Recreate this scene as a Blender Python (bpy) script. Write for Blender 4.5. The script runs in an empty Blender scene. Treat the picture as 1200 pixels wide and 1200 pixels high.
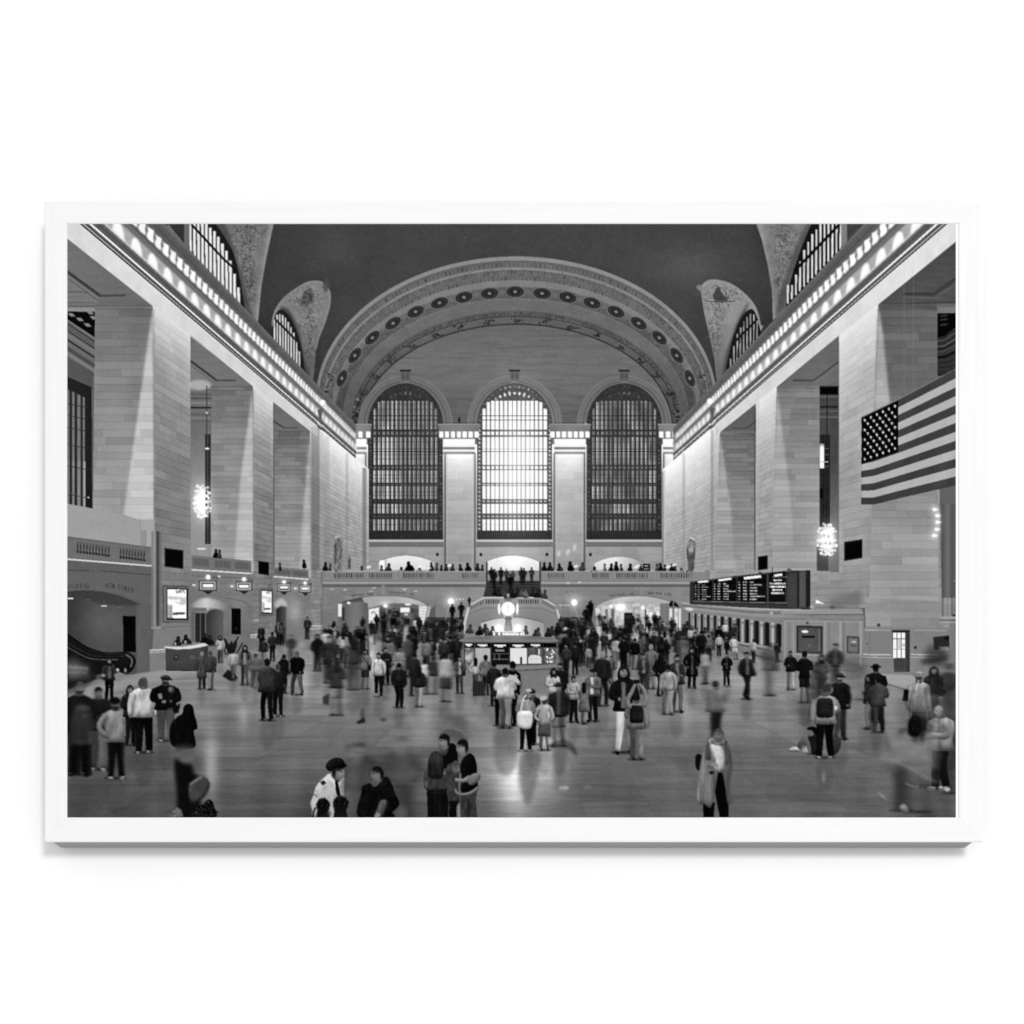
import bpy, math
import numpy as np

# ---------------------------------------------------------------- camera, light, exposure
# one millimetre of the frame is one picture unit: frame 1100 x 751 mm on a white wall
sc = bpy.context.scene
CX, CZ = 600.0, 600.0                                   # picture centre
def W3(px, py, y=0.0):                                  # picture millimetres -> metres in the world (wall plane is y = 0)
    return ((px - CX) / 1000.0, y, 1.5 + (CZ - py) / 1000.0)
FRONT = -0.027                                          # front face of the moulding
cam_d = bpy.data.cameras.new("camera"); cam = bpy.data.objects.new("camera", cam_d); sc.collection.objects.link(cam)
DIST, DROP = 1.30, 0.78                                 # the lens stands low and is shifted up, so the frame stays square
cam.location = (0.0, FRONT - DIST, 1.5 - DROP); cam.rotation_euler = (math.radians(90), 0, 0)
cam_d.sensor_width = 36.0; cam_d.lens = 36.0 * DIST / 1.2; cam_d.shift_y = DROP / 1.2
cam_d.clip_start = 0.01; cam_d.clip_end = 100.0
sc.camera = cam

world = bpy.data.worlds.new("World"); sc.world = world; world.use_nodes = True
bg = world.node_tree.nodes["Background"]; bg.inputs[0].default_value = (1, 1, 1, 1); bg.inputs[1].default_value = 0.88

def area(name, loc, target, size, power):
    d = bpy.data.lights.new(name, 'AREA'); d.shape = 'DISK'; d.size = size; d.energy = power; d.color = (1, 1, 1)
    o = bpy.data.objects.new(name, d); sc.collection.objects.link(o); o.location = loc
    import mathutils
    o.rotation_euler = (mathutils.Vector(target) - mathutils.Vector(loc)).to_track_quat('-Z', 'Y').to_euler()
    return o
area("softbox_lamp", (4.4, -9.6, 4.6), (0.0, 0.0, 1.45), 3.0, 590.0)

sc.view_settings.view_transform = 'Standard'; sc.view_settings.look = 'None'
sc.view_settings.exposure = 0.0; sc.view_settings.gamma = 1.0; sc.view_settings.use_curve_mapping = False
LIGHT_ON_PAPER = 1.29                                   # how bright perfect white paper renders in this light

# ---------------------------------------------------------------- materials
def material(name, rgb, rough=.6, spec=.2, grain=None):
    m = bpy.data.materials.new(name); m.use_nodes = True; nt = m.node_tree; b = nt.nodes["Principled BSDF"]
    b.inputs['Base Color'].default_value = (*rgb, 1); b.inputs['Roughness'].default_value = rough; b.inputs['Specular IOR Level'].default_value = spec
    if grain:                                           # (scale vector, colour spread, bump)
        tc = nt.nodes.new('ShaderNodeTexCoord'); mp = nt.nodes.new('ShaderNodeMapping'); mp.inputs['Scale'].default_value = grain[0]
        nz = nt.nodes.new('ShaderNodeTexNoise'); nz.inputs['Scale'].default_value = 1.0; nz.inputs['Detail'].default_value = 5.0; nz.inputs['Roughness'].default_value = .6
        nt.links.new(tc.outputs['Object'], mp.inputs[0]); nt.links.new(mp.outputs[0], nz.inputs['Vector'])
        rp = nt.nodes.new('ShaderNodeValToRGB'); rp.color_ramp.elements[0].position = .3; rp.color_ramp.elements[1].position = .7
        rp.color_ramp.elements[0].color = tuple(c * (1 - grain[1]) for c in rgb) + (1,); rp.color_ramp.elements[1].color = tuple(min(1, c * (1 + grain[1])) for c in rgb) + (1,)
        nt.links.new(nz.outputs['Fac'], rp.inputs[0]); nt.links.new(rp.outputs[0], b.inputs['Base Color'])
        if grain[2]:
            bp = nt.nodes.new('ShaderNodeBump'); bp.inputs['Strength'].default_value = grain[2]; bp.inputs['Distance'].default_value = .0006
            nt.links.new(nz.outputs['Fac'], bp.inputs['Height']); nt.links.new(bp.outputs[0], b.inputs['Normal'])
    return m
M_wall = material("white_wall_paint", (.815, .815, .815), .9, .0, ((9, 9, 9), .004, .02))
M_rail_h = material("white_painted_wood_horizontal", (.728, .728, .728), .55, .10, ((7, 160, 260), .022, .15))
M_rail_v = material("white_painted_wood_vertical", (.728, .728, .728), .55, .10, ((260, 160, 7), .022, .15))
M_box = material("shade_grey_backing", (.31, .31, .31), .8, .0)  # even dark grey, stands in for the shade on the box's underside
M_liner = material("white_liner_card", (.80, .80, .80), .9, .0)

# ---------------------------------------------------------------- large structure: the wall
def mesh(name, verts, faces, mat, parent=None, smooth=False):
    me = bpy.data.meshes.new(name); me.from_pydata(verts, [], faces); me.update()
    o = bpy.data.objects.new(name, me); sc.collection.objects.link(o); me.materials.append(mat)
    if parent: o.parent = parent
    return o
wall = mesh("wall", [(-4, 0, -1.5), (4, 0, -1.5), (4, 0, 5), (-4, 0, 5)], [(0, 1, 2, 3)], M_wall); wall['kind'] = 'structure'
wall['label'] = 'plain smooth white wall behind the framed print'; wall['category'] = 'wall'

# ---------------------------------------------------------------- the framed print: moulding and backing
framed = bpy.data.objects.new("framed_print", None); sc.collection.objects.link(framed); framed.location = W3(602, 986, -0.012)
framed['label'] = 'wide black and white photograph of a crowded station hall in a slim white wooden frame'; framed['category'] = 'framed picture'
bpy.context.view_layer.update()
def child(o, parent=framed):
    o.parent = parent; o.matrix_parent_inverse = parent.matrix_world.inverted(); return o

FX0, FX1, FY0, FY1 = 52.0, 1152.0, 235.0, 986.5         # outer edge of the moulding
IX0, IX1, IY0, IY1 = 78.0, 1123.4, 261.6, 957.8         # sight edge
PRINT_Y = FRONT + 0.0011                                # the sheet lies just behind the moulding's lip
def rail(side):
    # profile across the rail: (0 outer .. 1 inner, y); rounded arrises
    prof = [(0.0, FRONT + .0016), (0.0, FRONT + .0009), (.035, FRONT + .0002), (.07, FRONT), (.93, FRONT), (.975, FRONT + .0003), (1.0, FRONT + .0010), (1.0, FRONT + .0016)]
    A = {'top': ((FX0, FY0), (FX1, FY0), (IX0, IY0), (IX1, IY0)), 'bottom': ((FX0, FY1), (FX1, FY1), (IX0, IY1), (IX1, IY1)),
         'left': ((FX0, FY0), (FX0, FY1), (IX0, IY0), (IX0, IY1)), 'right': ((FX1, FY0), (FX1, FY1), (IX1, IY0), (IX1, IY1))}[side]
    vs = []
    for end_ in (0, 1):
        o, i = A[end_], A[end_ + 2]
        k = 0.12 if side in ('top', 'bottom') else -0.12  # hairline between the mitred rails
        for t, y in prof:
            px = o[0] + (i[0] - o[0]) * t; py = o[1] + (i[1] - o[1]) * t
            if side in ('left', 'right'): py += .10 * (1 if end_ == 0 else -1)
            else: px += .0
            vs.append(W3(px, py, y))
    n = len(prof); fs = []
    for q in range(n):
        a, b = q, (q + 1) % n
        fs.append((a, b, n + b, n + a))
    fs += [tuple(range(n))[::-1], tuple(range(n, 2 * n))]
    o = mesh("frame_rail", vs, fs, M_rail_h if side in ('top', 'bottom') else M_rail_v)
    import bmesh
    bm = bmesh.new(); bm.from_mesh(o.data); bmesh.ops.recalc_face_normals(bm, faces=bm.faces); bm.to_mesh(o.data); bm.free()
    return child(o)
for side in ('top', 'bottom', 'left', 'right'): rail(side)
def block(name, x0, x1, y0, y1, ya, yb, mat):
    c = [W3(x, y, d) for d in (ya, yb) for (x, y) in ((x0, y0), (x1, y0), (x1, y1), (x0, y1))]
    return child(mesh(name, c, [(0, 1, 2, 3), (7, 6, 5, 4), (0, 4, 5, 1), (1, 5, 6, 2), (2, 6, 7, 3), (3, 7, 4, 0)], mat))
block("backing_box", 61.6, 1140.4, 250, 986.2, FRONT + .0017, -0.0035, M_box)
block("liner", IX0 - 3, IX1 + 3, IY0 - 3, IY1 + 3, PRINT_Y + .0002, FRONT + .0015, M_liner)
# ======================================================================
#  THE PRINT: a black and white photograph, drawn as ink tones on paper.
#  Everything here draws a flat picture (numpy) in the photograph's own
#  picture coordinates; the tones become the ink colours of a flat sheet.
# ======================================================================
PX0, PY0, PW, PH = 77, 260, 1046, 699      # picture area in millimetres of the print
SS = 2
VX, VY = 606.0, 697.0                      # vanishing point of the pictured hall
rng = np.random.RandomState(7)
CAN = np.zeros((PH * SS, PW * SS), np.float32)
IDS = np.zeros((PH * SS, PW * SS), np.int16)
PARTS = [("print", None)]
CUR = [0]

def begin(name, label=None):
    PARTS.append((name, label)); CUR[0] = len(PARTS) - 1
    return CUR[0]
def end():
    CUR[0] = 0

_lat = np.random.RandomState(3).rand(256, 256).astype(np.float32)
def vnoise(u, v):
    u = np.asarray(u, np.float32); v = np.asarray(v, np.float32)
    i = np.floor(u).astype(np.int64); j = np.floor(v).astype(np.int64)
    fu = u - i; fv = v - j
    fu = fu * fu * (3 - 2 * fu); fv = fv * fv * (3 - 2 * fv)
    i0 = i & 255; i1 = (i + 1) & 255; j0 = j & 255; j1 = (j + 1) & 255
    a = _lat[j0, i0]; b = _lat[j0, i1]; c = _lat[j1, i0]; d = _lat[j1, i1]
    return (a * (1 - fu) + b * fu) * (1 - fv) + (c * (1 - fu) + d * fu) * fv
def fbm(u, v, o=3):
    s = 0; a = .5; t = 0
    for k in range(o):
        s = s + a * vnoise(u * 2 ** k + 17.3 * k, v * 2 ** k + 5.1 * k); t += a; a *= .5
    return s / t * 2 - 1
def hsh(i, j):
    return _lat[(np.asarray(j, np.int64) * 37 + 11) & 255, (np.asarray(i, np.int64) * 91 + np.asarray(j, np.int64) * 13) & 255] * 2 - 1

def gk(s):
    r = max(1, int(math.ceil(3 * s))); k = np.exp(-.5 * (np.arange(-r, r + 1) / s) ** 2)
    return (k / k.sum()).astype(np.float32)
def conv1(a, k, ax):
    r = len(k) // 2
    pad = [(0, 0), (0, 0)]; pad[ax] = (r, r)
    p = np.pad(a, pad, mode='edge'); out = np.zeros_like(a)
    n = a.shape[ax]
    for q in range(len(k)):
        out += k[q] * (p[q:q + n] if ax == 0 else p[:, q:q + n])
    return out
def gblur(a, sx, sy=None):
    sy = sx if sy is None else sy
    if sx > .15: a = conv1(a, gk(sx), 1)
    if sy > .15: a = conv1(a, gk(sy), 0)
    return a

def spl(pts, n=7, closed=True):
    p = np.asarray(pts, float); m = len(p); out = []
    for i in range(m if closed else m - 1):
        if closed:
            a, b, c, d = p[(i - 1) % m], p[i], p[(i + 1) % m], p[(i + 2) % m]
        else:
            a, b, c, d = p[max(i - 1, 0)], p[i], p[i + 1], p[min(i + 2, m - 1)]
        for t in np.arange(n) / n:
            out.append(.5 * ((2 * b) + (c - a) * t + (2 * a - 5 * b + 4 * c - d) * t * t + (3 * b - a - 3 * c + d) * t ** 3))
    if not closed: out.append(p[-1])
    return np.array(out)

class Lay:
    """a small see-through layer that is drawn on, blurred as one and laid over the picture"""
    def __init__(s, x0, y0, x1, y1):
        s.x0 = int(math.floor(x0)); s.y0 = int(math.floor(y0))
        s.w = int(math.ceil(x1)) - s.x0; s.h = int(math.ceil(y1)) - s.y0
        s.t = np.zeros((s.h * SS, s.w * SS), np.float32); s.a = np.zeros_like(s.t)
    def over(s, sl, m, tone):
        s.t[sl] = s.t[sl] * (1 - m) + tone * m       # premultiplied
        s.a[sl] = s.a[sl] * (1 - m) + m
    def lay(s, bx=0., by=0., alpha=1., soft=.3):
        sx = math.hypot(bx, soft) * SS; sy = math.hypot(by, soft) * SS
        t = gblur(s.t, sx, sy) * alpha; a = gblur(s.a, sx, sy) * alpha
        X0 = (s.x0 - PX0) * SS; Y0 = (s.y0 - PY0) * SS
        u0 = max(0, X0); v0 = max(0, Y0); u1 = min(CAN.shape[1], X0 + s.t.shape[1]); v1 = min(CAN.shape[0], Y0 + s.t.shape[0])
        if u1 <= u0 or v1 <= v0: return
        ls = (slice(v0 - Y0, v1 - Y0), slice(u0 - X0, u1 - X0)); cs = (slice(v0, v1), slice(u0, u1))
        CAN[cs] = CAN[cs] * (1 - a[ls]) + t[ls]
        ids = IDS[cs]; ids[a[ls] > .5] = CUR[0]

def rast(pts, x0, y0, w, h):
    """even-odd coverage of a polygon on a patch of w by h fine pixels whose corner is picture point x0, y0"""
    P = (np.asarray(pts, float) - (x0, y0)) * SS - .5
    m = np.zeros((h, w), bool); cols = np.arange(w)
    Q = np.roll(P, -1, 0)
    for (ax, ay), (bx, by) in zip(P, Q):
        if ay == by: continue
        lo, hi = (ay, by) if ay < by else (by, ay)
        r0 = max(0, int(math.ceil(lo))); r1 = min(h, int(math.ceil(hi)))
        if r1 <= r0: continue
        r = np.arange(r0, r1); xi = ax + (r - ay) * (bx - ax) / (by - ay)
        m[r0:r1] ^= cols[None, :] > xi[:, None]
    return m.astype(np.float32)

LIGHT = [0.25, .9]
def poly(pts, tone, soft=.28, a=1., curve=0, into=None, idset=True, puff=0., pk=.55):
    pts = spl(pts, curve) if curve else np.asarray(pts, float)
    g = 3 * soft + 1
    g = max(g, 1.2 * puff)
    x0 = math.floor(pts[:, 0].min() - g); x1 = math.ceil(pts[:, 0].max() + g)
    y0 = math.floor(pts[:, 1].min() - g); y1 = math.ceil(pts[:, 1].max() + g)
    if into is None:
        x0 = max(x0, PX0); y0 = max(y0, PY0); x1 = min(x1, PX0 + PW); y1 = min(y1, PY0 + PH); ox, oy = PX0, PY0
    else:
        x0 = max(x0, into.x0); y0 = max(y0, into.y0); x1 = min(x1, into.x0 + into.w); y1 = min(y1, into.y0 + into.h); ox, oy = into.x0, into.y0
    if x1 <= x0 or y1 <= y0: return
    w = (x1 - x0) * SS; h = (y1 - y0) * SS
    m = rast(pts, x0, y0, w, h)
    hard = m > .5
    if soft: m = gblur(m, soft * SS)
    m = m * a
    sl = (slice((y0 - oy) * SS, (y1 - oy) * SS), slice((x0 - ox) * SS, (x1 - ox) * SS))
    if callable(tone):
        X, Y = np.meshgrid(x0 + (np.arange(w) + .5) / SS, y0 + (np.arange(h) + .5) / SS)
        tone = tone(X, Y)
    if puff:                                                        # rounded form: lit from above, dimmer towards its edges
        mb = gblur(np.pad(hard.astype(np.float32), 1)[1:-1, 1:-1] if False else hard.astype(np.float32), puff * SS)
        gy, gx = np.gradient(mb)
        gy = gy * puff * SS; gx = gx * puff * SS
        tone = tone * np.clip(1 + pk * 1.5 * (gx * LIGHT[0] + gy * LIGHT[1]) - pk * .55 * np.clip(.92 - mb, 0, .5), .3, 1.9)
    if into is not None:
        into.over(sl, m, tone); return
    CAN[sl] = CAN[sl] * (1 - m) + tone * m
    if a >= .5 and idset:
        ids = IDS[sl]; ids[hard] = CUR[0]

def box(x0, y0, x1, y1, tone, **k): poly([(x0, y0), (x1, y0), (x1, y1), (x0, y1)], tone, **k)
def ell(cx, cy, rx, ry, tone, rot=0., n=28, **k):
    t = np.arange(n) * 2 * math.pi / n; c, s = math.cos(rot), math.sin(rot)
    X = rx * np.cos(t); Y = ry * np.sin(t)
    poly(np.stack([cx + X * c - Y * s, cy + X * s + Y * c], 1), tone, **k)
def line(pts, w, tone, curve=0, **k):
    p = spl(pts, curve, False) if curve else np.asarray(pts, float)
    d = np.gradient(p, axis=0) if len(p) > 1 else np.zeros_like(p)
    L = np.hypot(d[:, 0], d[:, 1]) + 1e-9; n = np.stack([-d[:, 1] / L, d[:, 0] / L], 1)
    w = np.asarray(w, float); w = w if w.ndim else np.full(len(p), float(w))
    if len(w) != len(p): w = np.interp(np.linspace(0, 1, len(p)), np.linspace(0, 1, len(w)), w)
    poly(np.concatenate([p + n * w[:, None] / 2, (p - n * w[:, None] / 2)[::-1]]), tone, **k)
def glow(x, y, r, amp, ry=None):
    """light that bloomed in the lens: added, never above paper white"""
    ry = ry or r
    x0 = max(PX0, int(x - 3 * r)); x1 = min(PX0 + PW, int(x + 3 * r) + 1); y0 = max(PY0, int(y - 3 * ry)); y1 = min(PY0 + PH, int(y + 3 * ry) + 1)
    if x1 <= x0 or y1 <= y0: return
    X, Y = np.meshgrid(x0 + (np.arange((x1 - x0) * SS) + .5) / SS, y0 + (np.arange((y1 - y0) * SS) + .5) / SS)
    sl = (slice((y0 - PY0) * SS, (y1 - PY0) * SS), slice((x0 - PX0) * SS, (x1 - PX0) * SS))
    CAN[sl] = np.minimum(255, CAN[sl] + amp * np.exp(-.5 * (((X - x) / r) ** 2 + ((Y - y) / ry) ** 2)))
def ip(x, *kv):
    return np.interp(x, kv[0::2], kv[1::2])

# --- masonry of the pictured hall (courses follow the hall's perspective)
def brick(u, v, ku, kv, w=1.25, h=.42, seed=0):
    row = np.floor(v / h); o = hsh(row + seed, row * 0 + 5) * w * .5 + (row % 2) * w * .5
    col = np.floor((u + o) / w)
    dv = np.abs(v / h - row - .5); dv = (.5 - dv) * h * kv
    du = np.abs((u + o) / w - col - .5); du = (.5 - du) * w * ku
    var = hsh(col + seed, row)
    return var, np.exp(-(dv / .55) ** 2), np.exp(-(du / .5) ** 2)
def side_wall(base, bx=18.3, amp=5., jt=9., seed=0):
    """masonry in the plane of a long side wall"""
    def f(X, Y):
        D = bx * 1000 / np.maximum(np.abs(X - VX), 20); H = (VY - Y) * D / 1000
        v, jh, jv = brick(D, H, bx * 1000 / D ** 2, 1000 / D, w=2.2, h=.40, seed=seed)
        v = .55 * v + .45 * hsh(np.floor(H / .40) + seed, np.floor(D / 9.))
        b = base(X, Y, D, H)
        b = b * 1.06 + 3; fade = np.clip(1.25 - (b - 150) / 100, .25, 1); v = v * 1.5
        grime = 7 * fbm(D * .25, H * .6) + 5 * np.minimum(0, fbm(D * 1.6, H * .12)) + 3 * fbm(X / 1.6, Y / 1.2)
        return b + (v * amp - jh * jt * (.75 + .5 * fbm(D * .5, H * 2)) - jv * jt * .16) * fade + (4 * fbm(D * .8, H * .8) + 3 * fbm(D * .35, H * 4) + grime) * np.maximum(fade, .4)
    return f
def front_wall(base, D, amp=5., jt=7., seed=0, h=.62, w=1.6):
    def f(X, Y):
        U = (X - VX) * D / 1000; H = (VY - Y) * D / 1000
        v, jh, jv = brick(U, H, 1000 / D, 1000 / D, w=w, h=h, seed=seed)
        b = base(X, Y) if callable(base) else base
        b = b * 1.05 + 3; v = v * 1.4
        b = b + 5 * fbm(U * .3, H * .4) + 4 * np.minimum(0, fbm(U * 1.4, H * .1)) + 3 * fbm(X / 1.6, Y / 1.2)
        return b + v * amp - jh * jt * (.75 + .5 * fbm(U * .6, H * 2)) - jv * jt * .2 + 4 * fbm(U * .7, H * .7) + 2.5 * fbm(U * .5, H * 5)
    return f
def lp(k, X=-18.3):                       # picture x of a side-wall point at scale k pixels a metre
    return VX + X * k

# --- strokes for lettering
GL = {'A': "04 20 44;12.5 32.5", 'B': "00 04 34 43 32 02;32 41 30 00", 'C': "40 10 01 03 14 44", 'D': "00 04 24 43 41 20 00", 'E': "40 00 04 44;02 32",
      'F': "40 00 04;02 32", 'G': "40 10 01 03 14 44 42 22", 'H': "00 04;40 44;02 42", 'I': "20 24", 'K': "00 04;40 02 44", 'L': "00 04 44", 'M': "04 00 22 40 44",
      'N': "04 00 44 40", 'O': "10 30 41 43 34 14 03 01 10", 'P': "04 00 30 41 32 02", 'R': "04 00 30 41 32 02;22 44", 'S': "40 10 01 12 32 43 34 04",
      'T': "00 40;20 24", 'U': "00 03 14 34 43 40", 'V': "00 24 40", 'W': "00 14 22 34 40", 'X': "00 44;40 04", 'Y': "00 22 40;22 24", '4': "34 30 02 42", '5': "40 00 02 32 43 34 04",
      'i': "22 24;20 20.5", 'n': "04 02;02.5 22 42.5 44", 'f': "40 21 24;02 42", 'o': "12 32 43 34 14 03 12", 'r': "02 04;03 22 42", 'm': "04 02 12 22 24;22 32 42 44", 'a': "02 32 43 44 14 03 43", 't': "20 24 44;02 42"}
def text(s, x, y, hgt, tone, wd=.55, adv=1.0, path=None, a=1., soft=.2, into=None, cw=.62):
    """letters of the given height; path(x) gives the drop of the baseline"""
    cw = hgt * cw
    for ch in s:
        if ch in GL:
            for st in GL[ch].split(';'):
                pts = []
                for q in st.split():
                    import re
                    d = re.findall(r'\d(?:\.\d)?', q)
                    px = x + float(d[0]) / 4 * cw; py = y + float(d[1]) / 4 * hgt
                    pts.append((px, py + (path(px) if path else 0)))
                if len(pts) > 1: line(pts, wd, tone, a=a, soft=soft, into=into)
        x += (cw + hgt * .3) * adv
    return x
# ---------------------------------------------------------------- vault
def draw_vault():
    def vault(X, Y):
        b = 68 - 10 * np.clip((np.abs(X - 606) - 150) / 200, 0, 1) + 5 * fbm(X / 70, Y / 40) + 2.5 * fbm(X / 9, Y / 7) + 2 * fbm(X / 2, Y / 2)
        b = b + 2.5 * np.exp(-(fbm(X / 40 + 3, Y / 22 + 5, 2) / .03) ** 2) * (Y < 330)
        b = b + 16 * np.exp(-(((X - 815) / 45) ** 2 + ((Y - 315) / 26) ** 2)) + 9 * np.exp(-(((X - 390) / 30) ** 2 + ((Y - 290) / 25) ** 2))
        return b - 6 * np.clip((Y - 330) / 110, 0, 1) * (np.abs(X - 606) > 230)
    box(PX0, PY0, PX0 + PW, PY0 + 260, vault, soft=0)
    for q in range(110):                                             # faint painted stars
        x = rng.uniform(340, 880); y = rng.uniform(264, 330)
        ell(x, y, .6, .6, rng.uniform(84, 120), soft=.4, a=.55)

def carve(patches, base, k=30, sc=5.):
    def f(X, Y):
        n = fbm(X / sc, Y / sc, 3); m = 0
        for cx, cy, w, h in patches: m = np.maximum(m, np.exp(-(((X - cx) / w) ** 2 + ((Y - cy) / h) ** 2) ** 1.5))
        rg = np.exp(-(n / .10) ** 2); n2 = fbm(X / sc * 2 + 9, Y / sc * 2 + 4)
        b = base(X, Y) if callable(base) else base
        return b - m * k * (rg * 1.1 + 1.2 * np.clip(-n2 - .15, 0, 1)) + m * k * .7 * np.clip(n2 - .1, 0, 1)
    return f
def relief(pts, n, tone, cx, cy, w, h, ang=0.):
    n = n // 3
    """carved plaster: many short dark and light strokes in a patch"""
    r = np.random.RandomState(int(cx * 7 + cy))
    for q in range(n):
        u = r.normal(0, .45); v = r.normal(0, .5)
        x = cx + u * w * math.cos(ang) - v * h * math.sin(ang); y = cy + u * w * math.sin(ang) + v * h * math.cos(ang)
        a = r.uniform(0, 6.28); L = r.uniform(1.2, 4.2); b = a + r.uniform(-1.2, 1.2)
        line([(x, y), (x + L * math.cos(a), y + L * math.sin(a)), (x + L * math.cos(a) + L * .7 * math.cos(b), y + L * math.sin(a) + L * .7 * math.sin(b))],
             r.uniform(.5, 1.3), tone + r.choice([-48, -36, -24, 20]), curve=3, a=.75, soft=.35)

def lunette(shell, win, jamb, bars, split, tone, tie, flip):
    poly(shell, lambda X, Y: tone + 9 * fbm(X / 9, Y / 9), curve=6, soft=.5)
    line(shell + shell[:1], 1.0, tone + 22, curve=6, a=.7, soft=.4)
    poly(jamb, lambda X, Y: tone - 34 + 8 * fbm(X / 5, Y / 5), curve=5, soft=1.2)

def draw_lunettes():
    # left, near: shell, dark reveal, glass
    poly([(205, 255), (322, 255), (312, 300), (306, 335), (302, 376), (298, 390), (190, 268)], carve([(284, 285, 18, 34), (292, 330, 8, 34), (296, 266, 20, 16)], lambda X, Y: 114 + 10 * fbm(X / 9, Y / 9) + 25 * np.exp(-((X - (318 - (Y - 261) * .14)) / 4) ** 2)), soft=.5)
    poly([(192, 255), (216, 255), (217, 268), (216, 285), (205, 272)], 58, soft=.5)
    relief(None, 120, 118, 287, 292, 15, 40, .1); relief(None, 40, 118, 292, 272, 22, 16)
    relief(None, 26, 112, 298, 330, 6, 28, .05)
    poly([(244, 255), (262, 255), (272, 285), (286, 330), (296, 372), (288, 366), (250, 300)], lambda X, Y: 78 + 8 * fbm(X / 5, Y / 5), soft=1.6)
    begin('printed_window', 'tall barred arched light above the left cornice, the nearer one')
    poly([(221, 255), (248, 255), (262, 275), (272, 292), (277.5, 310), (282, 331), (287, 363), (283, 361), (221, 297)], 38, soft=.4)
    for q in range(13):
        x = 222.6 + q * 4.7; top = ip(x, 221, 262, 225, 255, 239, 255, 243, 263, 252, 271, 260, 284, 268, 299, 273.4, 317, 277, 329, 282, 347)
        bot = 295.5 + (x - 222) * 1.05
        if bot - top > 3:
            line([(x, top), (x + .6, bot)], 3.1 if q else 2.6, lambda X, Y, q=q: 226 + 18 * fbm(Y / 9 + q * 3, X), soft=.45)
            line([(x + 1.9, top), (x + 2.5, bot)], .7, 120, a=.5, soft=.3)
    line([(224, 262), (262, 303), (278, 317)], 2.6, 34, soft=.4)
    end()
    box(215.5, 255, 221, 292, 105, soft=.6)
    # left, far
    sh = [(319, 381), (322, 364), (332, 349), (346, 338), (362, 329.5), (377, 330), (386, 341), (386, 357), (380, 378), (374, 393), (370, 408), (367.5, 440), (362, 448), (330, 410)]
    poly(sh, carve([(358, 350, 22, 16), (362, 374, 14, 20), (362, 400, 6, 28)], lambda X, Y: 124 + 8 * fbm(X / 8, Y / 8) - 26 * np.clip((Y - 375) / 50, 0, 1), 34, 3.6), curve=6, soft=.5)
    line(sh[:11], 1.6, 142, curve=6, a=.7, soft=.5)
    relief(None, 60, 112, 360, 349, 17, 13); relief(None, 46, 112, 362, 374, 11, 17); relief(None, 24, 108, 362, 398, 5, 26)
    poly([(352, 353), (357, 341), (365, 337), (367, 350), (362, 356), (355, 358)], carve([(360, 348, 12, 12)], 88, 40, 2.6), curve=4, soft=.8, a=.8)
    poly([(378, 333), (383, 322), (386, 334), (381, 342)], 74, curve=3, soft=.8, a=.8)
    poly([(328, 359), (338, 362), (347, 378), (352, 395), (357, 420), (363, 442), (356, 438), (345, 400), (333, 372)], 72, curve=5, soft=1.4)
    begin('printed_window', 'tall barred arched light above the left cornice, the farther one')
    poly([(319.6, 401), (320.2, 378), (323, 367), (328.5, 361.5), (337, 367), (344, 379), (350, 395), (354, 412), (357, 436), (352, 434)], 40, curve=3, soft=.4)
    for q in range(10):
        x = 321.3 + q * 3.25; bot = 399.6 + (x - 321) * 1.03; top = ip(x, 320, 378, 322, 371, 324, 368, 329, 366.6, 335, 372, 340, 381, 345, 391, 350, 409, 353, 421)
        if bot - top > 3: line([(x, top), (x + .3, bot)], 1.7, lambda X, Y, q=q: 205 + 30 * fbm(Y / 6 + q * 3, X), soft=.4)
    line([(322, 373), (352, 403)], 2.2, 44, soft=.4)
    end()
    # right, near
    poly([(884, 255), (1000, 255), (1005, 268), (910, 372), (906, 374), (905, 340), (900, 310), (893, 280)], carve([(921, 283, 18, 34), (914, 325, 7, 28)], lambda X, Y: 118 + 10 * fbm(X / 9, Y / 9) + 22 * np.exp(-((X - (891 + (Y - 261) * .13)) / 4) ** 2), 34), soft=.5)
    relief(None, 130, 122, 921, 285, 15, 34, -.1); relief(None, 24, 116, 913, 325, 5, 24)
    poly([(950, 255), (962, 255), (940, 290), (928, 325), (921, 358), (909, 371), (913, 345), (925, 310), (938, 275)], lambda X, Y: 84 + 8 * fbm(X / 5, Y / 5), soft=1.6)
    begin('printed_window', 'tall barred arched light above the right cornice, the nearer one')
    poly([(955, 255), (986, 255), (987, 291), (921, 360), (924, 338), (930, 316), (939, 290), (948, 268)], 30, soft=.4)
    for q in range(14):
        x = 985.6 - q * 4.75; bot = 291 + (986 - x) * 1.03
        top = ip(x, 929, 333, 931, 327, 935, 317, 939.6, 300, 943.7, 290, 948, 282, 952, 274, 957, 268, 961, 262, 966, 255)
        if bot - top > 3: line([(x, top), (x - .5, bot)], 2.2, lambda X, Y, q=q: 205 + 40 * fbm(Y / 9 + q * 3, X), soft=.4)
    line([(984, 262), (932, 316)], 3.2, 22, soft=.4)
    end()
    poly([(986, 255), (992, 255), (993, 284), (987, 291)], 120, soft=.5)
    poly([(993, 255), (1016, 255), (993, 281)], 66, soft=.5)
    # right, far
    sh = [(822, 336), (830, 328.5), (842, 328), (858, 333), (875, 346), (886, 361), (891, 380), (892, 386), (846, 446), (840, 444), (837, 420), (833, 400), (828, 378), (823, 352)]
    poly(sh, carve([(842, 352, 22, 18), (838, 385, 9, 28), (862, 344, 14, 10)], lambda X, Y: 136 + 8 * fbm(X / 8, Y / 8) - 30 * np.clip((Y - 375) / 50, 0, 1), 40, 3.4), curve=6, soft=.5)
    line(sh[:8], 2.2, 150, curve=6, a=.7, soft=.5)
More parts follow.
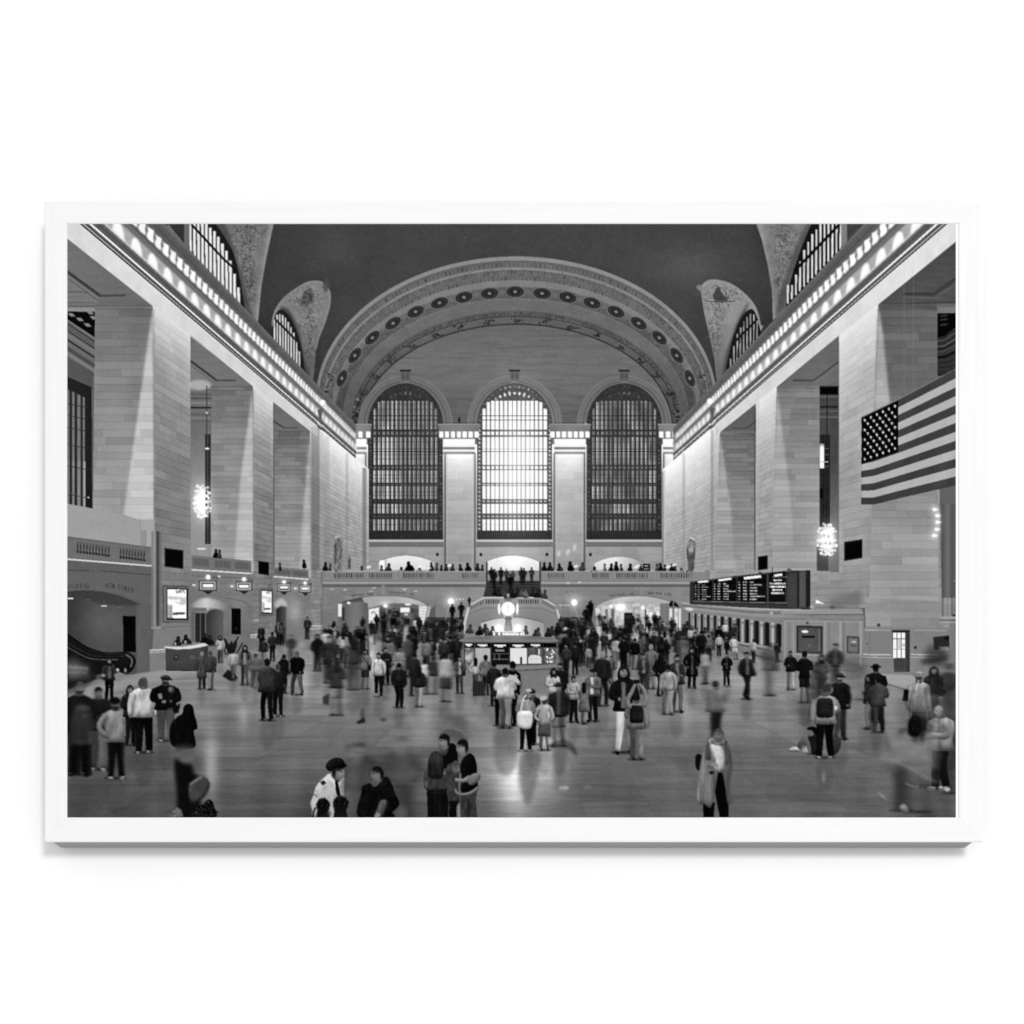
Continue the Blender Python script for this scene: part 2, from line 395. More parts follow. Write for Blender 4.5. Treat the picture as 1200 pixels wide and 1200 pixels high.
    relief(None, 60, 120, 842, 358, 13, 22); relief(None, 40, 118, 838, 390, 7, 22); relief(None, 30, 118, 846, 342, 16, 7)
    poly([(836, 346), (842, 334), (847, 344), (854, 351), (840, 352)], 62, curve=3, soft=.7, a=.85)
    line([(826, 352), (848, 353), (862, 352)], 1.0, 60, a=.8)
    poly([(816, 335), (821, 333), (824, 337), (820, 340)], 120, curve=3, soft=.6)
    poly([(847, 440), (850, 418), (857, 396), (866, 372), (878, 353), (870, 376), (862, 398), (855, 432)], 76, curve=5, soft=1.4)
    begin('printed_window', 'tall barred arched light above the right cornice, the farther one')
    poly([(853, 434), (855, 412), (859, 395), (865, 379), (872, 367), (880.5, 361), (886, 367), (889, 378), (889.6, 399)], 36, curve=3, soft=.4)
    for q in range(9):
        x = 887.6 - q * 3.9; bot = 399.6 + (888 - x) * 1.03; top = ip(1209 - x, 320, 378, 322, 371, 324, 368, 329, 366.6, 335, 372, 340, 381, 345, 391, 350, 409, 353, 421)
        if bot - top > 3: line([(x, top), (x - .3, bot)], 1.4, lambda X, Y, q=q: 160 + 50 * fbm(Y / 6 + q * 3, X), soft=.4)
    line([(888, 373), (862, 399)], 2.4, 28, soft=.4)
    end()

# ---------------------------------------------------------------- great arch and end wall
def arch_pt(t, th):
    """t 0 outer rim .. 1 inner rim; th from 0 (right spring) to pi"""
    cy = 470 + 30 * t; a = 235 - 53 * t; b = 170 - 50 * t
    return np.stack([605 + a * np.cos(th), cy - b * np.sin(th)], -1)
def arch_band(t0, t1, tone, th0=-.18, th1=math.pi + .18, **k):
    th = np.linspace(th0, th1, 90)
    poly(np.concatenate([arch_pt(t0, th), arch_pt(t1, th)[::-1]]), tone, **k)

def draw_arch():
    sh = lambda b: (lambda X, Y: b * 1.07 + 10 * np.clip((Y - 330) / 60, 0, 1) * np.exp(-((Y - 385) / 30) ** 2) * 0 - 16 * np.clip((Y - 400) / 80, 0, 1) + 6 * fbm(X / 14, Y / 10) + 4 * fbm(X / 3, Y / 3))
    arch_band(0, 1, sh(101), soft=.4)
    arch_band(-.005, .055, sh(122), soft=.4)
    arch_band(.055, .09, sh(88), soft=.4)
    arch_band(.165, .185, sh(130), soft=.4, a=.8); arch_band(.10, .105, sh(120), soft=.3, a=.7); arch_band(.205, .212, sh(72), soft=.3, a=.8); arch_band(.345, .352, sh(132), soft=.3, a=.7); arch_band(.43, .44, sh(70), soft=.3, a=.7); arch_band(.80, .81, sh(128), soft=.3, a=.6)
    arch_band(.275, .30, sh(84), soft=.4, a=.6)
    arch_band(.34, .44, sh(112), soft=.6)
    arch_band(.44, .62, sh(84), soft=.5); arch_band(.445, .452, sh(122), soft=.3, a=.7); arch_band(.61, .618, sh(122), soft=.3, a=.7)
    arch_band(.63, .79, sh(96), soft=.6)
    arch_band(.79, .865, sh(82), soft=.5)
    arch_band(.865, .885, sh(60), soft=.3)
    arch_band(.885, .975, sh(88), soft=.4)
    arch_band(.975, 1.0, sh(54), soft=.4)
    # egg-and-dart rows
    for t, n, L, w, tn in ((.115, 150, .0085, .055, 62), (.235, 190, .006, .06, 72), (.325, 150, .008, .04, 66), (.83, 170, .006, .04, 64)):
        for th in np.linspace(-.1, math.pi + .1, n):
            p = arch_pt(t - w / 2, np.array([th - L, th + L])); q = arch_pt(t + w / 2, np.array([th + L, th - L]))
            poly(np.concatenate([p, q]), tn + rng.uniform(-14, 22), soft=.35, a=rng.uniform(.25, .6))
    for th in np.linspace(-.1, math.pi + .1, 420):                 # carving noise in the friezes
        for t0, s in ((.23, .05), (.52, .09), (.84, .03)):
            x, y = arch_pt(t0 + rng.uniform(-s, s), np.array([th]))[0]
            ell(x, y, rng.uniform(.5, 1.2), rng.uniform(.4, .8), rng.choice([52, 66, 122]), soft=.3, a=.5)
    # seventeen rosettes
    R = [(400.5, 442.5), (415.7, 415.8), (436.2, 395), (460.5, 378), (487, 364.5), (515, 354.2), (543.7, 347.5), (573.7, 343), (603.7, 341)]
    R += [(1209 - x, y) for x, y in R[:-1]]
    for (x, y) in R:
        th = math.atan2((485 - y) / 145., (x - 605) / 208.5)
        tx, ty = -208.5 * math.sin(th), -145 * math.cos(th); L = math.hypot(tx, ty)
        rot = math.atan2(ty, tx)
        tl = 10.2; rl = 6.2 - 1.2 * abs(math.cos(th)) ** 2
        for dx in (-1, 1):
            ell(x + dx * 14.5 * tx / L, y + dx * 14.5 * ty / L, 2.6, rl * .55, 104, rot=rot, soft=.5, a=.7)
        ell(x, y, tl + 1.6, rl + 1.3, 108, rot=rot, soft=.4, a=.8)
        ell(x, y, tl, rl, 44, rot=rot, soft=.4)
        ell(x, y, tl * .80, rl * .78, 70, rot=rot, soft=.4)
        ell(x, y, tl * .66, rl * .62, 34, rot=rot, soft=.4)
        for q in range(8):
            a = q * math.pi / 4
            ux, uy = math.cos(a) * tl * .42, math.sin(a) * rl * .42
            ell(x + ux * math.cos(rot) - uy * math.sin(rot), y + ux * math.sin(rot) + uy * math.cos(rot), 1.0, .7, 84, rot=rot + a, soft=.4, a=.7)
        ell(x, y, 2.2, 1.5, 136, rot=rot, soft=.6)
    for th in np.linspace(.12, math.pi - .12, 17):                  # flower groups of the inner band
        x, y = arch_pt(.93, np.array([th]))[0]
        for q in range(16):
            ell(x + rng.normal(0, 3.6), y + rng.normal(0, 1.9), rng.uniform(.7, 1.9), rng.uniform(.6, 1.2), rng.uniform(34, 66), soft=.35, a=.75)
    for sx in (-1, 1):                                              # thick carving at the feet
        for q in range(70):
            th = rng.uniform(-.14, .28); t = rng.choice([.235, .86]) + rng.normal(0, .035)
            x, y = arch_pt(t, np.array([th if sx > 0 else math.pi - th]))[0]
            ell(x, y, rng.uniform(.7, 2), rng.uniform(.8, 2.2), rng.choice([38, 50, 44, 120]), soft=.35, a=.7)
    # wall under the arch
    th = np.linspace(-.12, math.pi + .12, 90)
    P = arch_pt(1.0, th)
    def tym(X, Y):
        st = fbm(X / 34, Y / 2.6, 3); b = 99 + 7 * np.exp(-((Y - 425) / 30) ** 2) - 10 * np.clip((Y - 455) / 40, 0, 1)
        U = (X - VX) * .098; H = (VY - Y) * .098
        v, jh, jv = brick(U, H, 10.2, 10.2, w=1.9, h=.62, seed=9)
        return b + 11 * st - 12 * np.clip(st - .25, 0, 1) * 1.6 + v * 2 - jh * 2 + 2 * fbm(X / 2, Y / 2)
    poly(np.concatenate([P, [(405, 520), (405, 530), (805, 530), (805, 520)]]), tym, soft=.4)

WINX = (475., 603., 731.5)
def draw_end_wall():
    def wall(X, Y):
        b = 142 + 10 * np.exp(-((Y - 560) / 60) ** 2) - 12 * np.clip((Y - 620) / 60, 0, 1)
        return b + 70 * np.exp(-np.clip(Y - 531, 0, 999) / 16) * (Y > 500)
    poly([(420, 520), (800, 520), (838, 700), (372, 700)], front_wall(wall, 98., amp=4, jt=8, seed=3, h=.78, w=1.9), soft=0)
    for cx in (475, 603, 731.5):                                    # stone mouldings round the windows
        th = np.linspace(0, math.pi, 40)
        out = np.stack([cx + 55 * np.cos(th), 497 - 57.5 * np.sin(th)], 1)
        poly(np.concatenate([out, [(cx - 55, 502), (cx + 55, 502)]]), lambda X, Y: 104 + 4 * fbm(X / 5, Y / 5), soft=.4)
        line(out, 1.0, 122, soft=.5, a=.8)
        o2 = np.stack([cx + 48 * np.cos(th), 497 - 50.5 * np.sin(th)], 1); line(o2, .9, 78, soft=.4)
        poly([(cx - 6, 433), (cx + 6, 433), (cx + 5, 447), (cx - 5, 447)], 92, soft=.4)     # keystone
        line([(cx - 6.5, 433.6), (cx + 6.5, 433.6)], 1.8, 40); ell(cx - 2.5, 440, 1.2, 3, 66, soft=.4, a=.7); ell(cx + 2.5, 440, 1.2, 3, 66, soft=.4, a=.7)
        line([(cx - 5, 446.5), (cx + 5, 446.5)], 1, 130, a=.7)
        for sx in (-1, 1):
            line([(cx + sx * 46.5, 530), (cx + sx * 46.5, 668)], 1.6, 88, soft=.5); line([(cx + sx * 49, 530), (cx + sx * 49, 668)], 1.0, 165, soft=.5, a=.6)
    for wi, cx in enumerate(WINX):
        begin('printed_window', ('left arched window of the end wall, its lights dim', 'middle arched window of the end wall, blown out white by daylight', 'right arched window of the end wall, its lights dim')[wi])
        th = np.linspace(0, math.pi, 40); r = 44.
        out = np.concatenate([np.stack([cx + r * np.cos(th), 497 - 48.5 * np.sin(th)], 1), [(cx - r, 631.5), (cx + r, 631.5)]])
        poly(out, lambda X, Y: 56 + 9 * fbm(X / 3, Y / 3) + (12 if wi == 1 else 0), soft=.35)
        bright = wi == 1
        x0, x1 = cx - 38.5, cx + 38.5
        def glass(X, Y):
            if bright: return 255 - 26 * np.clip((Y - 600) / 20, 0, 1) + 0 * X
            n = vnoise(X / 7 + 40 * wi, Y / 23); n2 = vnoise(X / 1.9 + 9 * wi, Y / 5)
            left = np.clip((cx + (4 if wi == 0 else -60) - X) / 50 + .45, .25, 1) if wi == 0 else .62
            b = 84 + 155 * np.clip(n * 1.1 * left + .12 * n2 + (.24 if wi == 0 else .03), 0, 1)
            return b - 22 * np.clip((Y - 595) / 25, 0, 1)
        fd = 1 if bright else .8
        for q in range(15):
            xa = x0 + q * 77 / 15 + (.75 if bright else 1.0); xb = x0 + (q + 1) * 77 / 15 - (.65 if bright else .9); xm = (xa + xb) / 2
            cut = 497 - 41 * math.sqrt(max(0, 1 - ((xm - cx) / 40.5) ** 2))
            for (ya, yb) in ((469, 502.5), (511.5, 544), (550.5, 565), (569, 584), (590, 601), (608, 621)):
                ya2 = max(ya, cut)
                if yb - ya2 < 2: continue
                jx = 0 if bright else rng.uniform(-.35, .35)
                if bright: box(xa, ya2, xb, yb, glass, soft=.4)
                else:
                    box(xa + .2 + jx, ya2, xa + 1.7 + jx, yb, glass, soft=.4)
                    box(xa + 2.0 + jx, ya2, xb - .1, yb, lambda X, Y: glass(X, Y) * .62 + 18, soft=.35)
            box(xa + .2, 505.2, xb - .2, 509, 226 if bright else 112 + rng.uniform(-16, 16), soft=.4)
            box(xa + .3, 545.6, xb - .3, 548.8, 216 if bright else 108, soft=.4); box(xa + .2, 566.4, xb - .2, 567.8, 190 if bright else 96, soft=.4); box(xa + .5, 603.4, xb - .5, 605.6, 150 if bright else 84, soft=.4)
            box(xa + .8, 585.8, xb - .8, 587.6, 190 if bright else 82, soft=.35)
        for y in (486.6, 491.6, 525.3, 528.4): line([(x0, y), (x1, y)], .9, 60 if bright else 46, a=.9, soft=.25)
        for y in (473, 479, 498, 517, 532, 537, 556, 560, 576, 580, 594, 614): line([(x0, y), (x1, y)], .6, 120 if bright else 56, a=.4, soft=.25)
        for q in range(-4, 5):                                       # fanlight panes
            for (rr, sz, tn) in ((37.5, 1.9, 235 if bright else 92), (45, 1.2, 150 if bright else 70)):
                a = math.pi / 2 + q * .155 * (1 if rr < 40 else .8)
                if abs(q) > 3 and rr > 40: continue
                t = tn + rng.uniform(-30, 20) if abs(q) < 4 else tn * .6
                ell(cx + rr * math.cos(a), 497.5 - rr * math.sin(a), sz * rng.uniform(.5, .95), sz * rng.uniform(.7, 1.5), min(255, t), rot=math.pi / 2 - a, soft=.5, a=.85)
        for q in range(26):                                          # pierced iron border, both sides
            y = 499 + q * 4.8
            for sx in (-1, 1):
                ell(cx + sx * 41.3, y, 1.2, 1.3, (178 if bright else 84) + rng.uniform(-30, 18), soft=.35, a=.85)
        for a in np.linspace(.12, math.pi - .12, 20):
            ell(cx + 41.2 * math.cos(a), 497 - 44.6 * math.sin(a), 1.0, 1.1, (110 if bright else 58) + rng.uniform(-20, 20), soft=.35, a=.7)
        box(cx - 44, 621.5, cx + 44, 631.5, lambda X, Y: 50 + 10 * np.sin(X * 2.4) + 6 * fbm(X / 3, Y / 2), soft=.3)
        end()
        line([(cx - 45, 633), (cx + 45, 633)], 2.4, 178, soft=.4)
        box(cx - 45, 634.5, cx + 45, 639, 108, soft=.5); line([(cx - 45, 639.4), (cx + 45, 639.4)], 1, 84, soft=.4)
    glow(603, 555, 62, 13, 75); glow(606, 535, 22, 80, 44); glow(600, 590, 26, 24, 30)
    # capitals and lamps between the windows
    for (xa, xb, n) in ((513, 562.5, 7), (643.5, 692.5, 7), (409, 435.5, 3), (771, 803, 4)):
        ca, cb = xa + 6, xb - 6
        if n < 7: ca, cb = (xa + 4, xb - 6) if xa < 600 else (xa + 6, xb - 4)
        poly([(ca, 513), (cb, 513), (cb, 523), (ca, 523)], lambda X, Y: 250 - (Y - 513) * 2.5 + 0 * X, soft=.6)
        poly([(xa, 496), (xb, 496), (xb - 1, 503.5), (cb + 2, 513.5), (ca - 2, 513.5), (xa + 1, 503.5)], lambda X, Y: 122 - 1.5 * (Y - 496) + 3 * fbm(X / 3, Y / 2), soft=.5)
        line([(xa, 496.5), (xb, 496.5)], 1.2, 144, a=.8)
        for q in range(n):
            x = xa + 4 + (xb - xa - 8) * (q + .0) / (n - 1)
            box(x - 2.5, 505.2, x + 2.3, 512.0, 255, soft=.5)
        box(ca, 523, cb, 526.4, 122, soft=.4); box(ca, 526.4, cb, 528.6, 240, soft=.4); box(ca, 528.6, cb, 531.6, 128, soft=.4)
        glow((xa + xb) / 2, 509, (xb - xa) / 3.4, 22, 8); glow((xa + xb) / 2, 540, (xb - xa) / 3.4, 26, 14)
    line([(519, 494.8), (558, 494.8)], .8, 60, a=.8); line([(650, 494.8), (686, 494.8)], .8, 60, a=.8)
    ell(538, 491.5, 1.4, 3.4, 46, soft=.4); ell(686.5, 496, 1.6, 1.6, 150)
    # openings on the balcony level
    for (xl, xr, yt, b, dark) in ((444, 508, 650.2, 226, -1), (570, 632, 650, 236, 0), (697, 755, 651.5, 212, 1)):
        begin('printed_doorway', 'bright arched opening on the balcony')
        xs = np.linspace(xl, xr, 24); ys = yt + 7.5 * ((xs - (xl + xr) / 2) / ((xr - xl) / 2)) ** 2
        poly(np.concatenate([np.stack([xs, ys], 1), [(xr, 671), (xl, 671)]]),
             lambda X, Y: b - 24 * np.clip((Y - 655) / 14, 0, 1) - dark * 62 * np.clip((X - (xl + xr) / 2) / 30, -.2, 1) * (dark > 0) + 4 * fbm(X / 4, Y / 4), soft=.5)
        line(np.stack([xs, ys], 1), .8, 90, a=.5)
        end()
    box(445, 656, 450, 671, 246, soft=.5); line([(452, 655), (452, 670)], 1.4, 130, soft=.6)
    ell(601.5, 658.5, 3.6, 3.4, 255, soft=.8); glow(601.5, 658.5, 8, 30)
    for x in (512.5, 563.5, 641, 692): box(x - 1.6, 647.4, x + 1.6, 650.8, 34, soft=.4)
    for (x, y) in ((655, 648), (665.5, 646.5), (673.5, 641)): ell(x, y, 2, 4, 205, rot=.3, soft=.9, a=.8)
# ---------------------------------------------------------------- long side walls
MR = 1.0165
def Lm(m, x): return VY - m * (VX - x)                 # line of slope m on the left wall
def Rm(m, x): return VY - m * MR * (x - VX)
def wedge(pts, tone, **k): poly(pts, tone, soft=1.4, **k)

def draw_side_walls():
    # --- left
    def lit(base, top, fall=3.3):
        def f(X, Y, D, H):
            far = np.clip((X - 330) / 80, 0, 1)
            return base + 22 * far + (top - 12 * far) * np.exp(-np.clip(14.9 - H, 0, 99) / (fall + 1.2 * far)) + 5 * fbm(X / 25, Y / 40)
        return f
    poly([(70, Lm(.85, 70)), (432, Lm(.85, 432)), (432, 670), (376, 670), (376, 760), (70, 840)], side_wall(lit(108, 104), amp=7, jt=19, seed=1), soft=.3)
    # end pilaster strips
    for xa, xb, tn, al in ((364, 374.5, 96, .55), (374.5, 379, 150, .35), (379, 386, 128, .25), (405, 408, 112, .3), (424.5, 429.5, 108, .7), (429.5, 431.5, 170, .6)):
        box(xa, Lm(.835, (xa + xb) / 2), xb, 668, tn, a=al, soft=.7)
    # --- right
    def litr(base, top, fall=4.6):
        def f(X, Y, D, H):
            far = np.clip((880 - X) / 80, 0, 1)
            return base + 14 * far + top * np.exp(-np.clip(14.9 - H, 0, 99) / fall) + 5 * fbm(X / 25, Y / 40)
        return f
    poly([(1130, Rm(.85, 1130)), (777, Rm(.85, 777)), (777, 670), (832, 670), (832, 735), (1130, 830)], side_wall(litr(126, 92), bx=18.0, amp=6, jt=18, seed=2), soft=.3)
    for xa, xb, tn, al in ((833, 836.5, 116, .5), (836.5, 843, 150, .3), (800, 803, 120, .35), (776, 778, 110, .7), (778, 780, 178, .6), (886, 890, 165, .25)):
        box(xa, Rm(.835, (xa + xb) / 2), xb, 668, tn, a=al, soft=.7)
    gr = lambda x0, t0, x1, t1: (lambda X, Y: ip(X, x0, t0, x1, t1) + 5 * fbm(X / 20, Y / 14))
    # ================= left bay, nearest: deep opening with gallery behind
    poly([(70, 274), (178.5, 357), (180, 612), (165, 612), (70, 600)], 100, soft=.3)
    def sof(X, Y): return 112 - 6 * np.clip((Y - 300) / 60, 0, 1) + 5 * fbm(X / 18, Y / 3.4)
    poly([(70, 271.5), (178.5, 357), (111, 357), (70, 357)], sof, soft=.35)
    poly([(70, 312), (117, 348), (111, 357), (70, 357)], lambda X, Y: 116 + 4 * fbm(X / 9, Y / 3), soft=.4)
    line([(70, 311.5), (117.5, 346.2)], 3.6, 66, soft=.5); line([(115, 346), (147, 345)], 2.4, 74, soft=.6); line([(70, 319), (115, 351.5)], .9, 84, soft=.4)
    for y, t in ((341, 82), (347, 100), (353.5, 84), (357, 92)): line([(70, y), (103 if y < 350 else 111, y + .5)], 1.3, t, a=.7, soft=.5)
    box(70, 359.5, 111, 364.5, 134, soft=.5)
    poly([(70, 364), (111, 364.5), (111, 396), (70, 371)], 20, soft=.4)                 # coffers
    for (x, y) in ((82, 368), (92, 373.5), (104, 365.5), (108, 371.5), (101, 380)): poly([(x - 4, y - 2), (x + 2, y - 2), (x + 6, y + 2), (x, y + 2)], 128, soft=.5)
    for m, t, w in ((0, 118, 2), (4, 66, 2), (8, 88, 2.4), (12, 58, 1.6), (17, 112, 4), (23, 40, 1.6), (27, 104, 3), (33, 78, 4), (39, 120, 3)):
        line([(70, 369 + m), (111, 396 + m * .98)], w, t, soft=.4)
    poly([(70, 413), (111, 437), (111, 458), (70, 440)], 84, soft=.6)
    poly([(70, 437), (107, 453), (108, 600), (70, 594)], 40, soft=.4)
    for xa, xb in ((79, 81.2), (83.8, 87), (90, 94), (96.5, 99)):
        poly([(xa, 455 + (xa - 78) * .48), (xb, 455 + (xb - 78) * .48), (xb, 594), (xa, 594)], lambda X, Y: 112 + 12 * fbm(X, Y / 12) + 12 * (Y > 540), soft=.5)
    line([(98.6, 540), (98.6, 594)], 1.6, 170, soft=.5)
    for y in (472, 486, 500, 520, 545, 578): line([(78, y), (103, y + 5)], 1.2, 52, a=.7)
    line([(79, 577), (103, 582.5)], .7, 120, a=.6); ell(103.3, 582.3, .9, .9, 220)
    ell(111.5, 551, 1.1, 1.3, 255); glow(111.5, 551, 2.2, 60)
    box(108, 440, 111, 600, 96, soft=.5)
    # reveal of the first pier
    def rev(b0, b1, y0, y1, seed, D):
        return front_wall(lambda X, Y: ip(Y, y0, b0, y1, b1) + 4 * fbm(X / 25, Y / 25), D, amp=6, jt=13, seed=seed, h=.38, w=1.9)
    poly([(111, 357), (178.5, 357), (180, 612), (108.5, 600)], rev(108, 140, 357, 600, 5, 43), soft=.35)
    wedge([(178.8, 358), (180.3, 612), (144, 606)], rev(172, 176, 357, 600, 5, 43))
    line([(111, 357.5), (178, 357.5)], 1.2, 82, a=.7, soft=.5)
    line([(180.2, 362), (180.4, 640)], .8, 88, a=.7, soft=.5)
    # gallery hoarding, balustrade and arch of the first bay
    poly([(70, 588), (144, 602), (163, 608.5), (180.5, 608), (180.5, 668), (70, 660)], lambda X, Y: 152 + 2.5 * fbm(X / 12, Y / 9), soft=.4)
    box(164.5, 608.5, 180.5, 645, 158, soft=.5); box(165, 621, 171.5, 642, 138, soft=.5); line([(164.3, 608), (164.3, 642)], .9, 122, a=.7)
    poly([(70, 627), (177, 641), (177.5, 663), (70, 655)], lambda X, Y: 108 + 3 * fbm(X / 6, Y / 4), soft=.4)
    line([(70, 627.6), (177, 641.3)], 1.4, 86, a=.7, soft=.5)
    for xa, xb, n in ((89.5, 129.5, 11), (140, 171, 9)):
        for q in range(n):
            x = xa + (xb - xa) * (q + .5) / n; y = 628 + (x - 70) * .129
            ell(x - .8, y + 9, .9, 4.4, 52, rot=.12, soft=.4, a=.85); ell(x - .6, y + 15, 1.5, 1.7, 40, soft=.4, a=.85)
        line([(xa - 1, 628 + (xa - 70) * .129 + 4.2), (xb, 628 + (xb - 70) * .129 + 4.2)], .9, 78, a=.6)
    poly([(70, 655), (180, 663), (180, 800), (70, 830)], lambda X, Y: 96 - 10 * np.clip((Y - 700) / 60, 0, 1) + 3 * fbm(X / 9, Y / 9), soft=.4)
    line([(70, 654), (178, 662.6)], 1.5, 218, soft=.35)
    line([(78, 667.3), (110, 668.4)], .9, 66); line([(118, 668.6), (178, 673)], .9, 66)
    dy = lambda x: .012 * (x - 100) ** 2 * (x < 116) * .6 + (.0042 * (x - 113) ** 2) * (x >= 116)
    text("UILDING", 78.5, 683.4, 4.7, 44, wd=.7, cw=.50, adv=.98, path=lambda x: .03 * (101 - x), a=.9)
    text("45TH STREET", 122.5, 683.0, 4.9, 46, wd=.62, cw=.40, adv=.92, path=lambda x: .0050 * (x - 120) ** 2, a=.9)
    ar = [(70, 694), (84, 691.6), (100, 690.8), (120, 692.4), (138, 696.5), (154, 702.5), (168, 708.6)]
    poly(spl(ar, 6, False).tolist() + [(160, 709), (160, 790), (70, 800)], lambda X, Y: 76 + 14 * np.exp(-(((X - 122) / 34) ** 2 + ((Y - 728) / 22) ** 2)) - 20 * np.exp(-((X - 80) / 22) ** 2) + 3 * fbm(X / 8, Y / 8), soft=.5)
    poly(spl(ar, 6, False).tolist() + [(140, 709), (118, 708), (96, 700), (70, 698)], 62, soft=1.0, a=.8)
    line(spl(ar, 6, False), .8, 116, a=.5)
    box(160, 708, 178, 790, lambda X, Y: 92 + 3 * fbm(X / 6, Y / 8), soft=.8)
    for x, y in ((82, 700.6), (121.5, 709.4)): line([(x - 3.6, y), (x + 3.6, y + .2)], 1.3, 236, soft=.4); line([(x, y - 8), (x, y - 1)], 1, 88, a=.6)
    for x, y in ((103, 702), (139, 711)): line([(x - 2.5, y), (x + 2.5, y)], 1, 104, a=.7)
    begin('printed_banner', 'black upright panel on the wall beside the escalator'); poly([(143.6, 721.2), (158.6, 721.4), (158.8, 763.6), (144.2, 763.4)], 13, soft=.35); end()
    # escalator
    begin('printed_escalator', 'escalator with black balustrade and curved newel')
    poly([(70, 737), (78, 742), (96, 756), (110, 762.5), (124, 766), (146, 765.8), (154, 768.5), (157.5, 774), (155.5, 782), (149, 788.5), (120, 789), (104, 792), (70, 800)], lambda X, Y: 24 + 5 * fbm(X / 5, Y / 4), soft=.5)
    line([(70, 736), (96, 754.8), (110, 761.2), (124, 764.6), (147, 764.6), (155.5, 768.6), (158, 775), (155, 783.5), (149.5, 788)], 1.7, 14, curve=5, soft=.35)
    line([(147, 766.8), (152.5, 770.3), (154.4, 775), (152.4, 781.5)], 1.3, 120, curve=5, soft=.45)
    line([(70, 753), (98, 768.5), (112, 772), (138, 772.5)], .9, 92, curve=5, soft=.4)
    line([(70, 748), (100, 764.5), (114, 768.4), (146, 768.6)], .8, 52, curve=5, soft=.4)
    end()
    poly([(70, 764), (86, 778), (104, 790), (112, 790), (112, 796), (70, 811)], lambda X, Y: 34 + 10 * fbm(X / 5, Y / 4), soft=1.2)
    # first pier, foot
    for xa, xb, t in ((177, 180, 118), (180, 182.6, 142), (182.6, 186.6, 64), (186.6, 189, 104)): box(xa, 622, xb, 735, t, soft=.5, a=.8)
    poly([(180, 733), (222, 731), (222, 782), (178, 786), (175, 786), (175, 762), (178, 762)], lambda X, Y: 120 + 3 * fbm(X / 5, Y / 5), soft=.5)
    line([(177, 735.2), (195, 735.4), (221, 732)], 1.4, 150, soft=.4)
    line([(175, 761.6), (194, 760.6)], 1.5, 196, soft=.4); line([(175, 764.4), (194, 763.2)], 1.1, 172, soft=.4)
    # ================= left bay, second
    poly([(223, 391), (296, 452), (296.5, 672), (223, 672)], 112, soft=.3)
    poly([(223, 391.5), (296, 452), (223, 452)], lambda X, Y: 114 + 5 * fbm(X / 18, Y / 3.4), soft=.35)
    poly([(223, 424), (254, 446.5), (247, 452), (223, 452)], 120, soft=.4)
    line([(223, 422.2), (254, 445.4)], 2.7, 68, soft=.45); line([(252, 445), (276, 445)], 1.8, 78, soft=.5); line([(223, 427), (251, 448)], .8, 88)
    poly([(223, 452), (247.4, 452), (247.4, 672), (223, 672)], lambda X, Y: 106 + 34 * np.clip((Y - 500) / 80, 0, 1) + 4 * fbm(X / 5, Y / 8), soft=.3)
    ell(233, 450.5, 14, 6, 168, soft=1, a=.9); line([(223, 456), (230, 459), (247, 459)], 1.2, 120)
    for y, t, w in ((461, 96, 3), (466, 84, 2.4), (471.5, 122, 3), (477, 46, 1.6), (480.5, 112, 2), (485, 84, 1.2), (489, 120, 2.4), (493, 92, 1.2)): line([(223, y), (247.4, y)], w, t, soft=.4)
    box(240.2, 508, 246.6, 637, lambda X, Y: 50 + 20 * (np.abs(X - 243) < .8) + 8 * fbm(X, Y / 7), soft=.35)
    line([(242.2, 451), (242.2, 508)], 1.1, 60); ell(242, 483, 1.5, 1.6, 170); ell(242.5, 525, 2.8, 1.2, 250, soft=.5)
    poly([(247.4, 452), (296, 452), (296.6, 672), (247.4, 664)], rev(110, 140, 452, 640, 6, 60), soft=.35)
    wedge([(296.2, 453), (297, 668), (274, 668), (281.5, 560)], rev(165, 168, 452, 640, 6, 60))
    line([(296.6, 456), (297, 660)], .8, 92, a=.6, soft=.5); line([(248, 452.5), (296, 452.5)], 1.1, 86, a=.7, soft=.5)
    ell(236, 642.5, 5.5, 1.1, 232, soft=.5, a=.9)
    # second-bay balcony and lower wall
    poly([(224, 650), (294.6, 656.6), (294.6, 672), (224, 668)], lambda X, Y: 112 + 3 * fbm(X / 6, Y / 4), soft=.4)
    for xa, xb in ((226, 245), (251, 270), (275, 292)):
        poly([(xa, 653 + (xa - 224) * .09), (xb, 653 + (xb - 224) * .09), (xb, 662 + (xb - 224) * .075), (xa, 662 + (xa - 224) * .075)], lambda X, Y: 92 + 16 * np.sin(X * 2.6), soft=.45, a=.8)
    poly([(222, 668), (296, 672), (297, 760), (222, 782)], side_wall(lambda X, Y, D, H: 108 - 8 * np.clip((Y - 700) / 40, 0, 1), amp=3, jt=4, seed=4), soft=.4)
    line([(224, 667), (294.4, 671.6)], 1.4, 222, soft=.35); line([(224, 674), (294, 677.6)], .9, 84, a=.7)
    # ================= left bay, third
    poly([(320, 470), (363, 504), (363.5, 680), (320, 680)], 112, soft=.3)
    poly([(320, 470.5), (363, 504), (320, 504)], lambda X, Y: 110 + 4 * fbm(X / 14, Y / 3), soft=.35)
    line([(320, 492.6), (332.5, 500.6)], 1.8, 72, soft=.4); line([(331, 500.6), (349, 500.6)], 1.4, 80, soft=.45)
    poly([(321.5, 504), (363, 504), (363.8, 680), (321.5, 672)], rev(104, 138, 504, 640, 8, 75), soft=.35)
    wedge([(363.2, 505), (364, 676), (350, 676), (356.5, 580)], rev(158, 160, 504, 640, 8, 75))
    line([(320.6, 474), (320.8, 690)], 1.2, 92, a=.7, soft=.5)
    poly([(320, 664), (361.5, 667), (361.5, 678), (320, 675)], 112, soft=.4)
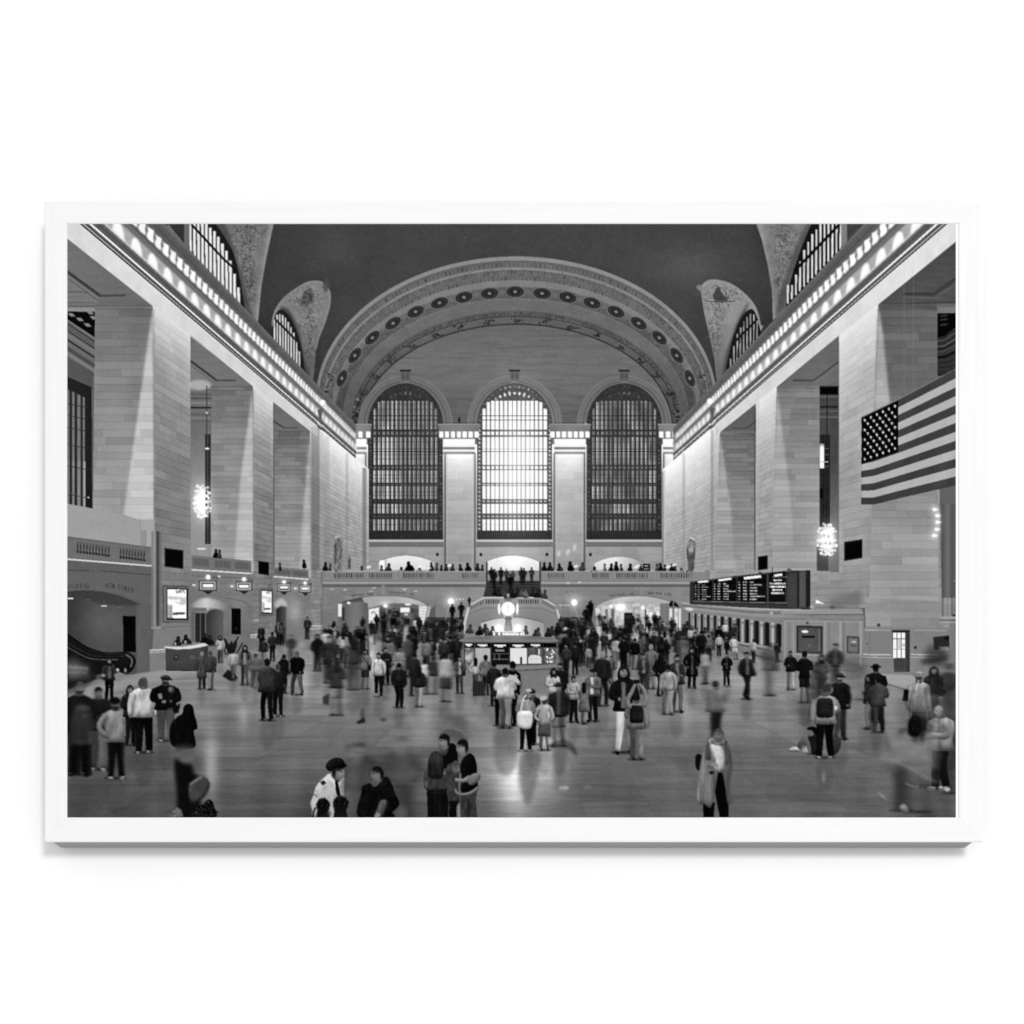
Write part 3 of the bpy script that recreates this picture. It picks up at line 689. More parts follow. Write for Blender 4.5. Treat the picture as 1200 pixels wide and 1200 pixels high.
    poly([(322, 666.4), (340, 668), (340, 673.6), (322, 672)], lambda X, Y: 92 + 14 * np.sin(X * 3.1), soft=.4, a=.8); poly([(343, 668.2), (360, 669.6), (360, 675), (343, 673.8)], lambda X, Y: 92 + 14 * np.sin(X * 3.1), soft=.4, a=.8)
    poly([(319, 675), (364, 678), (364, 752), (319, 758)], side_wall(lambda X, Y, D, H: 112 - 6 * np.clip((Y - 700) / 40, 0, 1), amp=3, jt=4, seed=4), soft=.4)
    line([(320, 675), (361.5, 678.4)], 1.3, 215, soft=.35)
    # ================= right bays
    # nearest
    poly([(1029.8, 355.5), (1130, 274), (1130, 358), (1100, 357)], lambda X, Y: 82 - 6 * np.clip((X - 1080) / 40, 0, 1) + 5 * fbm(X / 16, Y / 3), soft=.35)
    poly([(1061, 342), (1094, 342), (1130, 316), (1130, 322), (1095, 346), (1058, 345)], 62, soft=.5)
    line([(1058, 347), (1096, 348.5), (1130, 326)], 1, 100, a=.7); line([(1032, 356), (1100, 353.5), (1130, 353.5)], 1.6, 62, a=.8, soft=.5)
    poly([(1029.5, 355.5), (1099, 356), (1100, 500), (1100, 705), (1019, 705), (1022, 600), (1026, 440)], rev(88, 138, 356, 640, 11, 42), soft=.35)
    poly([(1047, 415), (1099, 416), (1099, 470), (1030, 470), (1040, 432)], 84, a=.35, soft=1.2)
    poly([(1030, 357), (1099, 357), (1099, 364), (1075, 360)], 74, a=.6, soft=1)
    wedge([(1029.5, 356), (1034.5, 385), (1043, 470), (1050, 560), (1024, 560), (1026, 440), (1028, 380)], rev(150, 152, 356, 560, 11, 42))
    poly([(1099, 355), (1130, 355), (1130, 700), (1104, 700), (1099, 470)], 96, soft=.4)
    box(1100, 359, 1130, 366, 112, soft=.4)
    poly([(1099, 366), (1130, 366), (1130, 440), (1099, 440)], 46, soft=.4)
    poly([(1099, 367), (1130, 366), (1130, 374), (1108, 393), (1099, 395)], 12, soft=.4)
    for y in (367.5, 372, 378): poly([(1103, y + 1), (1112, y), (1109, y + 2.4), (1101, y + 3)], 70, soft=.5, a=.8)
    for q, (t, w) in enumerate(((84, 1.2), (46, 2), (96, 1.2), (38, 2), (80, 1.4), (60, 2), (18, 2.4))): line([(1099, 399 + q * 3.2), (1107, 398 + q * 3.2), (1130, 382 + q * 4.2)], w, t, soft=.35)
    for y in (421, 427, 432): line([(1099, y), (1111, y), (1130, y - 8)], 1, 70, a=.7)
    for x, w in ((1060, .6), (1071, .6)): line([(x, 300), (x, 460)], w, 120, a=.4)
    # middle
    poly([(910.5, 452.5), (983.5, 391.5), (983.5, 452.5)], lambda X, Y: 104 + 4 * fbm(X / 16, Y / 3), soft=.35)
    line([(930, 445), (953, 445), (961, 440), (983, 423)], 1.8, 72, soft=.45); line([(955, 448), (983, 428)], .9, 126, a=.6)
    poly([(910.5, 452.5), (960.6, 452.5), (960.8, 670), (905, 670)], rev(112, 138, 452, 620, 12, 59), soft=.35)
    wedge([(910.8, 453.5), (919, 520), (927, 585), (930, 640), (905, 640), (907, 560)], rev(152, 150, 452, 640, 12, 59))
    line([(911, 453), (961, 454)], 1.2, 84, a=.7, soft=.5)
    box(960.6, 451, 983.5, 670, lambda X, Y: 74 + 34 * np.clip((Y - 540) / 80, 0, 1) + 4 * fbm(X / 4, Y / 6), soft=.35)
    box(961, 452.6, 982.5, 461.5, 10, soft=.5)
    for y, t, w in ((464, 92, 2), (468, 60, 1.5), (476, 34, 1.6), (481, 92, 2), (488, 98, 2.2)): line([(961, y), (982.5, y)], w, t, soft=.4)
    line([(969.7, 461), (969.7, 508)], 1.1, 20); ell(969.7, 482, 1.6, 1.2, 60)
    box(960.8, 508.5, 973, 640, lambda X, Y: 40 + 12 * (np.sin(X * 1.6) > .5) + 8 * fbm(X, Y / 6), soft=.35)
    box(961.2, 519, 965.8, 548, lambda X, Y: 120 + 135 * np.clip((Y - 519) / 5, 0, 1) + 0 * X, soft=.5); line([(960.8, 540.3), (971, 540.3)], 1, 180)
    for y in (525, 532, 546): line([(967, y), (971.5, y)], 1.2, 120, a=.8, soft=.5)
    box(961.2, 572, 964.5, 583, 14, soft=.4)
    box(957.6, 640, 971, 668.5, 72, soft=.4); box(957, 668.5, 973, 684, 150, soft=.5, a=.7); box(958, 671, 971, 683, 138, soft=.5)
    line([(983.6, 400), (981.5, 668)], .9, 100, a=.4)
    # farthest
    poly([(843.8, 505.5), (886, 472), (886, 505.5)], lambda X, Y: 98 + 4 * fbm(X / 14, Y / 3), soft=.35)
    line([(858, 501), (875, 501), (886, 493)], 1.4, 68, soft=.45)
    poly([(843.8, 505.5), (885.4, 505.5), (885, 672), (840, 672)], rev(100, 132, 505, 640, 13, 73), soft=.35)
    poly([(845, 506), (885, 506), (885, 510), (868, 508)], 76, a=.6, soft=.8)
    wedge([(844, 506), (850, 545), (857, 600), (862, 668), (838, 668), (840, 600)], rev(150, 142, 505, 640, 13, 73))
    line([(885.2, 478), (884.6, 668)], 1.5, 70, a=.75, soft=.5)

def draw_cornices():
    for side in (0, 1):
        M = Lm if side == 0 else Rm
        X = np.linspace(70, 417, 60) if side == 0 else np.linspace(1130, 789, 60)
        def band(m0, m1, tone, xs=X, **k):
            poly(np.concatenate([np.stack([xs, M(m0, xs)], 1), np.stack([xs, M(m1, xs)], 1)[::-1]]), tone, **k)
        dist = (lambda x: 18300 / (VX - x)) if side == 0 else (lambda x: 18000 / (x - VX))
        at = (lambda d: VX - 18300 / d) if side == 0 else (lambda d: VX + 18000 / d)
        band(.793, .850, lambda x, y: 196 + 22 * fbm(x / 9, y / 14) * .6 + 14 * np.clip((abs(VX - x) - 300) / 150, -1, 1), xs=np.linspace(70, 372, 60) if side == 0 else np.linspace(1130, 839, 60), soft=.5, a=.75)
        band(.849, .8545, 64, soft=.3); band(.8545, .8575, 206, soft=.3); band(.8575, .867, 92, soft=.3); band(.867, .8735, 238, soft=.3)
        band(.8735, .900, lambda x, y: 96 + 9 * fbm(x / 2, y / 2), soft=.4)
        band(.884, .887, 70, soft=.3, a=.7)
        band(.898, .946, lambda x, y: 158 + 12 * fbm(x / 6, y / 6) + 50 * np.clip((170 - np.abs(x - VX)) / -330 + .5, 0, 0), soft=.5)
        band(.898, .905, 196, soft=.8, a=.7)
        band(.939, .968, 104, soft=1.0); band(.966, 1.006, 116, soft=.6); band(.957, .962, 80, soft=.6)
        band(1.0, 1.054, lambda x, y: 92 + 6 * fbm(x / 5, y / 5), soft=.5)
        band(1.018, 1.024, 78, soft=.4, a=.7); band(1.044, 1.052, 108, soft=.5, a=.8)
        # lamp cells: hourglass patches of light between the modillions
        pitch = .928 if side == 0 else .955
        d = (44.42 if side == 0 else 45.74) - 14 * pitch
        q = 0
        while d < 97:
            x = at(d); xa = at(d - .44 * pitch); xb = at(d + .42 * pitch); xc = at(d + .26 * pitch); xd = at(d - .24 * pitch)
            if 70 < x < 417 or 789 < x < 1130:
                brt = 255 if q % 2 == 0 else 232
                k = 1 if d < 70 else .6
                pts = [(xa, M(.974, xa)), (xd, M(.966, xd)), (xb, M(.971, xb)), (xc, M(.986, xc)), (xb, M(1.003, xb)), (xd, M(.998, xd)), (xa, M(1.002, xa)), (xd, M(.987, xd))]
                poly(pts, brt, curve=3, soft=.8)
                ell(x, M(.985, x), abs(xa - xb) * .43, abs(xa - xb) * .50, brt, rot=.5 if side == 0 else -.5, soft=.9)
                for dd in (.5,):
                    xe = at(d + dd * pitch); line([(xe, M(.969, xe)), (xe, M(1.002, xe))], max(.7, abs(xa - xb) * .15), 104, soft=.5, a=.8)
                if q % 2 == 0:                                       # scallop of light on the frieze below
                    w = 1.5 * pitch * .44
                    us = np.linspace(-1, 1, 11); xs = np.array([at(d + .3 + w * u) for u in us])
                    top = np.array([M(.903 + .034 * math.sqrt(max(0, 1 - u * u)), x2) for u, x2 in zip(us, xs)])
                    bot = np.array([M(.902, x2) for x2 in xs])
                    poly(np.concatenate([np.stack([xs, top], 1), np.stack([xs, bot], 1)[::-1]]), 250, soft=1.0, a=.9)
            d += pitch; q += 1
        xs = np.linspace(82, 414, 40) if side == 0 else np.linspace(1118, 792, 40)
        for x in xs: glow(x, M(.980, x), 5, 9); glow(x, M(.93, x), 9, 4)
        # break where the end pilaster stands forward
        xk = 375.5 if side == 0 else 834.5
        s = 1 if side == 0 else -1
        poly([(xk - 4 * s, M(.945, xk)), (xk + 3 * s, M(.952, xk)), (xk + 1 * s, M(.893, xk)), (xk - 1.5 * s, M(.893, xk))], 96, soft=.6)
        ell(xk + 2.5 * s, M(.985, xk) + 1, 3.2, 3.2, 255, soft=.6)
        poly([(xk - 2 * s, M(.905, xk)), (xk + 3 * s, M(.90, xk)), (xk + 4 * s, M(.845, xk) + 3), (xk - 2 * s, M(.85, xk))], 98, a=.55, soft=.8)
        line([(xk - 4 * s, M(.852, xk) - 3), (xk, M(.852, xk) + 1.5), (xk + 4 * s, M(.852, xk) + 2)], 1.2, 60, soft=.5)
        line([(xk - 4 * s, M(.87, xk) - 3), (xk, M(.87, xk) + 1.5), (xk + 4 * s, M(.87, xk) + 2)], 1.2, 235, soft=.5)
# ---------------------------------------------------------------- lower storey, floor and furniture of the hall
def draw_far_wall():
    poly([(376, 668), (832, 668), (832, 752), (376, 752)], front_wall(lambda X, Y: 116 - 14 * np.clip((Y - 700) / 40, 0, 1) + 8 * np.exp(-((X - 600) / 120) ** 2), 80., amp=3, jt=4, seed=21, h=.45, w=1.4), soft=.4)
    for (xa, xb) in ((377, 571), (632, 826)):
        begin('printed_balustrade', 'pale stone balustrade of the far balcony')
        box(xa, 667.6, xb, 681, lambda X, Y: 128 + 4 * fbm(X / 5, Y / 3), soft=.35)
        line([(xa, 668.6), (xb, 668.6)], 1.8, 158, soft=.35)
        end()
        spans = ((391, 427), (432, 460), (472, 509), (541, 561)) if xa < 500 else ((642, 662), (694, 714), (722, 760), (774, 812))
        for (a, b) in spans:
            n = int((b - a) / 2.75)
            for q in range(n):
                x = a + (q + .5) * (b - a) / n
                box(x - .75, 671.2, x + .6, 676.4, rng.uniform(44, 92), soft=.35, a=.9)
            line([(a, 677.4), (b, 677.4)], .8, 112, a=.7)
        line([(xa, 680.4), (xb, 680.4)], .8, 106); box(xa, 681.2, xb, 684.2, 148, soft=.35); box(xa, 684.2, xb, 687.4, 96, soft=.5)
    for x in (415, 463, 513, 541, 720, 768): box(x - .5, 671, x + .5, 677, 150, a=.5)
    box(447, 684.5, 451, 700, 136, a=.7, soft=.6); box(750, 687, 754, 700, 134, a=.7, soft=.6)
    for x0, x1 in ((379, 446), (452, 520), (640, 749), (756, 800)): line([(x0, 688.6), (x1, 688.6)], .7, 140, a=.6)
    arcL = lambda x: -.004 * (x - 450) ** 2 * -1 * .35
    text("GRAYBAR PASS.", 412, 693.8, 2.7, 66, wd=.55, adv=.86, path=lambda x: .0016 * (x - 450) ** 2, a=.75)
    text("LEXINGTON AVE", 456, 692.6, 2.7, 66, wd=.55, adv=.93, path=lambda x: .0016 * (x - 450) ** 2, a=.75)
    text("LEXINGTON AVE", 714, 694.2, 2.7, 58, wd=.55, adv=.93, path=lambda x: .0016 * (x - 752) ** 2, a=.75)
    text("GRAYBAR PASS.", 760, 692.8, 2.7, 58, wd=.55, adv=.93, path=lambda x: .0016 * (x - 752) ** 2, a=.75)
    text("TO TRAINS", 662, 692.2, 2.0, 84, wd=.5, adv=1.15, a=.7)
    for x, y in ((389, 690), (404, 690.6), (438, 688.5), (435, 692), (474, 690.2), (487, 692), (666, 682.8), (679, 681.8)): ell(x, y, 2.6, .7, 206, soft=.5, a=.8)
    # left passage
    begin('printed_doorway', 'arched passage under the balcony, left of the stairs')
    pl = [(395.5, 707), (404, 703.6), (420, 699.8), (440, 697.2), (460, 697), (478, 699), (492, 703), (502.5, 708.5)]
    poly(spl(pl, 6, False).tolist() + [(502, 750), (395.5, 750)], 102, soft=.4)
    poly([(396, 707), (404, 703.8), (424, 699.4), (427, 703), (410, 705), (400, 706)], 78, soft=.5)
    poly(spl([(424, 700), (440, 698), (460, 698), (478, 700), (492, 704), (501, 709)], 6, False).tolist() + [(496, 709.5), (480, 706.6), (462, 706.2), (446, 708), (431, 713)], lambda X, Y: 158 + 20 * np.exp(-((X - 482) / 16) ** 2), soft=.5)
    end()
    box(396, 707, 400.5, 722, 222, soft=.5); box(400.5, 711, 404, 727, 58, soft=.5); box(404, 706, 431, 748, lambda X, Y: 104 + 10 * np.sin(X / 5), soft=.6)
    ell(408.5, 706, 2, 1.6, 235, soft=.5)
    box(432, 712, 501, 750, lambda X, Y: 86 + 30 * fbm(X / 3, Y / 4), soft=.5)
    poly([(432, 713.5), (444, 711), (444, 730), (432, 731)], lambda X, Y: 226 + 22 * fbm(X / 2, Y / 2), soft=.5); line([(435, 719), (437, 716), (440, 718)], 1.1, 80)
    box(446, 710, 452, 728, 54, soft=.5, a=.8); box(454, 713.5, 458.5, 719, 50, soft=.4); box(460, 715.5, 468.5, 732, 42, soft=.4); box(461.2, 718, 464, 724, 120, soft=.5, a=.6)
    ell(451.5, 709.5, 2.3, 1.8, 255, soft=.6); glow(451.5, 709.5, 4, 60)
    box(469, 711.5, 480, 717, 236, soft=.6); box(474, 718, 478, 724, 210, soft=.6, a=.8); ell(478, 707.6, 4, 1.3, 238, soft=.6)
    poly([(491, 709), (501, 710), (497, 731), (491, 734)], lambda X, Y: 214 + 14 * fbm(X / 2, Y / 3), soft=.6)
    for q in range(5): line([(493, 712 + q * 3.6), (499, 712.5 + q * 3.6)], .7, 150, a=.7)
    poly([(502, 709), (505, 712), (500, 733), (496, 738)], 168, soft=.5); poly([(504.5, 712.5), (511, 708), (508, 745), (498, 745)], 92, soft=.6)
    # right passage
    begin('printed_doorway', 'arched passage under the balcony, right of the stairs')
    pr = [(699, 709), (710, 703.6), (726, 699.4), (745, 697.8), (762, 698.6), (778, 702), (790, 706), (799, 711.5)]
    poly(spl(pr, 6, False).tolist() + [(799, 750), (699, 750)], lambda X, Y: 165 + 24 * np.exp(-(((X - 735) / 25) ** 2 + ((Y - 699) / 3) ** 2)), soft=.5)
    end()
    line(spl(pr, 6, False), .9, 92, a=.6)
    poly(spl([(703, 710.5), (716, 707.4), (735, 706), (755, 706.6), (776, 710)], 6, False).tolist() + [(776, 750), (703, 750)], lambda X, Y: 176 + 44 * fbm(X / 3.2, Y / 4), soft=.6)
    text("LEXINGTON AVENUE", 712, 704.8, 1.8, 104, wd=.45, adv=1.2, path=lambda x: .0012 * (x - 742) ** 2, a=.7)
    ell(727, 711, 5.5, 3.4, 255, soft=.9); ell(716, 710, 2, 1.7, 255, soft=.6); ell(753.5, 711.6, 2, 2.6, 250, soft=.6); glow(727, 711, 7, 40)
    poly([(757.5, 714), (773, 715.5), (773, 740), (757.5, 740)], lambda X, Y: 226 + 24 * fbm(X / 2.5, Y / 3), soft=.5); line([(756.8, 714), (756.8, 740)], 1.6, 60); line([(759, 717), (763, 715.2), (770, 717)], 1, 96, a=.7)
    for x, w, t in ((711, 3, 70), (718, 3.5, 58), (743, 1.2, 88), (749, 1.2, 110)): box(x - w / 2, 713, x + w / 2, 738, t, soft=.8, a=.7)
    box(731.6, 717.5, 741.3, 742, 36, soft=.4); box(733, 720, 740, 724, 66, soft=.5, a=.7)
    box(774, 706.5, 783.5, 745, lambda X, Y: 104 + 14 * np.sin((X - 774) / 3), soft=.5)
    poly([(783.5, 745), (783.5, 707), (787, 702.5), (792, 704), (798.5, 712), (798.5, 742)], 112, soft=.4)
    poly([(784.5, 710), (784.8, 706), (787, 703.2), (788.6, 704), (788.6, 710)], 22, soft=.35); poly([(790.2, 710), (790.2, 705), (792.6, 706), (796, 710.5)], 22, soft=.35)
    for xa, xb in ((784.6, 788), (790.6, 794.4), (795.6, 798)): box(xa, 712.5, xb, 738, lambda X, Y: 214 + 20 * fbm(X, Y / 4), soft=.45)
    box(786, 722, 787.6, 734, 96, soft=.6, a=.6); box(792, 716, 793.6, 722, 120, soft=.6, a=.6)

def steps(pts, tone, n, y0, y1, d=16):
    poly(pts, lambda X, Y: tone + d * np.sin((Y - y0) / (y1 - y0) * n * 2 * math.pi) + 4 * fbm(X / 4, Y / 3), soft=.5)

def draw_stairs():
    steps([(571, 680), (632, 680), (636, 700), (566, 700)], 58, 8, 680, 700)
    box(569.5, 658, 571.5, 684, 60, soft=.5); box(632, 658, 634, 684, 60, soft=.5)
    steps([(500, 722.5), (545, 722.5), (545, 752), (488, 752)], 60, 10, 722, 752); steps([(658, 722.5), (692, 722.5), (704, 752), (658, 752)], 56, 10, 722, 752)
    box(512, 708, 543, 723, 118, soft=.6); box(659, 704, 697, 723, 116, soft=.6)
    line([(512, 723), (545, 723)], .8, 90); line([(659, 723), (694, 723)], .8, 86)
    for x in (666, 678, 690): line([(x, 705), (x, 722)], .7, 96, a=.6)
    # landing
    begin('printed_staircase', 'curved stone landing with balusters in front of the far stairs')
    poly([(567, 699), (634, 699), (651, 709), (660, 738), (660, 752), (541, 752), (541, 738), (549, 709)], lambda X, Y: 134 - 12 * np.clip((Y - 708) / 20, 0, 1) + 3 * fbm(X / 6, Y / 5), soft=.4)
    end()
    line([(549, 709.5), (567, 699.8), (634, 699.8), (651, 709.5)], 1.9, 186, soft=.35)
    for q in range(23):
        x = 570 + q * 2.75
        if 586 < x < 606: continue
        box(x - .75, 701.8, x + .55, 707, 50, soft=.35, a=.9)
    for q in range(6):
        for s in (0, 1):
            x = 566 - q * 2.7 if s == 0 else 636.5 + q * 2.5; y = 702.4 + q * 1.35
            box(x - .6, y, x + .5, y + 4.6, 72, soft=.4, a=.8)
    line([(549, 716), (567, 708.6), (634, 708.6), (651, 716)], .9, 140, a=.7); line([(549, 719), (568, 712), (633, 712), (652, 719)], .9, 94, a=.6)
    poly([(541.5, 742), (543, 730), (547.8, 711), (550.6, 711), (546, 728), (545, 742)], 196, soft=.5); poly([(660, 741), (659, 731), (653.6, 713), (651.8, 714), (655.5, 729), (656.8, 741)], 190, soft=.5)
    poly([(697.5, 712), (702.5, 712.5), (709, 745), (707, 760), (702, 752)], lambda X, Y: 205 - 30 * np.clip((Y - 735) / 12, 0, 1), soft=.5)
    xs = np.linspace(563.5, 637.5, 30); ys = 723.2 + 6.6 * ((xs - 600) / 37) ** 2
    begin('printed_doorway', 'low bright arch under the stair landing')
    poly(np.concatenate([np.stack([xs, ys], 1), [(637.5, 748), (563.5, 748)]]), lambda X, Y: 176 - 26 * np.clip((X - 600) / 34, 0, 1) + 3 * fbm(X / 5, Y / 5), soft=.45)
    end()
    line(np.stack([xs, ys - .8], 1), .9, 88, a=.7)
    for x, y, xf, yf in ((528.4, 704, 519.5, 735), (673, 705.4, 682, 733)):
        begin('printed_lamp', 'white globe lamp on a thin pole beside the stairs')
        line([(x - 1, y + 3), (xf, yf)], .9, 150, a=.8); ell(x, y, 3.4, 3.5, 255, soft=.7); end(); glow(x, y, 6, 55)
    for x in (535, 539, 542.5): ell(x, 702 - (x - 535) * .1, .9, .9, 225, soft=.5)
    for x in (657, 662, 666): ell(x, 708.6, 2, .8, 190, soft=.5, a=.8)

def draw_floor():
    def fl(X, Y):
        D = 4000 / np.maximum(Y - VY, 6); U = (X - VX) * D / 1000
        b = ip(Y, 745, 134, 775, 126, 800, 122, 830, 116, 860, 106, 900, 94, 960, 88)
        b = b + 8 * np.exp(-((X - 900) / 190) ** 2) - 14 * np.exp(-((X - 90) / 110) ** 2) * np.clip((Y - 810) / 60, 0, 1) - 6 * np.exp(-((X - 400) / 70) ** 2) * np.clip((Y - 850) / 60, 0, 1)
        tile = hsh(np.floor(U / 1.25), np.floor(D / 1.5))
        tv = hsh(np.floor(U / 3.75) + 31, np.floor(D / 1.5) + 7)
        jl = np.exp(-((np.abs(D / 1.5 - np.floor(D / 1.5) - .5) - .5) * 1.5 * 1000 / D * 4000 / D / 1000 / .45) ** 2)
        ju = np.exp(-((np.abs(U / 1.25 - np.floor(U / 1.25) - .5) - .5) * 1.25 * 1000 / D / .5) ** 2)
        s = fbm(X / 46, Y / 2.4, 3) * 7 + fbm(X / 120, Y / 9, 2) * 7 + 2.2 * fbm(X / 5, Y / 2)
        b = b + tile * 4.2 + tv * 4.4 - jl * 5.5 - ju * 4 * np.clip((Y - 770) / 80, 0, 1) + s + 3.5 * fbm(U * 1.3, D * 1.3, 3)
        b = b + 9 * np.exp(-((Y - 812) / 24) ** 2) * np.exp(-((X - 330) / 170) ** 2) + 9 * fbm(X / 26, Y / 60, 2)
        refl = 105 * np.exp(-(((X - 604) / 20) ** 2 + ((Y - 915) / 40) ** 2)) + 46 * np.exp(-(((X - 640) / 20) ** 2 + ((Y - 890) / 50) ** 2)) + 44 * np.exp(-(((X - 606) / 62) ** 2 + ((Y - 895) / 62) ** 2))
        refl = refl + 60 * np.exp(-(((X - 247) / 9) ** 2 + ((Y - 895) / 40) ** 2)) + 26 * np.exp(-(((X - 285) / 6) ** 2 + ((Y - 840) / 16) ** 2)) + 34 * np.exp(-(((X - 357) / 5) ** 2 + ((Y - 800) / 18) ** 2))
        refl = refl + 40 * np.exp(-(((X - 437) / 5) ** 2 + ((Y - 775) / 28) ** 2)) + 26 * np.exp(-(((X - 495) / 14) ** 2 + ((Y - 835) / 26) ** 2)) + 22 * np.exp(-(((X - 790) / 25) ** 2 + ((Y - 830) / 30) ** 2))
        refl = refl + 42 * np.exp(-(((X - 965.5) / 2.2) ** 2 + ((Y - 910) / 6) ** 2)) + 26 * np.exp(-(((X - 870) / 40) ** 2 + ((Y - 800) / 16) ** 2))
        return b + refl * (.9 + .22 * fbm(X / 30, Y / 3))
    pts = [(70, 832), (110, 797), (178, 786), (222, 782), (297, 764), (364, 750), (377, 745), (832, 745), (900, 766), (960, 776), (1015, 788), (1075, 790), (1130, 802), (1130, 965), (70, 965)]
    poly(pts, fl, soft=.5)
    # paler border by the walls
    poly([(70, 818), (110, 802), (200, 783.5), (300, 763), (372, 747), (372, 754), (300, 774), (200, 794), (120, 812), (70, 826)], lambda X, Y: 146 + 6 * fbm(X / 20, Y / 2), a=.65, soft=1.6)
    poly([(1020, 788), (1075, 790), (1100, 796), (1095, 806), (1064, 808), (1040, 800), (1000, 796)], lambda X, Y: 160 + 6 * fbm(X / 20, Y / 2), a=.7, soft=1.4)
    poly([(1040, 800), (1064, 808), (1085, 812), (1070, 840), (1066, 870), (1040, 880), (1046, 850), (1030, 812)], 150, a=.3, soft=5)
    poly([(880, 795), (1010, 800), (1010, 815), (880, 820)], 138, a=.35, soft=5)
    line([(1040, 801), (1064, 808.5), (1082, 812)], 1.2, 70, a=.7, soft=.6)
    box(1053, 784, 1066, 787.6, 72, soft=.6)

def draw_left_furniture():
    poly([(192.6, 641.4), (214.6, 644.2), (214.6, 666.2), (192.6, 663.6)], 34, soft=.35); poly([(194, 643.4), (213, 645.6), (213, 664.4), (194, 662)], 17, soft=.3)
    poly([(302.6, 656.6), (315.2, 658.4), (315.2, 673.6), (302.6, 672)], 30, soft=.35); poly([(304, 658.4), (314, 659.8), (314, 672), (304, 670.6)], 17, soft=.3)
    def scr(x0, y0, x1, y1, sk):
        f = lambda u, v: (x0 + (x1 - x0) * u, y0 + (y1 - y0) * v + sk * u)
        begin('printed_screen', 'bright advertising screen in a dark frame on a left pier')
        poly([f(-.24, -.12), f(1.1, -.12), f(1.1, 1.1), f(-.24, 1.16)], 84, soft=.4); poly([f(-.17, -.07), f(1.07, -.06), f(1.07, 1.07), f(-.17, 1.1)], 112, soft=.4); poly([f(-.02, -.035), f(1.06, -.02), f(1.06, 1.035), f(-.02, 1.05)], 22, soft=.35)
        poly([f(.02, .01), f(.96, .015), f(.96, .985), f(.02, .98)], 250, soft=.35)
        end()
        poly([f(.02, .24), f(.96, .28), f(.96, .50), f(.72, .54), f(.02, .33)], 176, soft=.6, a=.8)
        poly([f(.02, .54), f(.26, .54), f(.26, .98), f(.02, .98)], 120, soft=.6, a=.85); poly([f(.28, .80), f(.9, .77), f(.9, .84), f(.28, .88)], 62, soft=.5)
        for q in range(4): ell(*f(.12, .60 + q * .1), .9, 1.0, 205, soft=.4)
        w = x1 - x0
        for u in (.45, .56, .66, .82): line([f(u, .03), f(u + .05, .13)], w * .05, 90, soft=.35)
        line([f(.45, .14), f(.8, .04)], w * .04, 110, soft=.4)
        for u in (.1, .26, .38, .5, .62): line([f(u, .34), f(u, .45)], w * .07, 252, soft=.35)
        line([f(.1, .39), f(.7, .41)], w * .06, 248, soft=.4)
    scr(195.4, 689.4, 218.8, 724.2, .6); scr(306.2, 691.6, 318.4, 717.2, .6)
    line([(188, 735.6), (221, 732.6)], 1.4, 74, a=.6); line([(303, 722), (322, 720)], 1, 80, a=.5)
    line([(296, 726.3), (303, 726.1)], .9, 196, a=.8); line([(293, 744), (302, 743)], 1.2, 205); line([(293, 746.6), (302, 745.6)], .9, 190)
    line([(361, 736.6), (378, 736)], 1, 176, a=.8); line([(361, 733), (377, 733)], 1.0, 205); line([(378, 668), (378, 745)], .8, 92, a=.6)
    for (xa, xb, ya, yb, gx, gy) in ((232.7, 254, 679.3, 692, 243.6, 675.7), (276, 295.3, 680.7, 692, 285.7, 678.3), (324.7, 340.4, 683, 692.8, 332.7, 681.3), (350.6, 364.4, 684.4, 694, 357.4, 682.8)):
        w = xb - xa; h = yb - ya
        begin('printed_sign', 'small lit box sign on a bracket along the left wall')
        box(xa, ya, xb, yb, 60, soft=.35); box(xa + .06 * w, ya + .1 * h, xb - .06 * w, yb - .1 * h, 142, soft=.35); box(xa + .16 * w, ya + .26 * h, xb - .16 * w, yb - .26 * h, 44, soft=.3)
        box(xa + .22 * w, ya + .37 * h, xb - .22 * w, yb - .37 * h, 255, soft=.4)
        poly([(xa + .2 * w, yb), (xb - .2 * w, yb), (xa + .52 * w, yb + 4)], 40, soft=.4)
        ell(gx, gy, .11 * w + .3, .11 * w + .3, 255, soft=.4)
        end()
        for dx in (.3, .5): ell(gx + w * dx, gy + .8, 1.3, 1.3, 70, soft=.4, a=.8)
        glow((xa + xb) / 2, (ya + yb) / 2, w * .4, 34, h * .3); glow(gx, gy, 3, 30)
    ell(256.5, 675, 2, 1.2, 205, soft=.5)
    for x, y in ((227, 685), (271.5, 686.4), (346, 689)): ell(x, y, 1.9, 1.2, 225, soft=.5)
    # doorway with glowing vault, second bay
    poly([(224, 709), (231, 703), (240, 700), (252, 702), (262, 706), (275, 712), (258, 714), (246, 712), (240, 716), (224, 710)], lambda X, Y: 196 - 3.2 * np.abs(X - 241), curve=4, soft=1.3)
    line([(262, 700), (284, 704), (294, 712)], 1, 84, a=.6, curve=4)
    begin('printed_doorway', 'dark panelled doorway beside the information desk on the left')
    box(224, 711.4, 242, 760, 116, soft=.4); box(228.4, 718, 240, 752, 44, soft=.5); line([(234.5, 718), (234.5, 752)], 1.3, 92); line([(226, 714), (241, 714)], .9, 86); box(224.2, 716, 227.6, 752, 96, soft=.4)
    poly([(241, 757), (241, 719), (246, 714.5), (252, 713), (258, 714), (261.6, 717), (261.6, 757)], lambda X, Y: 60 + 28 * np.clip((X - 244) / 14, 0, 1), soft=.5)
    end()
    poly([(270.8, 712.2), (282, 712.8), (282, 743), (271, 742.6)], 15, soft=.35); ell(276.2, 736, 1.4, 2, 40, soft=.5)
    poly([(322, 706), (328, 700.5), (334, 703), (336, 710), (330, 709), (323, 712)], 172, curve=4, soft=1.3)
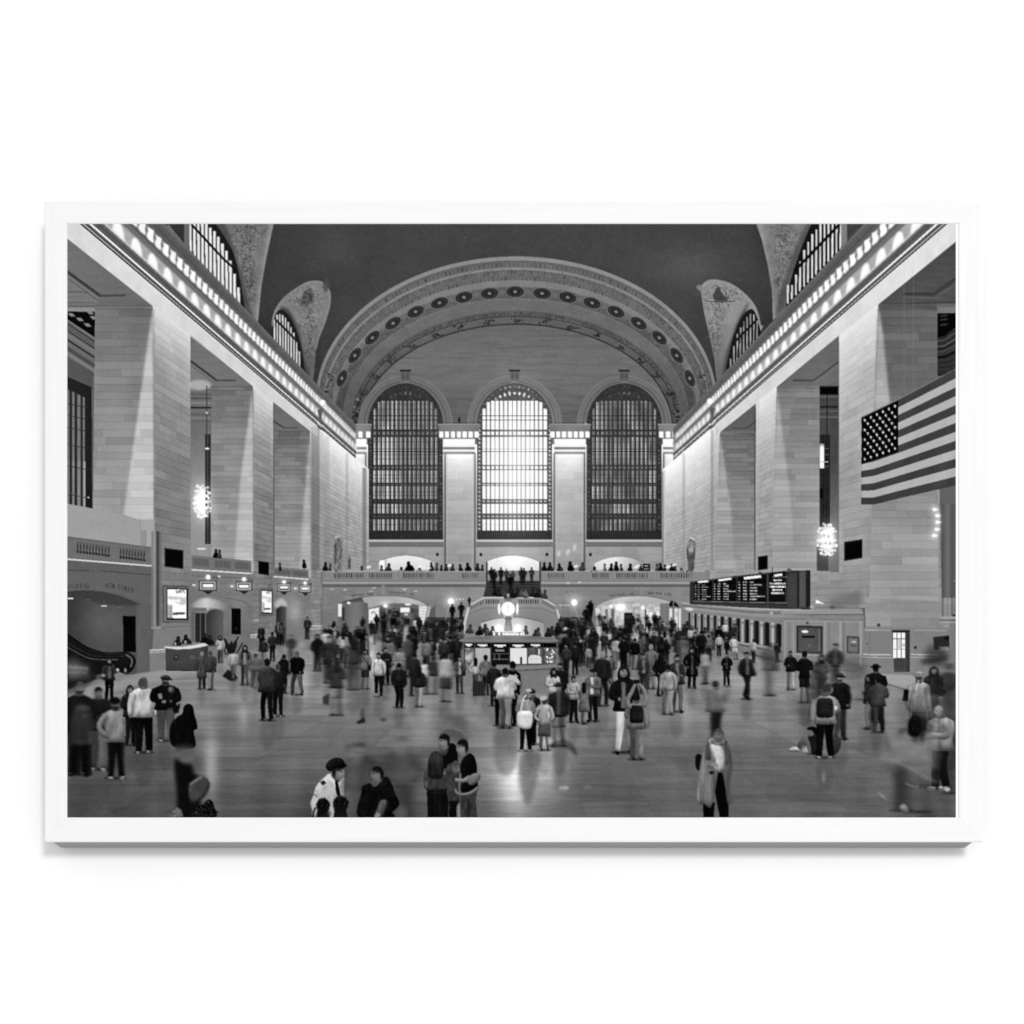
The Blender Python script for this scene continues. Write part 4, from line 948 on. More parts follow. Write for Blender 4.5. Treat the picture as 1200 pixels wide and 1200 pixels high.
    poly([(323.4, 756), (323.6, 713), (329, 709.8), (334.8, 711), (335.4, 752)], lambda X, Y: 50 + 26 * np.clip((X - 325) / 8, 0, 1), soft=.5)
    glow(345, 716, 6, 34, 10)
    # desk
    begin('printed_desk', 'dark curved information desk on the left with a pale top')
    poly([(193.4, 758), (206, 760), (222, 759.6), (234, 757.6), (243.4, 755), (243.4, 783.5), (230, 785), (194, 784)], lambda X, Y: 70 + 3 * fbm(X / 4, Y / 9) - 8 * np.clip((Y - 775) / 9, 0, 1) - 12 * np.clip((X - 232) / 10, 0, 1), soft=.4)
    poly([(192.6, 757.2), (214, 757.4), (226, 755.6), (236, 753.6), (243.6, 753.8), (243.4, 755.8), (234, 758), (222, 760), (206, 760.4), (192.6, 758.8)], 206, soft=.4)
    end()
    ell(206.2, 770, 3.4, 3.6, 44, soft=.4); ell(206.2, 769.6, 2.1, 2.2, 82, soft=.4); box(222, 767.4, 228, 772, 88, soft=.5, a=.8)
    line([(194, 784.6), (230, 785.6)], 1.3, 34)

def draw_right_furniture():
    # ticket wall
    poly([(799, 703), (812, 706.5), (880, 711), (952, 713.5), (1018, 714), (1016, 790), (930, 776), (880, 764), (800, 748)], lambda X, Y: 122 + 6 * fbm(X / 9, Y / 5), soft=.4)
    line([(799, 706), (880, 713), (952, 715.2), (1018, 715.4)], 2.2, 158, soft=.4); line([(799, 709.2), (880, 717), (952, 719.4), (1016, 719.6)], .9, 88); line([(800, 712), (880, 720), (930, 722)], 2.6, 138, soft=.6)
    ell(808, 713.2, 5, 1.6, 214, soft=.8, rot=.1); ell(904.5, 718, 1.6, .9, 200, soft=.6)
    gx = [(808, 1.9), (815.3, 2.3), (822.6, 2.6), (830, 2.9), (838, 3.3), (846.4, 3.7), (855.4, 4.2), (865.2, 4.7), (875.4, 5.2), (886.6, 5.8), (898.6, 6.4), (912.4, 7.0)]
    for x, w in gx:
        yt = ip(x, 808, 717.5, 860, 723, 912, 730); yb = ip(x, 808, 745, 860, 751, 912, 757.5)
        poly([(x - w * .5, yt + w * .3), (x - w * .1, yt), (x + w * .5, yt + w * .2), (x + w * .5, yb), (x - w * .5, yb)], lambda X, Y, x=x: 30 + 26 * np.clip((x - X) / 2, 0, 1), soft=.4)
        line([(x - w * .62, yt + 1), (x - w * .62, yb)], w * .18, 92, a=.8)
    for (xa, wa), (xb, wb) in zip(gx[:-1], gx[1:]):
        x = xb - wb * .5 - (xb - xa) * .22; yt = ip(x, 808, 717.5, 860, 723, 912, 730); yb = ip(x, 808, 745, 860, 751, 912, 757.5)
        line([(x, yt), (x, yb)], wb * .38, 168, soft=.45); ell(x + .2, yt + 4, wb * .3, 2.6, 92, soft=.5, a=.6); ell(x, yt + 2, wb * .3, 1, 176, soft=.4, a=.7)
        line([(x - wb * .35, yt + 3), (x - wb * .35, yb)], wb * .14, 100, a=.6)
    poly([(848, 750), (880, 755), (918, 761), (918, 776), (880, 768), (848, 762)], lambda X, Y: 116 + 8 * fbm(X / 6, Y / 2), soft=.5)
    line([(850, 752), (916, 764.5)], 1.6, 74, a=.8); line([(850, 750), (916, 760.5)], 1.1, 158); line([(870, 764), (918, 775)], 2.4, 70, a=.8, soft=.8)
    # lounge block
    box(918, 722, 1016, 786, lambda X, Y: 128 - 12 * np.clip((Y - 750) / 30, 0, 1) + 4 * fbm(X / 6, Y / 6), soft=.4)
    for x, w, t in ((920, 1.2, 152), (925, 1.5, 104), (930, 1.2, 154), (967, 1.5, 158), (972, 1.2, 100), (985, 3, 150), (989, 1, 96), (1009, 3, 148), (1013.5, 1.4, 92)): line([(x, 728), (x, 780)], w, t, soft=.4, a=.85)
    text("TICKETS", 944, 720.6, 2.8, 92, wd=.5, adv=1.05, a=.55); line([(920, 727.6), (1012, 728.6)], .9, 156, a=.7); line([(918, 724.4), (1014, 725.4)], .8, 92, a=.6)
    begin('printed_door', 'closed dark ticket window with a small white notice')
    poly([(933.6, 732.4), (964.4, 733), (964.4, 766), (933.6, 764.4)], 54, soft=.4); poly([(936, 735), (962, 735.6), (962, 764), (936, 762.6)], lambda X, Y: 80 + 5 * fbm(X / 4, Y / 5), soft=.4)
    end()
    ell(943.6, 739.6, 4, 1.6, 232, soft=.5); box(940, 744.6, 955.2, 746.8, 22, soft=.4); ell(948.5, 756, 2, 2.4, 102, soft=.7, a=.7); line([(960.5, 737), (960.5, 762)], .8, 140, a=.5); ell(946.4, 729.4, 1.6, 1.6, 70, soft=.5)
    line([(932, 766.2), (966, 768)], 1.6, 156, soft=.5, a=.7)
    poly([(992.6, 744.6), (1007.4, 745.4), (1007.4, 765.4), (992.6, 764.6)], 74, soft=.4); poly([(994.6, 747), (1005.6, 747.6), (1005.6, 763.6), (994.6, 763)], 108, soft=.4); ell(1001, 751.6, 3, 1.2, 172, soft=.5); box(997, 755, 1004, 757, 80, soft=.5)
    poly([(915, 716.4), (1017.6, 712), (1016, 719), (915, 719)], 140, soft=.5); poly([(1010, 712), (1018, 712), (1016, 735), (1013, 735), (1013, 722)], 96, soft=.5)
    # departure board
    begin('printed_departure_board', 'long dark departures board of lit rows above the ticket windows')
    poly([(808.6, 681.4), (836, 678), (870, 673.6), (920, 668.4), (950, 667.6), (950, 713.4), (920, 713), (870, 711), (808.6, 707.4)], 52, soft=.4)
    for P in ([(813.6, 682.6), (835, 680), (835, 703.6), (813.6, 702.8)], [(836.6, 679.4), (863, 676.4), (863, 704.4), (836.6, 703.6)], [(865, 676), (898.6, 672.4), (898.6, 704.6), (865, 704.4)], [(901.2, 671.6), (920.4, 669.4), (920.4, 704.4), (901.2, 704.6)]): poly(P, 22, soft=.35)
    end()
    for xa, xb, ya, yb, h in ((818, 830.4, 681.6, 680.4, 2.2), (842, 857.6, 679.6, 677.4, 2.4), (872, 892.2, 677.2, 674.8, 3.0), (907.4, 917, 674.2, 672.6, 2.6)): line([(xa, ya), (xb, yb)], h, 240, soft=.35)
    def row(xs, ys, ye, tone, h):
        for (a, b) in xs:
            x = a
            while x < b:
                w = rng.uniform(1.0, 1.9); line([(x, ys), (min(b, x + w), ys)], h * rng.uniform(.75, 1.1), tone + rng.uniform(-34, 30), soft=.3); x += w + rng.uniform(.0, .45)
    for k, y in enumerate((685.2, 687.6, 690.4, 693.1, 695.8, 698.6, 701.4)): row([(814.4, 816), (817.4, 820.2), (822.4, 828 if k not in (5, 1) else (833.4 if k == 5 else 830))], y, y, 150 if k else 120, 1.2)
    for k, y in enumerate((683.8, 686.4, 689.4, 692.3, 695.4, 698.4, 701.4)): row([(837.2, 838.6), (841, 844.6), (847.8, 854 if k != 3 else 862.4)], y, y, 168, 1.3)
    for k, y in enumerate((681.6, 684.9, 688.3, 691.7, 695.1, 698.4, 701.8)): row([(866, 867.4), (870.8, 875.6), (879, [883.6, 893, 887.8, 887.8, 887.6, 896.6, 887][k])], y, y, 180, 1.5)
    for xa, xb, y in ((906.6, 916.6, 679.3), (902.4, 921, 683.3), (902.4, 921, 687.0), (905.6, 917, 690.8), (904, 919, 694.5)): row([(xa, xb)], y, y, 228, 2.0)
    for a, b, y in ((829, 834.6, 684.4), (851, 862.6, 683.2), (885, 898, 680.6)): line([(a, y), (b, y - .6)], 1.8, 12, soft=.4)
    line([(811, 703.8), (870, 705.2), (929, 706.2)], .8, 112); line([(905, 675.6), (950, 675.2)], .7, 112, a=.8)
    for x in (899.8, 935.8, 945.6, 924): line([(x, 672), (x, 712)], 2 if x < 930 else 1.4, 66 if x < 930 else 28, soft=.4)
    box(925, 671, 934, 712, 66, soft=.5); box(937, 669, 944.6, 712, 82, soft=.5); line([(948.6, 669), (948.6, 712)], 2, 34)
    line([(812, 706.8), (950, 711.6)], 2.0, 62, a=.7)
    ell(891, 671, 2, 1.6, 60, soft=.5); ell(925, 667.6, 2.6, 2.2, 84, soft=.6); line([(905.6, 664), (905.6, 670)], .8, 50); ell(861, 675.2, 2, 1.2, 66, soft=.5)
    poly([(956.6, 702), (963.4, 705.6), (966.8, 707), (956, 706.4)], 245, soft=.4); ell(976, 711, 3.4, 1.8, 84, soft=.6); line([(950, 710.5), (1016, 712.5)], 1, 86, a=.6); ell(952, 710.6, 3, .9, 180, soft=.6)
    begin('printed_screen', 'black switched-off screen on the right pier'); poly([(989.4, 634.4), (1011.2, 631), (1011.2, 653.4), (989.4, 657)], 40, soft=.35); poly([(991, 636.2), (1009.8, 633.2), (1009.8, 652), (991, 655)], 16, soft=.3); end()
    poly([(888.6, 651.6), (900.2, 650), (900.2, 666.2), (888.6, 668)], 34, soft=.35); poly([(890, 653.2), (899, 652), (899, 665), (890, 666.4)], 16, soft=.3)
    # right pier foot and lit door
    poly([(972, 700), (1010, 690), (1010, 710), (975, 712)], 92, soft=2.5, a=.5)
    poly([(1014, 700), (1104, 704), (1110, 800), (1075, 790), (1015, 788)], front_wall(lambda X, Y: 128 - 6 * np.clip((Y - 760) / 20, 0, 1), 42, amp=5, jt=7, seed=15, h=.38, w=1.9), soft=.5)
    poly([(1013, 735), (1120, 735), (1120, 795), (1075, 791), (1012, 788)], lambda X, Y: 122 + 3 * fbm(X / 5, Y / 5), soft=.5)
    line([(1014, 737.8), (1044, 738)], 1.3, 164, soft=.4); line([(1066, 738), (1110, 738.4)], 1.0, 156, soft=.4); box(1019, 738.8, 1020, 766, 100, a=.5); box(1066, 736, 1072, 788, 126, soft=.4)
    for x0, x1 in ((1012, 1045), (1068, 1100)): line([(x0, 766.4), (x1, 767)], 1.4, 184, soft=.4); line([(x0 - 1, 769.4), (x1, 770.2)], 1.1, 170, soft=.4); line([(x0, 768), (x1, 768.6)], .6, 96)
    ell(1030, 732, 2.0, 2.2, 70, soft=.4); ell(1073, 758.3, 1.6, 1.6, 24, soft=.4); ell(1016.5, 754, .8, 1.6, 84, soft=.4)
    begin('printed_door', 'narrow door with a bright paned window in the right pier')
    poly([(1045.6, 738), (1066.4, 738), (1066.6, 787), (1048, 787)], 76, soft=.35); box(1046, 737.8, 1066.6, 740.2, 40, soft=.4); box(1062, 740, 1066.4, 786, 64, soft=.4)
    poly([(1047.2, 741.2), (1061.2, 741), (1061.2, 770.4), (1047, 770.8)], 238, soft=.35)
    end()
    for x in (1051.6, 1056.4): line([(x, 741), (x, 770.6)], 1.0, 78, soft=.35)
    for y in (748, 760.2): line([(1047, y), (1061, y)], .9, 84, soft=.35)
    box(1052.2, 748.6, 1056, 759.6, 176, soft=.5, a=.8); box(1057.4, 754, 1061, 757, 140, soft=.5, a=.7); box(1048.4, 771, 1060, 784, 70, soft=.5)
    # newsstand and column at the edge
    poly([(1094, 746), (1113, 744), (1114, 760), (1095, 761)], 48, soft=.6); ell(1110, 747.6, 3, 2.4, 28, soft=.6); poly([(1101, 757.6), (1112.6, 757.4), (1112.6, 762), (1102, 762.4)], 150, soft=.7)
    poly([(1112.8, 725), (1130, 725), (1130, 870), (1113, 866)], lambda X, Y: 118 - 8 * np.clip((X - 1116) / 6, 0, 1), soft=.4)
    for y, t in ((723.4, 160), (726.6, 100), (729, 152)): line([(1102, y - .4), (1130, y)], 1.5, t, soft=.4)
    ell(1118.5, 720.6, 2, 1.2, 40, soft=.4); line([(1118, 680), (1122, 680)], 1, 190)
    for x, t in ((1105.4, 74), (1110.6, 116), (1116.4, 70), (1120, 58)): box(x - 1.2, 590, x + 1.2, 722, t, soft=.7, a=.55)

def draw_chandeliers():
    begin('printed_chandelier', 'lit chandelier hanging in the left gallery')
    r = np.random.RandomState(5)
    ell(236.6, 587.6, 8.6, 16, 205, soft=2.2, a=.75)
    for y, hw, n in ((570, 6, 5), (575.5, 9, 7), (582, 10, 8), (588, 10.5, 8), (594, 9.5, 7), (600, 8, 6), (604.4, 5, 5)):
        for q in range(n):
            x = 237.5 + hw * (2 * q / (n - 1) - 1)
            x += r.uniform(-.9, .9)
            if x < 247.4: rr = r.uniform(.9, 1.8); ell(x, y + r.uniform(-1.6, 1.6), rr, rr, r.uniform(215, 255), soft=.55)
    end(); glow(236.5, 587, 6.5, 70, 12); glow(237, 588, 11, 26, 18)
    for y in (577, 584, 591): ell(241.6, y, 1.2, 2, 70, soft=.5)
    begin('printed_chandelier', 'lit chandelier hanging in the right gallery')
    ell(969.4, 631, 9.4, 16, 210, soft=2.0, a=.75)
    for y, hw, n in ((614.4, 4, 4), (618.4, 8, 6), (623, 10.6, 8), (632, 10.8, 8), (640, 10.4, 8), (644.4, 9, 6), (648.6, 6.6, 7)):
        for q in range(n):
            x = 969.4 + hw * (2 * q / (n - 1) - 1) + r.uniform(-.8, .8); rr = r.uniform(.9, 1.9); ell(x, y + r.uniform(-1.4, 1.4), rr, rr, r.uniform(215, 255), soft=.55)
    end()
    for x, y in ((966, 627), (971, 628), (968, 636), (973, 636)): ell(x, y, 1.3, 2, 92, soft=.5, a=.8)
    glow(969.4, 631, 7, 64, 12); glow(969.4, 631, 12, 22, 18)
    for x, y in ((1095.6, 596.4), (1098.6, 603.6), (1099, 611.4), (1098, 619.6), (1095, 627)):
        ell(x, y, 2.0, 1.7, 255, soft=.6); ell(x + 2.6, y, 1.8, .9, 235, soft=.6, a=.8); glow(x, y, 3.6, 40)

def draw_flag():
    top = lambda x: np.interp(x, [1009.5, 1053, 1130], [488.8, 468, 427]); bot = lambda x: np.interp(x, [1009.5, 1024, 1053, 1130], [590.4, 590.8, 583.6, 566])
    begin('printed_flag', 'large hanging striped flag with white stars')
    xs = np.linspace(1009.6, 1130, 40)
    for i in range(13):
        a = np.stack([xs, top(xs) + (bot(xs) - top(xs)) * i / 13], 1); b = np.stack([xs, top(xs) + (bot(xs) - top(xs)) * (i + 1) / 13], 1)
        poly(np.concatenate([a, b[::-1]]), lambda X, Y, i=i: (68 if i % 2 == 0 else 166) + 5 * fbm(X / 9 + Y / 40, Y / 60) + 4 * np.sin(X / 7.5 + Y / 30) * fbm(X / 30, Y / 80) * 1.4 + 2.4 * np.sin(X * 3.1) * np.sin(Y * 2.9) + 3 * fbm(X / 1.5, Y / 1.5) - 6 * (X < 1012), soft=.3)
    can = lambda u, v: (1010.2 + 42.6 * u, (top(1010.2 + 42.6 * u) * (1 - v) + v * (543.4 - 14.4 * u)))
    poly([can(0, 0), can(1, 0), can(1, 1), can(0, 1)], 14, soft=.3)
    for r in range(9):
        for c in range(6 if r % 2 == 0 else 5):
            u = (2 * c + (1 if r % 2 == 0 else 2)) / 12; x, y = can(u, (r + .85) / 9.7)
            P = []
            for q in range(10):
                a = -math.pi / 2 + q * math.pi / 5 + .1; R = 2.3 if q % 2 == 0 else 1.0; P.append((x + .82 * R * math.cos(a), y + 1.15 * R * math.sin(a)))
            poly(P, 186, soft=.25)
    end()
    line([(1009.5, 488), (1053, 467.2), (1122, 430.6)], 1.0, 122, a=.8, soft=.4)

def draw_statues():
    begin('printed_statue', 'carved standing ornament on the balcony at the left')
    poly([(391.4, 668), (391, 640), (392.4, 632), (395, 627.6), (399, 631), (401, 640), (400.4, 655), (399, 668)], lambda X, Y: 112 + 46 * fbm(X / 1.8, Y / 4), curve=3, soft=.7)
    line([(392.4, 630.4), (395, 627.8), (398, 629.6)], 1.3, 200, soft=.6); line([(393, 636), (392.6, 660)], 1.6, 62, a=.8, soft=.5); line([(399.6, 640), (398.6, 655)], 1.2, 72, a=.7); line([(396, 640), (397.6, 646), (396, 652)], 1, 150, a=.6)
    end()
    line([(409.4, 655), (409.4, 666)], 2.4, 74, soft=.5); line([(409.6, 651), (409.6, 656)], .8, 74)
    begin('printed_statue', 'carved standing ornament on the balcony at the right')
    poly([(804.6, 642), (806, 634), (810, 630), (814.6, 634), (815.6, 641), (814, 655), (813, 668), (807, 668), (806, 656)], lambda X, Y: 122 + 34 * fbm(X / 1.8, Y / 4) - 30 * np.clip((Y - 644) / 6, 0, 1), curve=3, soft=.5)
    end()
    line([(809, 629), (814, 632)], 1.5, 210, soft=.5); ell(810, 643.6, 2.6, 3.2, 158, soft=.7); line([(805.6, 641), (806, 655)], 1.2, 62, a=.8); line([(814.4, 641), (813.6, 655)], 1.2, 66, a=.8)

def draw_booth():
    begin('printed_information_booth', 'round information booth with lit windows under the clock')
    poly([(545, 776), (652, 776), (650, 812), (560, 812), (547, 800)], lambda X, Y: 116 - 14 * np.clip((X - 640) / 12, 0, 1) + 3 * fbm(X / 5, Y / 5), soft=.5)
    xs = np.linspace(537.5, 655, 40); u = (xs - 596) / 59
    poly(np.concatenate([np.stack([xs, 750.4 - 6.4 * np.sqrt(np.maximum(0, 1 - u ** 2))], 1), np.stack([xs, 750.4 + 3.4 * np.sqrt(np.maximum(0, 1 - u ** 2))], 1)[::-1]]), lambda X, Y: 104 + 14 * np.exp(-((Y - 750) / 1.6) ** 2) + 4 * fbm(X / 6, Y / 2), soft=.4)
    box(543.5, 752.4, 652, 778.5, lambda X, Y: 54 + 10 * fbm(X / 3, Y / 3), soft=.4)
    end()
    box(544, 752.8, 652, 758.2, 16, soft=.4)
    for x, w in ((549.4, 4.2), (565.2, 5.8), (586, 6.8), (607.4, 6.8), (627.4, 5.6)):
        yy = 754.4 + 1.4 * (1 - ((x - 596) / 55) ** 2)
        line([(x - w, yy), (x + w, yy + .1)], 1.7, 250, soft=.35); line([(x - w * .55, yy + 1.6), (x + w * .55, yy + 1.6)], 1.3, 244, soft=.4)
    box(545, 759, 556, 778, lambda X, Y: 120 + 70 * fbm(X / 2.2, Y / 2.6), soft=.5); ell(549, 770, 4, 4, 205, soft=1, a=.7)
    box(557.2, 759, 574.6, 778, lambda X, Y: 168 - 6 * np.clip((Y - 764) / 10, 0, 1) + 3 * fbm(X / 3, Y / 3), soft=.4)
    box(576, 758.6, 596.2, 778, 26, soft=.4); line([(580.6, 761.8), (591, 761.8)], 2.4, 122, soft=.4); line([(577, 765.8), (596, 765.8)], .9, 130); line([(577, 772), (596, 772)], .8, 112); line([(585, 766), (585, 773)], .8, 120); line([(579.6, 766), (579.6, 773)], .8, 96)
    box(598.2, 759, 617.4, 777.4, lambda X, Y: 216 + 5 * fbm(X / 3, Y / 3), soft=.35); box(609.4, 769.4, 612.2, 777.4, 52, soft=.35)
    box(619, 758.6, 636, 778, 88, soft=.4); box(622, 759, 632, 768, lambda X, Y: 84 + 40 * fbm(X / 2, Y / 2), soft=.5); line([(631.6, 760), (631.6, 766.5)], 1.6, 226, soft=.4); poly([(619.2, 770), (622, 767), (632, 767.4), (634.4, 770), (634.4, 777.2), (619.2, 777)], 206, soft=.4); line([(621, 771.6), (633, 771.8)], .8, 150, a=.6)
    box(637.6, 758.6, 652, 778, lambda X, Y: 96 + 60 * fbm(X / 1.8, Y / 1.8), soft=.4)
    for q in range(14): ell(rng.uniform(639, 651), rng.uniform(760, 777), .9, 1.1, 240, soft=.4)
    for x in (556.6, 575.2, 597.2, 618.2, 636.8): line([(x, 753), (x, 778)], .9, 92, soft=.3, a=.8)
    poly([(540, 777.6), (570, 780), (600, 780.4), (630, 779.4), (656, 777), (656, 780.6), (630, 783.6), (600, 784.4), (570, 784), (540, 781.6)], lambda X, Y: 122 + 4 * fbm(X / 5, Y), soft=.4); line([(560, 784.6), (600, 785.2), (640, 783.6), (655, 781.4)], 1.2, 76, curve=4, soft=.5); line([(600, 779.8), (656, 777.2)], .8, 84, a=.7)
    # sign, pedestal and clock
    box(577, 739.2, 615, 744.6, 78, soft=.4); line([(577, 739.6), (614, 739.6)], .9, 210, a=.8)
    begin('printed_sign', 'lit word sign on the roof of the information booth'); box(588.4, 740.2, 607.6, 744.2, 150, soft=.4); end()
    text("Information", 588.6, 740.4, 3.5, 255, wd=.75, adv=.57, soft=.2)
    for x in (579, 585.2, 611.2, 613.6): box(x - 1.1, 740.4, x + 1.0, 744, 244, soft=.4)
    poly([(590.6, 739), (592.4, 726), (591, 724), (591, 721.6), (600.2, 721.6), (600.2, 724), (599, 726), (600.8, 739)], lambda X, Y: 112 + 18 * fbm(X / 1.6, Y / 2) - 14 * np.abs(X - 595.6) / 5, soft=.4); line([(590.8, 724.2), (600.4, 724.2)], .9, 64)
    for x in (584.6, 607.0): ell(x, 735.6, 3.9, 4.0, 255, soft=.8); glow(x, 735.6, 7, 50)
    ell(589, 738, 1.6, 1.6, 240, soft=.6); ell(602.4, 738, 1.6, 1.6, 240, soft=.6)
    begin('printed_clock', 'glowing round four-faced clock on the booth')
    ell(595.5, 712.4, 11.2, 10.4, 118, soft=.5); poly([(590, 703), (601, 703), (597, 700.4), (594, 700.4)], 96, soft=.4); ell(595.5, 697.4, 1.5, 2.2, 140, soft=.4)
    for s in (-1, 1): ell(595.6 + s * 10.6, 713, 1.35, 6.6, 255, soft=.5, rot=s * .03); line([(595.6 + s * 6.4, 706), (595.6 + s * 4.5, 703)], 1, 165, a=.7)
    ell(595.4, 713, 8.1, 8.2, 255, soft=.45); end()
    line([(595.4, 707.4), (595.2, 717)], .9, 176, soft=.35); line([(595.4, 713), (595.6, 716)], 1, 190, soft=.35)
    for q in range(12): ell(595.4 + 6.2 * math.sin(q * math.pi / 6), 713 - 6.2 * math.cos(q * math.pi / 6), .5, .5, 226, soft=.3)
    for s in (-1, 1): line([(595.6 + s * 5.4, 720.2), (595.6 + s * 3.6, 723)], 1.1, 215, soft=.4)
    glow(595.4, 713, 10, 26); glow(596, 740, 16, 22, 5)
# ---------------------------------------------------------------- the people in the picture
def tname(t): return 'black' if t < 34 else 'dark grey' if t < 72 else 'grey' if t < 118 else 'light grey' if t < 155 else 'white'
def head(L, x, y, rx, ry, yaw, hair, skin, long_=0, cap=0, beard=0, pitch=0., bald=0, seed=1):
    """a head as an ellipsoid turned by yaw (0 faces us, pi faces away): skin, hairline, eyes, nose and mouth follow the turn"""
    def f(X, Y):
        nx = np.clip((X - x) / rx, -1, 1); ny = np.clip((y - Y) / ry, -1, 1)
        nz = np.sqrt(np.clip(1 - nx * nx - ny * ny, 0, 1))
        cp, sn = math.cos(pitch), math.sin(pitch)
        up = ny * cp + nz * sn; nz2 = nz * cp - ny * sn
        fr = nz2 * math.cos(yaw) + nx * math.sin(yaw); sd = nx * math.cos(yaw) - nz2 * math.sin(yaw)
        n = fbm(sd * 4 + seed, up * 4 + seed)
        hl = .46 - .25 * np.abs(sd) + .10 * n
        hairm = 1 / (1 + np.exp(-np.clip((up - hl) * 14, -30, 30)))
        backm = 1 / (1 + np.exp(-np.clip((.16 - fr + .25 * (up - .1)) * 12, -30, 30))) * (1 / (1 + np.exp(-np.clip((up + (.95 if long_ else .55)) * 12, -30, 30))))
        hm = np.maximum(hairm, backm) if not bald else backm * .25 * (up < .2)
        g = lambda u0, v0, su, sv: np.exp(-((sd - u0) / su) ** 2 - ((up - v0) / sv) ** 2) * (fr > .05)
        sk = skin * (1.05 - .55 * (g(.34, .12, .16, .09) + g(-.34, .12, .16, .09)) - .16 * (g(.34, .28, .2, .07) + g(-.34, .28, .2, .07)) + .16 * g(0, -.06, .10, .26) - .22 * g(0, -.25, .16, .06) - .34 * g(0, -.50, .24, .06) + .10 * g(.45, -.2, .2, .2) + .10 * g(-.45, -.2, .2, .2))
        if beard: sk = sk * (1 - .45 * np.clip((-.22 - up) * 4, 0, 1))
        ear = np.exp(-((fr + .02) / .10) ** 2 - ((up - .02) / .2) ** 2) * (np.abs(sd) > .7)
        sk = sk * (1 - .25 * ear)
        sh = .66 + .30 * np.clip(ny * .55 + .45, 0, 1) + .16 * nz + .07 * nx * (1 if x < 600 else -1)
        hr = hair * (1 + .35 * fbm(sd * 9 + seed, up * 2)) + 10 * np.clip(ny, 0, 1) ** 3
        return np.clip(sk * sh * (1 - hm) + hr * hm * (.8 + .3 * sh), 5, 245)
    ell(x, y, rx, ry, f, into=L, soft=.3)

